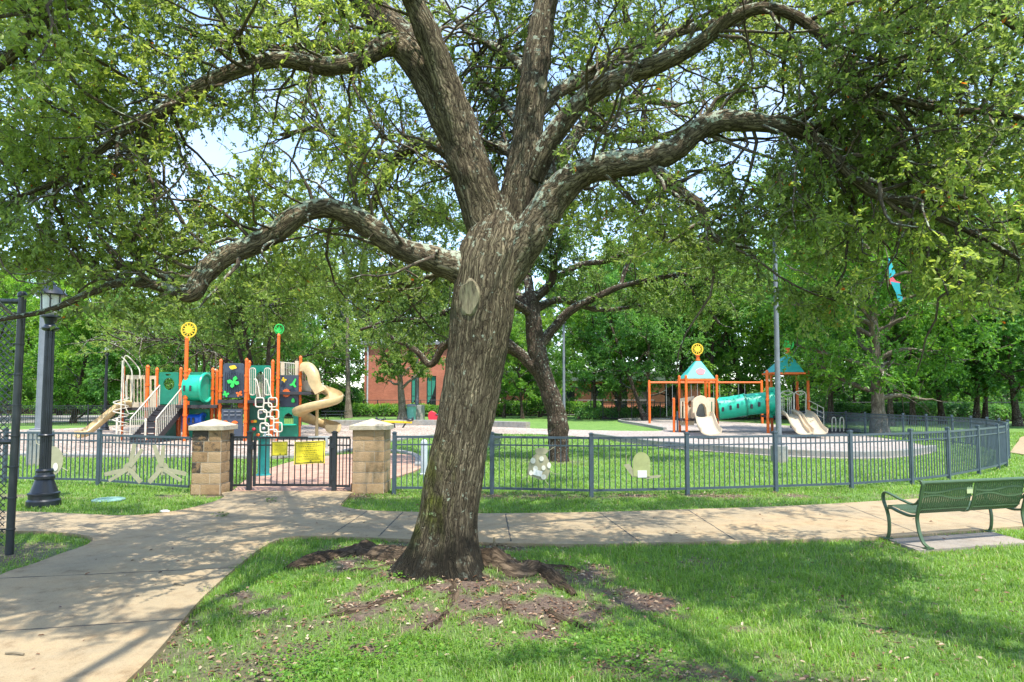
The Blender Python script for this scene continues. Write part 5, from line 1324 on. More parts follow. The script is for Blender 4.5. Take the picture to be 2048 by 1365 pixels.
# green panels, crawl tubes
fplate(PS, 'panel', GREEN, rrect(462, 492, 618, 745, 14), [ell(542, 585, 44, 48, 24), rrect(515, 505, 556, 519, 6)], zz, 31.0, .09, .01)
fplate(PS, 'panel', GREEN, rrect(705, 492, 870, 772, 12), [ell(778, 615, 78, 100, 28)], zz, 30.5, .09, .01)
def crawl(x0, x1, cy, r_z, Y, mat, name='crawl_tube', bulge=True):
    a, b_ = zz(x0, cy, Y), zz(x1, cy, Y); r = (zz(0, cy - r_z, Y).z - a.z); n = 24; V = []
    th = np.linspace(0, 2 * np.pi, n, endpoint=False)
    mb = MB(); mb.path([(a.x, Y, a.z), (a.x + .03, Y, a.z), (b_.x - .05, Y + .1, b_.z), (b_.x, Y + .1, b_.z)], [r * .96, r, r, r * 1.0], n)
    tb = mb.build(name, mat, PS, ang=40)
    rg = MB().path([(b_.x + .02, Y + .1 + r * 1.08 * math.cos(t_), b_.z + r * 1.08 * math.sin(t_)) for t_ in th], .07, 8, True); rg.build('tube_flange', mat, tb)
    for i in range(2):
        x = a.x + (b_.x - a.x) * (.18 + .36 * i)
        MB().box((x, Y - r * .99, a.z - r * .05), (.09, .06, .26)).build('tube_window', DECK, tb, smooth=False, bevel=.02)
crawl(690, 822, 615, 103, 30.0, TEAL)
fplate(PS, 'panel', GREEN, rrect(700, 782, 862, 1010, 12), [ell(770, 880, 58, 62, 24)], zz, 30.5, .09, .01)
crawl(705, 800, 868, 46, 30.2, BLUE)
fplate(PS, 'panel', DKGREEN, [(470, 900), (596, 850), (596, 1040), (440, 1040)], [], zz, 30.9, .06)
fplate(PS, 'panel', BLUE, [(640, 740), (662, 740), (662, 960), (640, 960)], [], zz, 30.8, .05)
# slate activity panels with decals
def slotted(x0, y0, x1, y1, sy0, sy1, n):
    w = (x1 - x0) / n; return [rrect(x0 + w * (i + .3), sy0, x0 + w * (i + .52), sy1, 2, 2) for i in range(n) if i not in (0, n - 1)]
AP = fplate(PS, 'activity_panel', SLATE, [(970, 432), (985, 421), (1118, 421), (1133, 432), (1133, 692), (965, 692)], slotted(970, 420, 1133, 690, 500, 640, 9)[0:0], zz, 29.75, .07, .01)
mb = MB()
for i in range(9): q0, q1 = zz(985 + i * 16, 490 + (i % 3) * 8, 29.70), zz(985 + i * 16, 655, 29.70); mb.bar(q0, q1, .05, .03)
mb.build('panel_ribs', SLATE, AP, smooth=False)
AP2 = fplate(PS, 'activity_panel', SLATE, [(958, 782), (1122, 782), (1122, 1000), (958, 1000)], [], zz, 29.8, .06, .01)
mb = MB()
for i in range(3):
    for j in range(2): mb.bar(zz(975 + i * 50, 800 + j * 28, 29.76), zz(1010 + i * 50, 800 + j * 28, 29.76), .03, .05)
mb.build('panel_grid', POLE, AP2, smooth=False)
def blob(root, name, f, cx, cy, rx, ry, mat, Y, w=.12, n=18, ph=0, lob=3):
    fplate(root, name, mat, [(cx + rx * (1 + w * math.sin(lob * 2 * math.pi * k / n + ph)) * math.cos(2 * math.pi * k / n), cy + ry * (1 + w * math.sin(lob * 2 * math.pi * k / n + ph)) * math.sin(2 * math.pi * k / n)) for k in range(n)], [], f, Y, .03)
def butterfly(cx, cy, s, mat, Y, rot, root=None):
    pts = [(0, -4), (8, -18), (22, -20), (24, -6), (10, 0), (22, 8), (18, 20), (6, 18), (0, 6), (-6, 18), (-18, 20), (-22, 8), (-10, 0), (-24, -6), (-22, -20), (-8, -18)]
    ca, sa = math.cos(rot), math.sin(rot); fplate(root or AP, 'butterfly_decal', mat, [(cx + s * (x * ca - y * sa), cy + s * (x * sa + y * ca)) for x, y in pts], [], zz, Y, .03)
blob(AP, 'cloud_decal', zz, 1046, 453, 28, 16, YELLOW, 29.64, .12, 18, 0, 4)
butterfly(1050, 570, 1.75, LIME, 29.63, -.5); butterfly(990, 664, .95, LIME, 29.63, .5); butterfly(1096, 662, .95, ORANGE, 29.63, -.3)
blob(AP2, 'leaf_decal', zz, 985, 884, 22, 12, ORANGE, 29.72); blob(AP2, 'leaf_decal', zz, 1060, 886, 24, 11, ORANGE, 29.72)
MB().box(tuple(zz(1045, 712, 29.9)), (1.15, .3, .06)).build('deck_edge', DECK, PS, smooth=False)
blob(PS, 'leaf_decal', zz, 1108, 752, 22, 24, ORANGE, 30.6)
AP3 = fplate(PS, 'activity_panel', SLATE, rrect(1417, 515, 1562, 765, 6), [], zz, 30.45, .07, .01)
butterfly(1448, 552, .75, YELLOW, 30.34, .6, AP3); blob(AP3, 'flower_decal', zz, 1466, 656, 30, 32, ORANGE, 30.34, .10, 48, 0, 12)
fplate(AP3, 'dragonfly_decal', LIME, [(1490, 590), (1512, 578), (1536, 540), (1545, 548), (1532, 585), (1546, 606), (1534, 612), (1518, 594), (1506, 600)], [], zz, 30.34, .03); blob(AP3, 'leaf_decal', zz, 1520, 715, 13, 18, LIME, 30.34)
# arch opening, loop climber, climbing wall
fplate(PS, 'panel', GREEN, rrect(1182, 438, 1345, 700, 16), [[(1225, 690), (1225, 540), (1240, 500), (1265, 482), (1290, 500), (1305, 540), (1305, 690)]], zz, 30.9, .08, .01)
mb = MB()
for x in range(1232, 1305, 12): mb.cyl(zz(x, 505, 31.1), zz(x, 690, 31.1), .018, n=6)
mb.cyl(zz(1226, 520, 31.1), zz(1304, 520, 31.1), .02, n=6); mb.build('barrier', RAIL, PS)
for x0, x1 in ((1180, 1224), (1296, 1342)):
    pts = [zz(a_, b_, 29.9) for a_, b_ in rrect(x0, 460, x1, 672, 16, 3)]; mb = MB().path(pts, .024, 8, True)
    for x in (x0 + 15, x0 + 29): mb.cyl(zz(x, 462, 29.9), zz(x, 670, 29.9), .014, n=6)
    mb.build('gate_rail', RAIL, PS)
for pts in ([(1215, 548), (1232, 552), (1245, 600), (1256, 660), (1262, 692)], [(1298, 552), (1312, 550), (1328, 600), (1342, 660), (1350, 692)]): MB().path(spline([zz(a_, b_, 29.6) for a_, b_ in pts], 5), .03, 8).build('grab_rail', RAIL, PS)
for i, (cx, cy) in enumerate(((1258, 730), (1360, 730), (1320, 772), (1280, 825), (1374, 825), (1335, 878), (1295, 930), (1400, 925), (1362, 980), (1320, 1020))):
    w_, h_ = 33, 36; Y = 29.5 - .015 * (cy - 730) / 4
    MB().path([zz(a_, b_, Y + (.05 if i % 2 else 0)) for a_, b_ in rrect(cx - w_, cy - h_, cx + w_, cy + h_, 16, 4)], .032, 8, True).build('climbing_ring', RAIL, PS)
CW_ = fplate(PS, 'climbing_wall', DKGREEN, [(1178, 705), (1345, 705), (1345, 1030), (1172, 1030)], [], zz, 30.3, .06)
for i, (x, y, m_) in enumerate(((1220, 745, REDP), (1222, 878, YELLOW), (1200, 880, ORANGE), (1212, 940, REDP), (1290, 935, GREY), (1268, 810, GREY), (1308, 870, LIME), (1245, 985, ORANGE))):
    q = zz(x, y, 30.28); MB().ball(tuple(q), .075, 10, 6, (1.2, .7, 1)).build('climbing_hold', m_, CW_)
fplate(PS, 'panel', GREEN, rrect(1412, 768, 1560, 1000, 8), [[(1446, 900), (1446, 850), (1456, 828), (1484, 812), (1512, 828), (1522, 850), (1522, 900)]], zz, 30.4, .09, .01)
MB().bar(zz(1420, 905, 30.25), zz(1548, 905, 30.25), .25, .06).build('shelf', TEAL, PS, smooth=False, bevel=.01)
# high deck barriers and spiral slide
mb = MB()
for x in range(1425, 1580, 14): mb.cyl(zz(x, 415, 31.2), zz(x, 640, 31.2), .016, n=6)
mb.cyl(zz(1415, 412, 31.2), zz(1575, 430, 31.2), .024, n=8); mb.build('barrier', RAIL, PS)
fplate(PS, 'barrier', CREAM, rrect(1422, 410, 1450, 515, 8), [], zz, 30.8, .05); fplate(PS, 'barrier', CREAM, rrect(1534, 402, 1562, 515, 8), [], zz, 30.8, .05)
fplate(PS, 'barrier', CREAM, [(1590, 428), (1640, 428), (1664, 520), (1664, 640), (1590, 640)], [rrect(1600, 450, 1612, 560, 4), rrect(1620, 450, 1632, 560, 4)], zz, 30.9, .05)
cc = zz(1716, 700, 31.0); hp = []
for t_ in np.linspace(0, 1, 60):
    a_ = R(190) - t_ * R(540); z = np.interp(t_, [0, .16, .33, .5, .66, .83, 1], [zH + .05, zH + .0, 1.75, 1.42, .98, .58, .30])
    rr_2 = .72 + .10 * math.sin(t_ * math.pi); hp.append((cc.x + rr_2 * math.cos(a_) , 31.0 + rr_2 * math.sin(a_), z))
hp.append((hp[-1][0] - .05, hp[-1][1] + .25, .27))
MB().sweep(hp, trough(.74, .36, .045, 11)).build('spiral_slide', TAN, PS, ang=55)
# hooded entry of the spiral slide
mb = MB(); V = []; n = 13
pth = spline([zz(1600, 470, 30.7), zz(1640, 470, 30.6), zz(1676, 520, 30.45), zz(1690, 600, 30.4), zz(1722, 660, 30.4)], 5)
prof = [(.27 * math.cos(math.pi * k / (n - 1)), .44 * math.sin(math.pi * k / (n - 1)) ** .7 - .1) for k in range(n)]; prof += [(x * .87, y * .93 - .02) for x, y in prof[::-1]]
mb.sweep(pth, prof).build('slide_hood', TAN, PS, ang=55)

# ---------------------------------------------------------------- right structure
PR = thing('play_structure', 'small play structure with two aqua pyramid roofs joined by a teal tube slide at right', 'playground', (z4(700, 900).x, 37.5, 0))
T1, T2 = 37.0, 37.6
for a_, t_, Y, rings in ((527, 415, 37.8, (.8, 1.5)), (587, 412, T1, (.8, 1.7)), (860, 412, T1 + .4, (.8, 1.65)), (758, 440, 39.6, (.9,)), (790, 415, 39.4, (.9, 1.7)), (478, 615, 37.6, ())):
    t2 = z4(a_, t_, Y)
    r = .075 if a_ not in (758,) else .06
    mb = MB().lathe([(r, -.05), (r, t2.z - .06), (r * 1.12, t2.z - .055), (r * 1.12, t2.z - .02), (r * .8, t2.z + .04), (.005, t2.z + .07)], (t2.x, Y, 0), 14)
    for z in rings: mb.lathe([(r * 1.02, z - .05), (r * 1.25, z - .045), (r * 1.25, z + .045), (r * 1.02, z + .05)], (t2.x, Y, 0), 14)
    mb.build('post', ORANGE, PR)
for a_, t_, Y, rings in ((1308, 368, 36.6, (.6, 1.9, 2.6)), (1575, 385, 38.8, (1.4,)), (1672, 370, T2, (1.3, 2.0)), (1345, 380, 38.8, (1.4,))):
    t2 = z4(a_, t_, Y); r = .08
    mb = MB().lathe([(r, -.05), (r, t2.z - .06), (r * 1.12, t2.z - .055), (r * 1.12, t2.z - .02), (r * .8, t2.z + .04), (.005, t2.z + .07)], (t2.x, Y, 0), 14)
    for z in rings: mb.lathe([(r * 1.02, z - .05), (r * 1.25, z - .045), (r * 1.25, z + .045), (r * 1.02, z + .05)], (t2.x, Y, 0), 14)
    mb.build('post', ORANGE, PR)
MB().lathe([(.05, 0), (.05, z4(0, 725, 37.4).z)], (z4(500, 0, 37.4).x, 37.4, 0), 10).build('short_post', SLATE, PR)
def roof(bx0, bx1, by, ax0, ax1, ay, Y, dep, oval=False):
    a, b_ = z4(bx0, by, Y), z4(bx1, by, Y); w = b_.x - a.x; c = Vector(((a.x + b_.x) / 2 , Y + dep / 2, a.z)); t0 = z4((ax0 + ax1) / 2, ay, Y + dep / 2); tw = max((z4(ax1, ay, Y).x - z4(ax0, ay, Y).x) / 2, .12)
    zt_ = t0.z; tx = t0.x; e = w / 2; q = dep / 2; mb = MB()
    mb.add([(c.x - e, c.y - q, c.z), (c.x + e, c.y - q, c.z), (c.x + e, c.y + q, c.z), (c.x - e, c.y + q, c.z),
            (tx - tw, c.y - tw, zt_), (tx + tw, c.y - tw, zt_), (tx + tw, c.y + tw, zt_), (tx - tw, c.y + tw, zt_)],
           [(0, 1, 5, 4), (1, 2, 6, 5), (2, 3, 7, 6), (3, 0, 4, 7), (4, 5, 6, 7), (3, 2, 1, 0)])
    ro = mb.build('roof', TEALROOF, PR, smooth=False, bevel=.04)
    mb = MB()
    for p, q2 in (((-e, -q), (e, -q)), ((e, -q), (e, q)), ((e, q), (-e, q)), ((-e, q), (-e, -q))): mb.bar((c.x + p[0], c.y + p[1], c.z - .06), (c.x + q2[0], c.y + q2[1], c.z - .06), .09, .11)
    mb.build('roof_beam', ORANGE, PR, smooth=False, bevel=.01)
    if oval:
        f0 = Vector((c.x, c.y - q, c.z)); f1 = Vector((tx, c.y - tw, zt_)); up = (f1 - f0).normalized(); m_ = f0.lerp(f1, .40); nn = Vector((1, 0, 0)).cross(up)
        sc_ = z4(748, 0, Y).x - z4(708, 0, Y).x
        MB().plate([(sc_ * 1.0 * math.cos(t_) * (1 + .06 * math.sin(5 * t_)), sc_ * .85 * math.sin(t_) * (1 + .06 * math.sin(5 * t_))) for t_ in np.linspace(0, 2 * np.pi, 26, endpoint=False)], [], m_ + nn * .025 + Vector((sc_ * .25, 0, 0)), (1, 0, 0), up, .02).build('roof_oval', PINK, ro, smooth=False)
    MB().lathe([(.11, 0), (.14, .02), (.14, .10), (.10, .12), (.10, .3), (.14, .32), (.14, .36), (.05, .38)], (tx, c.y, zt_), 12).build('finial', ORANGE, ro)
    return tx, c.y, zt_
tx, ty, tz = roof(572, 850, 436, 668, 718, 280, 37.1, 1.5, True)
q0 = z4(690, 172, ty); sun_emblem(PR, z4, 690, 172, 52, ty, YELLOW)
tx, ty, tz = roof(1360, 1648, 378, 1480, 1512, 218, 36.8, 1.5)
c = z4(1500, 130, ty); k = z4(1550, 130, ty).x - c.x
cres = [(1.0 * k * math.cos(t_), 1.0 * k * math.sin(t_)) for t_ in np.linspace(R(-75), R(75), 14)] + [(.25 * k + .68 * k * math.cos(t_) - .2 * k, .82 * k * math.sin(t_)) for t_ in np.linspace(R(75), R(-75), 14)]
MB().plate(cres, [], c, (1, 0, 0), (0, 0, 1), .05).build('moon_emblem', LIME, PR, smooth=False)
MB().plate([(x * k, y * k) for x, y in ((-.2, -1.0), (.1, -.7), (.45, -.35), (.5, -.1), (.2, -.25), (.1, .1), (.15, .45), (0, .7), (-.3, .6), (-.5, .75), (-.75, .5), (-.55, .3), (-.8, .05), (-.85, -.35), (-.6, -.65), (-.3, -.7))], [], c + Vector((0, -.02, 0)), (1, 0, 0), (0, 0, 1), .05).build('bird_emblem', LIME, PR, smooth=False)
# decks and barriers of tower one
zd = z4(0, 790, 37).z
a, b_ = z4(530, 0, 37).x, z4(870, 0, 37).x
MB().box(((a + b_) / 2, 38.3, zd - .07), (b_ - a, 2.3, .14)).build('deck', DECK, PR, smooth=False)
fplate(PR, 'barrier', CREAM, [(535, 612), (660, 590), (660, 850), (535, 850)], [ell(625, 660, 20, 32, 16), rrect(552, 640, 566, 820, 5)], z4, 37.5, .05)
fplate(PR, 'barrier', CREAM, [(775, 600), (842, 608), (842, 850), (800, 850)], [rrect(812, 640, 822, 820, 4)], z4, 37.4, .05)
fplate(PR, 'barrier', GREEN, [(800, 600), (835, 600), (835, 830), (800, 830)], [], z4, 38.6, .05)
arch = [(650, 640), (670, 612), (700, 592), (728, 584), (756, 594), (782, 616), (800, 650), (802, 790), (775, 790), (768, 700), (750, 665), (728, 655), (705, 668), (690, 700), (676, 750), (660, 790), (645, 790)]
fplate(PR, 'slide_hood', CREAM, arch, [], z4, 36.95, .35, .03)
fplate(PR, 'barrier', paint('grey_panel', (.36, .37, .34), .6), [(664, 640), (790, 640), (790, 835), (664, 835)], [], z4, 38.0, .05)  # plain grey panel behind the hood opening
sl = [z4(728, 785, 37.0), z4(735, 800, 36.6), z4(752, 850, 34.6), z4(775, 905, 32.6), z4(800, 940, 31.6), z4(815, 955, 31.0)]
p_s = [(q.x, q.y, z) for q, z in zip(sl, (zd + .02, zd - .02, .86, .44, .24, .20))]
MB().sweep(spline(p_s, 6), trough(1.0, .34, .05)).build('slide', CREAM, PR, ang=50)
# teal tube between the towers
pa, pb = z4(868, 703, 37.6), z4(1110, 668, 37.4); pc = z4(1375, 642, 37.2); rt = .63
mb = MB().path(spline([pa, pa.lerp(pb, .5) - Vector((0, 0, .02)), pb - Vector((.03, 0, 0))], 6), rt, 28); TS1 = mb.build('tube_slide', TEAL, PR, ang=40)
mb = MB().path(spline([pb + Vector((.03, 0, 0)), pb.lerp(pc, .5), pc], 6), rt * .97, 28); TS2 = mb.build('tube_slide', TEAL, PR, ang=40)
tdir = (pc - pa).normalized()
mb = MB().path([pb - tdir * .04, pb + tdir * .04], rt * 1.06, 28); mb.build('tube_joint', GREEN, PR, ang=40)
for (x, y) in ((918, 708), (986, 693), (1052, 679), (1174, 683), (1241, 664), (1308, 648)):
    yc = 37.6 - .4 * (x - 868) / 507; q = z4(x, y, yc - rt); MB().box((q.x, yc - rt + .05, q.z), (.13, .16, .26)).build('tube_window', DECK, TS1 if x < 1110 else TS2, smooth=False, bevel=.04)
fplate(PR, 'tube_flange', TEAL, rrect(1320, 512, 1390, 782, 8), [], z4, 37.25, .06, .01)
MB().path([(pc.x - .08, pc.y + 1.04 * rt * math.cos(t_), pc.z + 1.04 * rt * math.sin(t_)) for t_ in np.linspace(0, 2 * np.pi, 24, endpoint=False)], .07, 8, True).build('tube_ring', TEAL, PR)
# tower two: barrier arch, deck, double slide, stairs
a, b_ = z4(1330, 0, 37.5).x, z4(1690, 0, 37.5).x; zd2 = z4(0, 765, 37).z
MB().box(((a + b_) / 2, 38.0, zd2 - .07), (b_ - a, 2.0, .14)).build('deck', DECK, PR, smooth=False)
for x0, x1 in ((1432, 1545), (1552, 1655)):
    mb = MB().path(spline([z4(x0, 765, 37.3), z4(x0, 640, 37.3), z4(x0 + 2, 565, 37.3), z4((x0 + x1) / 2, 545, 37.3), z4(x1 - 2, 565, 37.3), z4(x1, 640, 37.3), z4(x1, 765, 37.3)], 5), .03, 8)
    mb.path(spline([z4(x0 + 10, 560, 37.3), z4((x0 + x1) / 2, 582, 37.3), z4(x1 - 10, 560, 37.3)], 5), .026, 8); mb.build('barrier', RAIL, PR)
for x in (1492, 1508, 1524, 1445, 1460): MB().cyl(z4(x, 600, 37.35), z4(x, 765, 37.35), .022, n=6).build('baluster', RAIL, PR)
for k in (0, 1):
    xs = (1480 + k * 105, 1500 + k * 110, 1545 + k * 115, 1600 + k * 120, 1650 + k * 110, 1672 + k * 100)
    ys = (37.1, 36.7, 34.8, 33.0, 32.0, 31.5); zs = (zd2 + .02, zd2 - .02, .86, .42, .24, .20)
    p_s = [(z4(x, 0, y).x, y, z) for x, y, z in zip((1475 + 105 * k, 1490 + 105 * k, 1535 + 110 * k, 1580 + 115 * k, 1612 + 120 * k, 1625 + 122 * k), ys, zs)]
    MB().sweep(spline(p_s, 6), trough(.86, .30, .045)).build('slide', CREAM, PR, ang=50)
for y_ in (37.5, 38.6):
    pts = [z4(1690, 640, y_), z4(1800, 690, y_), z4(1812, 720, y_), z4(1814, 905, y_)]
    mb = MB().path(spline([z4(1680, 635, y_), z4(1700, 640, y_), z4(1795, 690, y_), z4(1812, 715, y_), z4(1814, 905, y_)], 4), .028, 8)
    mb.cyl(z4(1690, 690, y_), z4(1812, 745, y_), .022, n=6); mb.cyl(z4(1690, 730, y_), z4(1812, 785, y_), .022, n=6); mb.cyl(z4(1758, 665, y_), z4(1758, 830, y_), .022, n=6); mb.build('handrail', RAIL, PR)
for i in range(4):
    q = z4(1705 + i * 34, 0, 38); MB().box((q.x, 38.05, zd2 * (1 - (i + .5) / 4)), (.32, 1.1, .05)).build('step', DECK, PR, smooth=False)
for x in (1905, 1975):
    mb = MB().path(spline([z4(x - 16, 905, 37), z4(x - 16, 800, 37), z4(x, 780, 37), z4(x + 16, 800, 37), z4(x + 16, 905, 37)], 4), .03, 8); mb.build('grab_rail', RAIL, PR)
MB().box((z4(1930, 0, 37.5).x, 37.6, .12), (1.9, 1.2, .24)).build('low_deck', DECK, PR, smooth=False, bevel=.01)

# ---------------------------------------------------------------- swing set
sY = 52.0
a, b_ = z4(260, 455, sY), z4(1260, 465, sY); zb = z4(0, 470, sY).z
SW = thing('swing_set', 'orange swing frame standing behind the aqua roofed play tower', 'swing', (a.x, sY, 0))
for x in (a.x, (a.x + b_.x) / 2, b_.x): MB().lathe([(.10, -.05), (.10, zb + .1), (.07, zb + .18), (.01, zb + .2)], (x, sY, 0), 14).build('post', ORANGE, SW)
MB().cyl((a.x, sY, zb), (b_.x, sY, zb), .075, n=12).build('top_beam', ORANGE, SW)
for x in (a.x + 1.6, a.x + 3.6, b_.x - 3.6, b_.x - 1.6):
    mb = MB()
    for s in (-.25, .25): mb.cyl((x + s, sY, zb - .06), (x + s * .9, sY, .55), .012, n=5)
    mb.build('swing_chain', GREY, SW); MB().sweep([(x - .24, sY, .58), (x - .12, sY, .52), (x + .12, sY, .52), (x + .24, sY, .58)], [(-.09, 0), (.09, 0), (.09, .03), (-.09, .03)]).build('swing_seat', BLACKP, SW)

# ================================================================ BUILDINGS
m, t, b = new_mat('red_brick'); K = t.links.new
tc = node(t, 'ShaderNodeTexCoord'); mpn = node(t, 'ShaderNodeMapping'); mpn.inputs['Rotation'].default_value = (R(90), 0, 0)
K(tc.outputs['Object'], mpn.inputs[0])
br = node(t, 'ShaderNodeTexBrick', i_Scale=2.2); br.inputs['Color1'].default_value = (0.34, 0.10, 0.058, 1); br.inputs['Color2'].default_value = (0.42, 0.135, 0.078, 1); br.inputs['Mortar'].default_value = (0.40, 0.22, 0.15, 1); br.inputs['Mortar Size'].default_value = .012
K(mpn.outputs[0], br.inputs['Vector']); nn_ = node(t, 'ShaderNodeTexNoise', i_Scale=.5, i_Detail=6.0); K(tc.outputs['Object'], nn_.inputs['Vector'])
rr = ramp(t, [(.35, (.85, .84, .82)), (.65, (1.15, 1.12, 1.1))]); K(nn_.outputs[0], rr.inputs[0])
mu = node(t, 'ShaderNodeMixRGB', blend_type='MULTIPLY'); mu.inputs[0].default_value = 1; K(br.outputs[0], mu.inputs[1]); K(rr.outputs[0], mu.inputs[2]); K(mu.outputs[0], b.inputs['Base Color']); b.inputs['Roughness'].default_value = .9
BRICK = m
bY = 80.0
def bx(px): return Q(px, 800, bY).x
def bz(py): return Q(1024, py, bY).z
B1 = thing('brick_building', 'red brick building with tall dark windows and green curtains beyond the lawn', 'building', (bx(800), bY, 0))
def wall(x0, x1, z1, Y, holes, name='wall', th=.4, mat=BRICK, root=None):
    MB().plate([(x0, 0), (x1, 0), (x1, z1), (x0, z1)], holes, (0, Y, 0), (1, 0, 0), (0, 0, 1), th).build(name, mat, root or B1, smooth=False)
wn = [(822, 838, 752, 822), (853, 872, 752, 822), (905, 930, 752, 822), (950, 975, 752, 822)]
hl = [[(bx(a_), bz(d_)), (bx(b_), bz(d_)), (bx(b_), bz(c_)), (bx(a_), bz(c_))] for a_, b_, c_, d_ in wn]
wall(bx(728), bx(1000), bz(690), bY, hl)
MB().box((bx(728) + .2, bY + 6.2, bz(690) / 2), (.4, 11.5, bz(690))).build('wall', BRICK, B1, smooth=False)
for a_, b_, c_, d_ in wn:
    x0, x1, z0, z1 = bx(a_), bx(b_), bz(d_), bz(c_); mb = MB()
    mb.box(((x0 + x1) / 2, bY + .25, z0 + .05), (x1 - x0, .12, .1)).box(((x0 + x1) / 2, bY + .25, z1 - .05), (x1 - x0, .12, .1))
    for x in (x0 + .05, x1 - .05, (x0 + x1) / 2): mb.box((x, bY + .25, (z0 + z1) / 2), (.08, .10, z1 - z0 - .2))
    mb.box(((x0 + x1) / 2, bY + .25, z0 + (z1 - z0) * .42), (x1 - x0 - .2, .08, .07)); fr = mb.build('window', BLACKP, B1, smooth=False)
    MB().box(((x0 + x1) / 2, bY + .30, (z0 + z1) / 2), (x1 - x0, .02, z1 - z0)).build('pane', GLASS, fr, smooth=False)
    MB().plate([(x0 + .1, z1 - .1), (x1 - .1, z1 - .1), (x1 - .15, z1 - 1.2), (x0 + .75, z1 - 2.2), (x0 + .3, z1 - 3.2), (x0 + .1, z1 - 3.3)], [], (0, bY + .22, 0), (1, 0, 0), (0, 0, 1), .02).build('curtain', CURT, fr, smooth=False)
    MB().box(((x0 + x1) / 2, bY - .06, z0 - .08), (x1 - x0 + .3, .2, .15)).build('sill', TRIMC, fr, smooth=False)
MB().box(((bx(722) + bx(1004)) / 2, bY + 4, bz(690) + .2), (bx(1004) - bx(722), 9, .4)).build('roof', ROOFG, B1, smooth=False)
MB().cyl((bx(735), bY - .12, 0), (bx(735), bY - .12, bz(692)), .10, n=8).build('downpipe', GREY, B1)
B2 = thing('brick_building', 'low brick wing with cream fascia and dark openings behind the curved oak', 'building', (bx(1150), 84, 0))
h2 = [[(bx(x), .3), (bx(x + 26), .3), (bx(x + 26), bz(768)), (bx(x), bz(768))] for x in (1075, 1130, 1190, 1240, 1290, 1345)]
MB().plate([(bx(1000), 0), (bx(1420), 0), (bx(1420), bz(762)), (bx(1000), bz(762))], h2, (0, 84, 0), (1, 0, 0), (0, 0, 1), .4).build('wall', BRICK, B2, smooth=False)
for q in h2: MB().box(((q[0][0] + q[1][0]) / 2, 84.3, (q[0][1] + q[2][1]) / 2), (q[1][0] - q[0][0], .03, q[2][1] - q[0][1])).build('window', GLASS, B2, smooth=False)
MB().box(((bx(995) + bx(1425)) / 2, 84.8, bz(753)), (bx(1425) - bx(995), 3.6, 1.0)).build('fascia', TRIMC, B2, smooth=False, bevel=.03)
MB().box(((bx(995) + bx(1425)) / 2, 85, bz(743)), (bx(1425) - bx(995) - 1, 5, .3)).build('roof', ROOFG, B2, smooth=False)
B3 = thing('cream_building', 'long pale building with brick pillars far behind the trees at right', 'building', (60, 92, 0))
MB().plate([(44, 0), (95, 0), (95, 3.6), (44, 3.6)], [], (0, 92, 0), (1, 0, 0), (0, 0, 1), .4).build('wall', paint('pale_render', (.24, .215, .18), .9), B3, smooth=False)
for i in range(4): MB().box((52 + i * 13, 91.6, 1.75), (1.2, .6, 3.5)).build('pillar', BRICK, B3, smooth=False)
for i in range(6): MB().box((51.5 + i * 7, 91.9, 1.6), (3.4, .15, 1.8)).build('window', GLASS, B3, smooth=False)
MB().box((69.5, 93, 3.8), (53, 5, .5)).build('roof', TRIMC, B3, smooth=False)
# dark chain fence before the buildings
def railfence(name, label, x0, x1, Y, h, n, mat=BLACKP):
    o = thing(name, label, 'fence', (x0, Y, 0)); 
    for i in range(n + 1): MB().cyl((x0 + (x1 - x0) * i / n, Y, -.05), (x0 + (x1 - x0) * i / n, Y, h), .05, n=8).build('post', mat, o)
    for z in (h - .05, .15): MB().cyl((x0, Y, z), (x1, Y, z), .035, n=6).build('rail', mat, o)
    mb = MB(); s = .30; m_ = int((x1 - x0) / s)
    for i in range(m_): mb.bar((x0 + i * s, Y + .05, .12), (x0 + i * s, Y + .05, h - .06), .012, .012)
    mb.build('mesh', mat, o, smooth=False); return o
railfence('chain_link_fence', 'dark wire fence in front of the brick building beyond the lawn', Q(640, 0, 76).x, Q(1300, 0, 76).x, 76, 1.9, 16)
railfence('chain_link_fence', 'dark wire fence behind the swing frame and far right trees', Q(1200, 0, 62).x, Q(2200, 0, 62).x, 62, 1.7, 18)

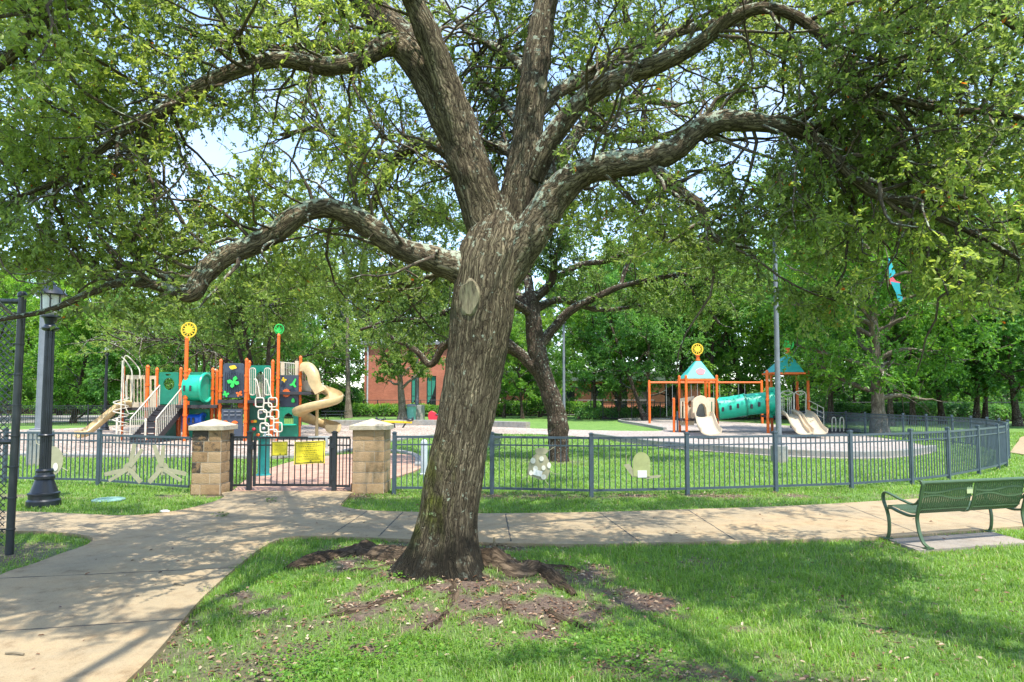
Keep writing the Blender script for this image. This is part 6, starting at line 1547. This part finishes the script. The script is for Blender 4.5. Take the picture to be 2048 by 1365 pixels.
# ================================================================ BACKGROUND TREES
def leafset(name, cols, trans=.48): return leaf_mat(name, [(i / (len(cols) - 1), c) for i, c in enumerate(cols)], trans)
LF_BRIGHT = leafset('bright_green_leaves', [(.045, .130, .020), (.085, .215, .026), (.145, .30, .034), (.22, .38, .045), (.29, .43, .06)])
LF_DEEP = leafset('deep_green_leaves', [(.034, .110, .024), (.062, .175, .034), (.105, .25, .045), (.16, .32, .055), (.22, .37, .06)])
LF_OLIVE = leafset('olive_oak_leaves', [(.060, .112, .026), (.10, .175, .036), (.150, .235, .046), (.21, .30, .055), (.27, .35, .07)])
LF_GREY = leafset('grey_green_leaves', [(.055, .090, .040), (.085, .13, .055), (.12, .175, .07), (.16, .22, .09), (.20, .26, .10)])
def auto_tree(name, label, cat, seed, H, CW, first, lm, leaf, n_leaf, ls, bm=BARKD, tr_r=.25, nl=16, base=(0, 0, 0), group=None, low=0.0, multi=1, twist=.5, elev=(.25, 1.0), wr=.5, limb_lo=None):
    g = np.random.default_rng(seed); o = thing(name, label, cat, base, group); B0 = np.array(base, float)
    tp = []
    for s in range(multi):
        off = np.array([g.normal(0, .12 * (multi > 1)), g.normal(0, .12 * (multi > 1)), 0]); ln = g.normal(0, .06 + .10 * (multi > 1), 2)
        z = np.linspace(0, 1, 9); p = np.stack([off[0] + ln[0] * H * z + twist * .25 * np.cumsum(g.normal(0, .3, 9)) * z, off[1] + ln[1] * H * z + twist * .25 * np.cumsum(g.normal(0, .3, 9)) * z, H * .86 * z - .1], -1)
        r = tr_r / math.sqrt(multi) * (1 - z * .82) * (1 + .55 * np.exp(-z * H * .86 / .35)); q = spline(np.concatenate([p, r[:, None]], 1), 5); tp.append(q)
        as_obj('trunk', bark_tube(q[:, :3] + B0, q[:, 3], 14, lambda v, th, al: 1 + .2 * (vnoise(v * 4) - .5)), bm, o)
    # limbs reach to the crown's egg shaped outline
    lp = []; ga = 2.4
    for i in range(nl):
        q = tp[i % multi]; t_ = first + (1 - first) * (i / nl) ** .9; a_ = i * ga + g.uniform(-.3, .3); j = int(t_ * (len(q) - 1)); s = q[j, :3]
        pr = math.sin(math.pi * np.clip((t_ - first * .7) / (1.12 - first * .7), 0.05, 1) ** .75) ** .6
        e = elev[0] + (elev[1] - elev[0]) * t_ + g.uniform(-.15, .15); L_ = CW / 2 * pr * g.uniform(.8, 1.12)
        d = np.array([[math.cos(a_) * math.cos(e), math.sin(a_) * math.cos(e), math.sin(e)]])
        p = grow(s[None], d, np.array([L_ / max(.6, math.cos(e))]), 9, .16, -.02 if e > .3 else .03, g)[0]; r0 = max(q[j, 3] * .55, .03); lp.append((p, r0))
    gl_ = [bark_tube(spline(p, 2) + B0, np.linspace(r0, r0 * .25, len(spline(p, 2))), 7) for p, r0 in lp]
    LPs = np.stack([p for p, _ in lp] + [spline(q[int(len(q) * .55)::6][:, :3], 3)[np.linspace(0, len(spline(q[int(len(q) * .55)::6][:, :3], 3)) - 1, 9).astype(int)] for q in tp])
    n1 = max(60, int(n_leaf / 150)); st, d, _, _ = spawn(LPs, n1, .25, 1, .4, 1.3, g, .08)
    b1 = grow(st, d, g.uniform(.10, .24, n1) * CW, 7, .2, -.04, g)
    n2 = max(200, int(n_leaf / 16)); st, d, _, _ = spawn(b1, n2, .2, 1, .4, 1.2, g, .03); b2 = grow(st, d, g.uniform(.03, .09, n2) * CW + .1, 4, .25, -.05, g)
    if low: b2 = b2[b2[:, -1, 2] > low * (1 + .12 * g.normal(0, 1, len(b2)))]
    as_obj('branches', merge(gl_ + [tuple([x + (B0 if i == 0 else 0) for i, x in enumerate(batch_tube(b1, np.full(n1, .022 * CW / 8), np.full(n1, .006), 4))])]), bm, o)
    pos, dd, nr, ln_, wd, tone = tip_leaves(b2, max(4, int(n_leaf / max(len(b2), 1))), ls, g, .9, .2, 0, 4.0 / CW, wr)
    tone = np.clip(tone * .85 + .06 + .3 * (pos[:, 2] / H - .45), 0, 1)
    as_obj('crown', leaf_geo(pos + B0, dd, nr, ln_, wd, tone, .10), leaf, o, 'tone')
    return o
def put(o, x, y, s=1.0, rz=0.0, label=None, sz=None):
    c = copy_tree(o); c.location = (x, y, 0); c.scale = (s, s, sz or s); c.rotation_euler = (0, 0, rz)
    if label: c['label'] = label
    return c
def wx(px, Y): return Q(px, 800, Y).x

# the second oak, inside the fence
o2 = P(1117, 922); SO = thing('live_oak', 'dark second live oak with curving trunk inside the fence right of the big oak', 'tree', (o2.x, o2.y, 0))
def limb2(pts, n=7):
    q = spline(pts, n); return np.array([tuple(Q(a_, b_, c_)) for a_, b_, c_, r in q]), np.array([max(r, 1) * c_ / F for a_, b_, c_, r in q])
Y2 = o2.y
p, r = limb2([(1117, 930, Y2, 22), (1117, 900, Y2, 20), (1117, 860, Y2, 20), (1110, 815, Y2, 19), (1094, 770, Y2, 18), (1080, 730, Y2, 19), (1072, 690, Y2, 18), (1068, 650, Y2, 17), (1064, 615, Y2, 16), (1060, 585, Y2, 12)], 8)
as_obj('trunk', bark_tube(p, r, 40, lambda v, th, al: 1 + .25 * (vnoise(v * 5) - .5) + .10 * (vnoise(v * 16) - .5)), BARKD, SO)
L2 = [[(1076, 740, Y2, 15), (1045, 712, Y2, 12), (1012, 688, Y2 - .1, 12), (980, 665, Y2 - .2, 10), (940, 645, Y2 - .3, 10), (900, 625, Y2 - .4, 9), (850, 640, Y2 - .6, 7), (790, 640, Y2 - .8, 5), (720, 660, Y2 - 1, 3)],
      [(1030, 700, Y2, 11), (990, 690, Y2 + .4, 10), (940, 680, Y2 + .8, 9), (890, 690, Y2 + 1, 8), (862, 730, Y2 + 1.2, 7), (830, 700, Y2 + 1.3, 6), (790, 680, Y2 + 1.4, 4), (730, 640, Y2 + 1.6, 3)],
      [(1066, 640, Y2, 14), (1050, 605, Y2, 11), (1030, 585, Y2 + .2, 9), (1010, 540, Y2 + .4, 7), (960, 490, Y2 + .8, 6), (900, 440, Y2 + 1.2, 4), (820, 420, Y2 + 1.6, 2.5)],
      [(1062, 600, Y2, 12), (1085, 585, Y2, 9), (1105, 560, Y2 - .2, 8), (1110, 520, Y2 - .4, 7), (1130, 470, Y2 - .6, 5), (1150, 410, Y2 - .8, 3)],
      [(1078, 690, Y2, 13), (1100, 665, Y2, 10), (1141, 622, Y2 - .2, 9), (1185, 598, Y2 - .3, 8), (1237, 575, Y2 - .5, 6), (1300, 560, Y2 - .7, 5), (1380, 550, Y2 - 1, 4), (1460, 580, Y2 - 1.3, 2.5)],
      [(1105, 560, Y2, 7), (1160, 530, Y2 + .5, 6), (1220, 520, Y2 + 1, 5), (1290, 480, Y2 + 1.4, 4), (1380, 470, Y2 + 1.8, 3), (1470, 500, Y2 + 2.2, 2)],
      [(1060, 590, Y2, 10), (1050, 520, Y2 + .8, 8), (1040, 450, Y2 + 1.5, 6), (1060, 380, Y2 + 2.2, 4)],
      [(1066, 620, Y2, 10), (1120, 600, Y2 + 1.2, 7), (1200, 620, Y2 + 2.5, 5), (1290, 610, Y2 + 3.6, 3)],
      [(1066, 630, Y2, 10), (1000, 590, Y2 - 1.0, 7), (930, 560, Y2 - 2, 5), (860, 570, Y2 - 2.8, 3)],
      [(1350, 553, Y2 - .9, 5), (1400, 600, Y2 - .9, 4), (1440, 650, Y2 - 1, 2.5)], [(1240, 575, Y2 - .5, 5), (1260, 520, Y2 - .3, 4), (1320, 440, Y2, 2.5)]]
gg = np.random.default_rng(21); ms = []
for k_, l in enumerate(L2):
    p, r = limb2(l); ms.append((p, r)); as_obj('limb', bark_tube(p, r, 14, lambda v, th, al: 1 + .3 * (vnoise(v * 5) - .5), k_ * .7), BARKD, SO)
rs2 = [resample(p, r, 24) for p, r in ms]; mp2 = np.stack([q[0] for q in rs2])
def so_ok(p):
    px, py, f = proj(p); low = np.interp(px, [500, 640, 760, 860, 1000, 1060, 1180, 1300, 1400, 1480, 1560, 1660, 1750], [640, 690, 705, 690, 640, 590, 610, 640, 665, 650, 620, 600, 600])
    return (py < low + gg.normal(0, 12, len(p))) & ~((px > 1440) & (px < 1580) & (py < 430) & (gg.random(len(p)) < .9)) & ~((np.abs(px - 1068) < 28) & (py > 560) & (p[:, 1] < Y2 + .3))
st, d, _, _ = spawn(mp2, 420, .15, 1, .5, 1.3, gg, .1, np.array([q[2] for q in rs2])); b1 = grow(st, d, gg.uniform(.6, 1.9, 420), 8, .25, -.03, gg)
st, d, _, _ = spawn(b1, 5200, .1, 1, .4, 1.2, gg, .02); b2 = grow(st, d, gg.uniform(.25, .7, 5200), 5, .28, -.05, gg); b2 = b2[so_ok(b2[:, -1]) & so_ok(b2[:, 2])]
kb = so_ok(b1[:, -1])
as_obj('branches', merge([batch_tube(b1[kb], np.full(kb.sum(), .020), np.full(kb.sum(), .006), 5), batch_tube(b2, np.full(len(b2), .006), np.full(len(b2), .0025), 3)]), BARKD, SO)
pos, dd, nr, ln, wd, tone = tip_leaves(b2, 20, .085, gg, .9, .3, 0, .45); kp = so_ok(pos)
as_obj('crown', leaf_geo(pos[kp], dd[kp], nr[kp], ln[kp], wd[kp], tone[kp]), LF_OLIVE, SO, 'tone')

# oaks behind the left play structure
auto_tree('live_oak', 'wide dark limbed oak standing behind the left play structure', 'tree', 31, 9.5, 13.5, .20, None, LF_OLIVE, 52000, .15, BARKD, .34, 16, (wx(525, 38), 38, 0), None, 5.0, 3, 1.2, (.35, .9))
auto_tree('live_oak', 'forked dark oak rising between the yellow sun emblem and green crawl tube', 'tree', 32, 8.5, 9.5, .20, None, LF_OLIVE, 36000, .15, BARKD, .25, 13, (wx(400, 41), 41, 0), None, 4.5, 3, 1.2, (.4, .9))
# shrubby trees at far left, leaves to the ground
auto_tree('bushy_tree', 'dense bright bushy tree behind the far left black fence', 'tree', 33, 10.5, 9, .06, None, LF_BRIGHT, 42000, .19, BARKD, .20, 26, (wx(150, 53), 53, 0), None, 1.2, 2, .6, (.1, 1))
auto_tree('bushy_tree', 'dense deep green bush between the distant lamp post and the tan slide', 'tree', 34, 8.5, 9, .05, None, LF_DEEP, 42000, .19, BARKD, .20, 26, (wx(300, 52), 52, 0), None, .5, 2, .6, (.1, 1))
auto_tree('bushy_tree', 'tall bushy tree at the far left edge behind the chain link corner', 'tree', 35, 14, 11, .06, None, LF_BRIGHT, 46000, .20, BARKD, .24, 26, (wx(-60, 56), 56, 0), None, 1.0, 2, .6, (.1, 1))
def _bushes():
    bt = [o for o in COL.objects if o.name.startswith('bushy_tree')]
    for k_, px, Y, s_, rz, lb in ((0, 30, 66, 1.0, 1.0, 'bright bushy tree behind the thick grey pole at far left'), (1, 225, 64, 1.1, 2.0, 'deep green bushy tree directly behind the distant lamp post'),
                             (0, 420, 66, .9, 3.0, 'bright bushy tree behind the cream stair rails'), (1, 560, 68, 1.0, 4.0, 'deep green bushy tree behind the slate panel of the play structure'), (0, 650, 74, .85, 5.0, 'bright bushy tree between the spiral slide and the pine trunk'),
                             (1, 1080, 72, .8, .5, 'deep green bushy tree behind the curved trunk of the second oak'), (1, 1710, 66, .95, 2.5, 'deep green bushy tree left behind the pale trunked tree'), (0, 1900, 70, .9, 3.3, 'bright bushy tree behind the fence curve at far right'), (0, 1790, 76, .95, .3, 'bright bushy tree far behind the pale trunked tree'), (1, 2010, 74, .95, 1.3, 'deep green bushy tree at the far right behind the paired trunks'), (0, -60, 78, 1.1, 4.4, 'bright bushy tree beyond the road at the far left edge'), (1, 120, 80, 1.1, 3.9, 'deep green bushy tree beyond the road behind the thick grey pole')):
        put(bt[k_], wx(px, Y), Y, s_, rz, lb)
_bushes()
# pine and small oak near the brick building
auto_tree('pine_tree', 'straight grey trunked pine right of the spiral slide', 'tree', 36, 21, 9, .55, None, LF_GREY, 24000, .26, BARKG, .30, 14, (wx(697, 68), 68, 0), None, 9.5, 1, .15, (.1, .7), .2)
auto_tree('small_oak', 'rounded small oak with grey trunk standing before the brick wall', 'tree', 37, 8.6, 7.2, .42, None, LF_OLIVE, 22000, .19, BARKG, .42, 14, (wx(807, 60), 60, 0), None, 3.6, 1, .2, (.2, 1.0))
# the large pale trunked tree at right
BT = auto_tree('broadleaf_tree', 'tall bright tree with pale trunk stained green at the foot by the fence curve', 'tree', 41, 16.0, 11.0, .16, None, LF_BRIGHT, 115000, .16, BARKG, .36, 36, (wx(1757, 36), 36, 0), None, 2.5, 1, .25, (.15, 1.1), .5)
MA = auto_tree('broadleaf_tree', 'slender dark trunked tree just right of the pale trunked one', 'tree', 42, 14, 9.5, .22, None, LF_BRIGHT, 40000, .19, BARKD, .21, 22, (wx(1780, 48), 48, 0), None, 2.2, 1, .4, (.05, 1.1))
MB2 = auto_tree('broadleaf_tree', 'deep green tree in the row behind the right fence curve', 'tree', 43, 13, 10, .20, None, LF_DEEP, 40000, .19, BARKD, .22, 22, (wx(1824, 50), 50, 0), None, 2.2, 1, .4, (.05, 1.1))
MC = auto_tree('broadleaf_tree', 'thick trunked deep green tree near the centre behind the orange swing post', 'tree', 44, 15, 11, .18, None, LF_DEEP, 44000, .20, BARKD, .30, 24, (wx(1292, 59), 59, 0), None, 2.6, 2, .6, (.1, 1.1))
for o_, px, Y, s, rz, lb in ((MA, 1884, 52, 1.05, 1.3, 'bright dark trunked tree left of the paired trunks beyond the far right fence'), (MB2, 1950, 50, 1.0, 2.2, 'left of the paired trunks beyond the fence at far right'),
                             (MA, 1968, 53, .95, 3.7, 'right of the paired trunks beyond the fence at far right'), (MB2, 2034, 47, 1.1, 4.4, 'slim trunked tree at the right edge beside the curved garden path'), (MA, 2130, 44, 1.1, 5.2, 'broad bright tree whose crown reaches in from the right edge'),
                             (MA, 1190, 64, .9, .7, 'bright tree with twin stems right of the distant grey light pole'), (MB2, 1236, 63, .85, 1.9, 'deep green tree left of the swing frame behind the lawn'), (MA, 1045, 66, .75, 2.6, 'small bright tree seen between the two oak trunks'),
                             (MB2, 1008, 70, .7, 3.1, 'small deep green tree hugging the right side of the big oak trunk'), (MA, 1420, 62, 1.1, 4.0, 'bright tree rising behind the first aqua roofed tower'), (MC, 1500, 64, 1.0, 1.0, 'deep green tree behind the middle of the teal tube slide'),
                             (MA, 1585, 60, 1.12, 5.0, 'bright tree behind the second aqua roofed tower'), (MB2, 1660, 54, 1.1, .4, 'deep green tree left of the pale trunked tree behind the stairs'), (MC, 1355, 66, 1.05, 2.0, 'dark trunked tree behind the yellow sun emblem of the right tower')):
    put(o_, wx(px, Y), Y, s, rz, lb)
# wooded horizon: big trees beyond the buildings
FW = auto_tree('distant_tree', 'hazy tall tree in the wooded skyline beyond the buildings', 'tree', 51, 20, 17, .12, None, LF_OLIVE, 30000, .42, BARKD, .4, 26, (wx(0, 100), 100, 0), 'trees of the wooded skyline', 1.0, 1, .4, (.1, 1.1))
i = 0
for px, Y, s in ((-260, 98, 1.1), (130, 104, 1.05), (250, 92, .92), (400, 100, .95), (520, 104, .98), (640, 98, .95), (760, 106, 1.0), (890, 102, 1.0), (1020, 106, 1.02), (1150, 100, .98), (1270, 108, 1.1), (1390, 102, 1.0), (1500, 106, .98), (1610, 100, 1.15), (1740, 106, 1.3), (1880, 102, 1.3), (2020, 106, 1.3), (2160, 100, 1.3), (2320, 104, 1.2), (-420, 104, 1.1)):
    put(FW, wx(px, Y), Y, s, i * 1.7, None, s * (1 + .06 * math.sin(i * 2.1))); i += 1
# hedges and shrubs
def leaf_bank(name, label, cat, x0, x1, Y, h, dep, n, ls, mat, seed, group=None):
    g_ = np.random.default_rng(seed); o = thing(name, label, cat, ((x0 + x1) / 2, Y, 0), group)
    u = g_.uniform(0, 1, n); a_ = g_.uniform(0, math.pi, n); k_ = g_.uniform(.75, 1.03, n)
    x = x0 + (x1 - x0) * u; hh = h * (1 + .35 * (noise2(x, x * 0, .7, seed) - .5)); pos = np.stack([x, Y + np.cos(a_) * dep / 2 * k_, .05 + np.sin(a_) ** .6 * hh * k_], -1)
    nr = np.stack([g_.normal(0, .5, n), np.cos(a_), np.sin(a_) + .4], -1); tone = np.clip(vnoise(pos * .9) * .8 + g_.normal(0, .15, n), 0, 1)
    as_obj('foliage', leaf_geo(pos, g_.normal(0, 1, (n, 3)), nr + g_.normal(0, .4, (n, 3)), ls * g_.uniform(.7, 1.2, n), ls * .5 * g_.uniform(.7, 1.2, n), tone, .1), mat, o, 'tone')
    mb = MB().sweep([(x0 + .1, Y, 0), ((x0 + x1) / 2, Y, 0), (x1 - .1, Y, 0)], [(dep * .33, 0), (dep * .30, h * .55), (0, h * .72), (-dep * .30, h * .55), (-dep * .33, 0)]); mb.build('stems', BARKD, o, smooth=False); return o
leaf_bank('hedge', 'long low clipped hedge along the foot of the brick building', 'hedge', wx(700, 74), wx(1010, 74), 74, 1.3, 1.6, 9000, .22, LF_BRIGHT, 61)
leaf_bank('hedge', 'taller dark hedge between the pine trunk and the brick wall', 'hedge', wx(560, 76), wx(728, 76), 76, 3.0, 2.2, 11000, .24, LF_DEEP, 62)
leaf_bank('hedge', 'shaded shrub bank along the wire fence behind the swings', 'hedge', wx(1150, 63.5), wx(1640, 63.5), 63.5, 1.1, 1.6, 12000, .22, LF_DEEP, 63)
leaf_bank('hedge', 'low shrub bank under the trees at far right beyond the fence', 'hedge', wx(1640, 58), wx(2080, 58), 58, 1.5, 1.6, 14000, .20, LF_DEEP, 64)
for k_, (xa, xb) in enumerate(((-420, 560), (1000, 1500), (1500, 2380))):
    leaf_bank('thicket', ('tall green thicket beyond the road at far left', 'tall green thicket behind the low fascia wing', 'tall green thicket in front of the pale building at far right')[k_], 'thicket', wx(xa, 88 + k_), wx(xb, 88 + k_), 88 + k_ if k_ != 1 else 97, 5.2 if k_ != 2 else 3.4, 3.0, 16000, .42, LF_DEEP if k_ != 1 else LF_BRIGHT, 70 + k_)
leaf_bank('hedge', 'dark shrub bank in front of the low cream fascia wing', 'hedge', wx(1000, 78), wx(1200, 78), 78, 1.6, 1.8, 8000, .24, LF_BRIGHT, 65)

# ================================================================ GRASS AND LITTER
def on_hard(x, y):
    r = np.zeros(x.shape, bool)
    for pl in (PATH, BRK, GRA, FARP, PAD): r |= inpoly(x, y, pl)
    return r
LF_GRASS = leafset('grass_blades', [(.085, .160, .022), (.130, .245, .030), (.185, .325, .038), (.245, .395, .05), (.38, .35, .16)], .4)
def grass(name, x0, x1, y0, y1, dens, h, wid, seed, dthr=.55):
    g_ = np.random.default_rng(seed); n = int((x1 - x0) * (y1 - y0) * dens); x = g_.uniform(x0, x1, n); y = g_.uniform(y0, y1, n)
    px, py, f = proj(np.stack([x, y, np.zeros(n)], -1)); k = (px > -800) & (px < 2900) & (py < 1560) & (f > .5); x, y = x[k], y[k]
    k = ~on_hard(x + g_.normal(0, .035, len(x)), y + g_.normal(0, .035, len(x))); x, y = x[k], y[k]; d = dirt(x, y); nz_ = noise2(x, y, 1.6, 13.0); cl = noise2(x, y, 6.0, 17.0)
    k = (g_.random(len(x)) > d * .97) & (g_.random(len(x)) < .30 + 1.3 * cl); x, y, nz_, d, cl = x[k], y[k], nz_[k], d[k], cl[k]; n = len(x)
    hh = h * g_.uniform(.45, 1.15, n) * (.5 + .9 * nz_) * (1 - .5 * d) * (.6 + .8 * cl); a_ = g_.uniform(0, 2 * np.pi, n); le = g_.uniform(.3, 1.3, n)
    b0 = np.stack([x, y, gz(x, y) - .004], -1); dr = np.stack([np.cos(a_), np.sin(a_), 0 * a_], -1); sd = np.stack([-np.sin(a_), np.cos(a_), 0 * a_], -1) * (wid * g_.uniform(.6, 1.2, n))[:, None] / 2
    up = np.array([0, 0, 1.0]); H_ = hh[:, None]; le = le[:, None]
    m1 = b0 + up * H_ * .55 + dr * H_ * le * .25; tp_ = b0 + up * H_ * (1 - .25 * le) + dr * H_ * le * .85
    v = np.stack([b0 - sd, b0 + sd, m1 + sd * .8, m1 - sd * .8, tp_ + sd * .12, tp_ - sd * .12], 1).reshape(-1, 3); o_ = (np.arange(n) * 6)[:, None]
    f_ = np.concatenate([o_ + np.array([[0, 1, 2, 3]]), o_ + np.array([[3, 2, 4, 5]])]); tone = np.clip(.35 + .5 * (noise2(x, y, .9, 31.0) - .5) + g_.normal(0, .17, n) + .35 * d, 0, 1)
    tone = np.where(g_.random(n) < .06, 1.0, tone)
    return v, f_, np.repeat(tone, 6)
def gmerge(name, parts):
    V, Fc, T, o_ = [], [], [], 0
    for v, f_, t_ in parts: V.append(v); Fc.append(f_ + o_); T.append(t_); o_ += len(v)
    me = np_mesh(name, np.vstack(V), np.vstack(Fc), {'tone': np.concatenate(T)}); return tag(link(name, me, LF_GRASS), kind='stuff')
gmerge('grass', [grass('g', -7, 12, 3.2, 7.2, 3600, .075, .007, 71), grass('g', -9, 12, 7.2, 9.6, 2300, .075, .008, 72), grass('g', -14, 16, 9.6, 14.5, 1100, .075, .011, 73),
                 grass('g', -26, 26, 14.5, 24, 330, .085, .018, 74), grass('g', -32, 34, 24, 38, 90, .10, .03, 75)])
# clover-like weed patches in the foreground
g_ = np.random.default_rng(81); pts = []
for px, py, r_, n in ((690, 1320, .30, 700), (600, 1345, .22, 350), (1240, 1290, .28, 500), (1290, 1335, .25, 380), (585, 1180, .10, 60), (545, 1165, .08, 50), (790, 1175, .07, 60), (1790, 1160, .2, 150), (830, 1300, .2, 260), (1030, 1310, .22, 240)):
    c = P(px, py); pts.append(np.stack([g_.normal(c.x, r_, n), g_.normal(c.y, r_ * .8, n)], -1))
q = np.vstack(pts); q = q[~on_hard(q[:, 0], q[:, 1])]; n = len(q); pos = np.column_stack([q, gz(q[:, 0], q[:, 1]) + g_.uniform(.01, .06, n)])
v, f_, t_ = leaf_geo(pos, g_.normal(0, 1, (n, 3)) * [1, 1, .25], np.tile([0, 0, 1.0], (n, 1)) + g_.normal(0, .25, (n, 3)), g_.uniform(.018, .034, n), g_.uniform(.014, .026, n), np.clip(g_.normal(.45, .15, n), 0, .9), .1)
tag(link('ground_weeds', np_mesh('ground_weeds', v, f_, {'tone': t_}), LF_BRIGHT), kind='stuff')
# dry leaves
LF_DRY = leafset('dry_leaves', [(.07, .038, .022), (.14, .070, .038), (.22, .115, .06), (.33, .22, .13), (.48, .40, .28)], .15)
n = 60000; x = g_.uniform(-5, 6.5, n); y = g_.uniform(4.0, 14, n); d = dirt(x, y); hd = on_hard(x, y)
k = (g_.random(n) < np.where(hd, .006, .05 + .75 * d)) & (g_.random(n) < 1.4 * noise2(x, y, 3.0, 41.0)); x, y, hd = x[k], y[k], hd[k]; n = len(x)
pos = np.column_stack([x, y, np.where(hd, .042, gz(x, y) + g_.uniform(.006, .03, n))]); l = g_.uniform(.022, .055, n)
v, f_, t_ = leaf_geo(pos, g_.normal(0, 1, (n, 3)) * [1, 1, .22], np.tile([0, 0, 1.0], (n, 1)) + g_.normal(0, .35, (n, 3)), l, l * g_.uniform(.35, .55, n), g_.random(n), .14)
tag(link('leaf_litter', np_mesh('leaf_litter', v, f_, {'tone': t_}), LF_DRY), kind='stuff')
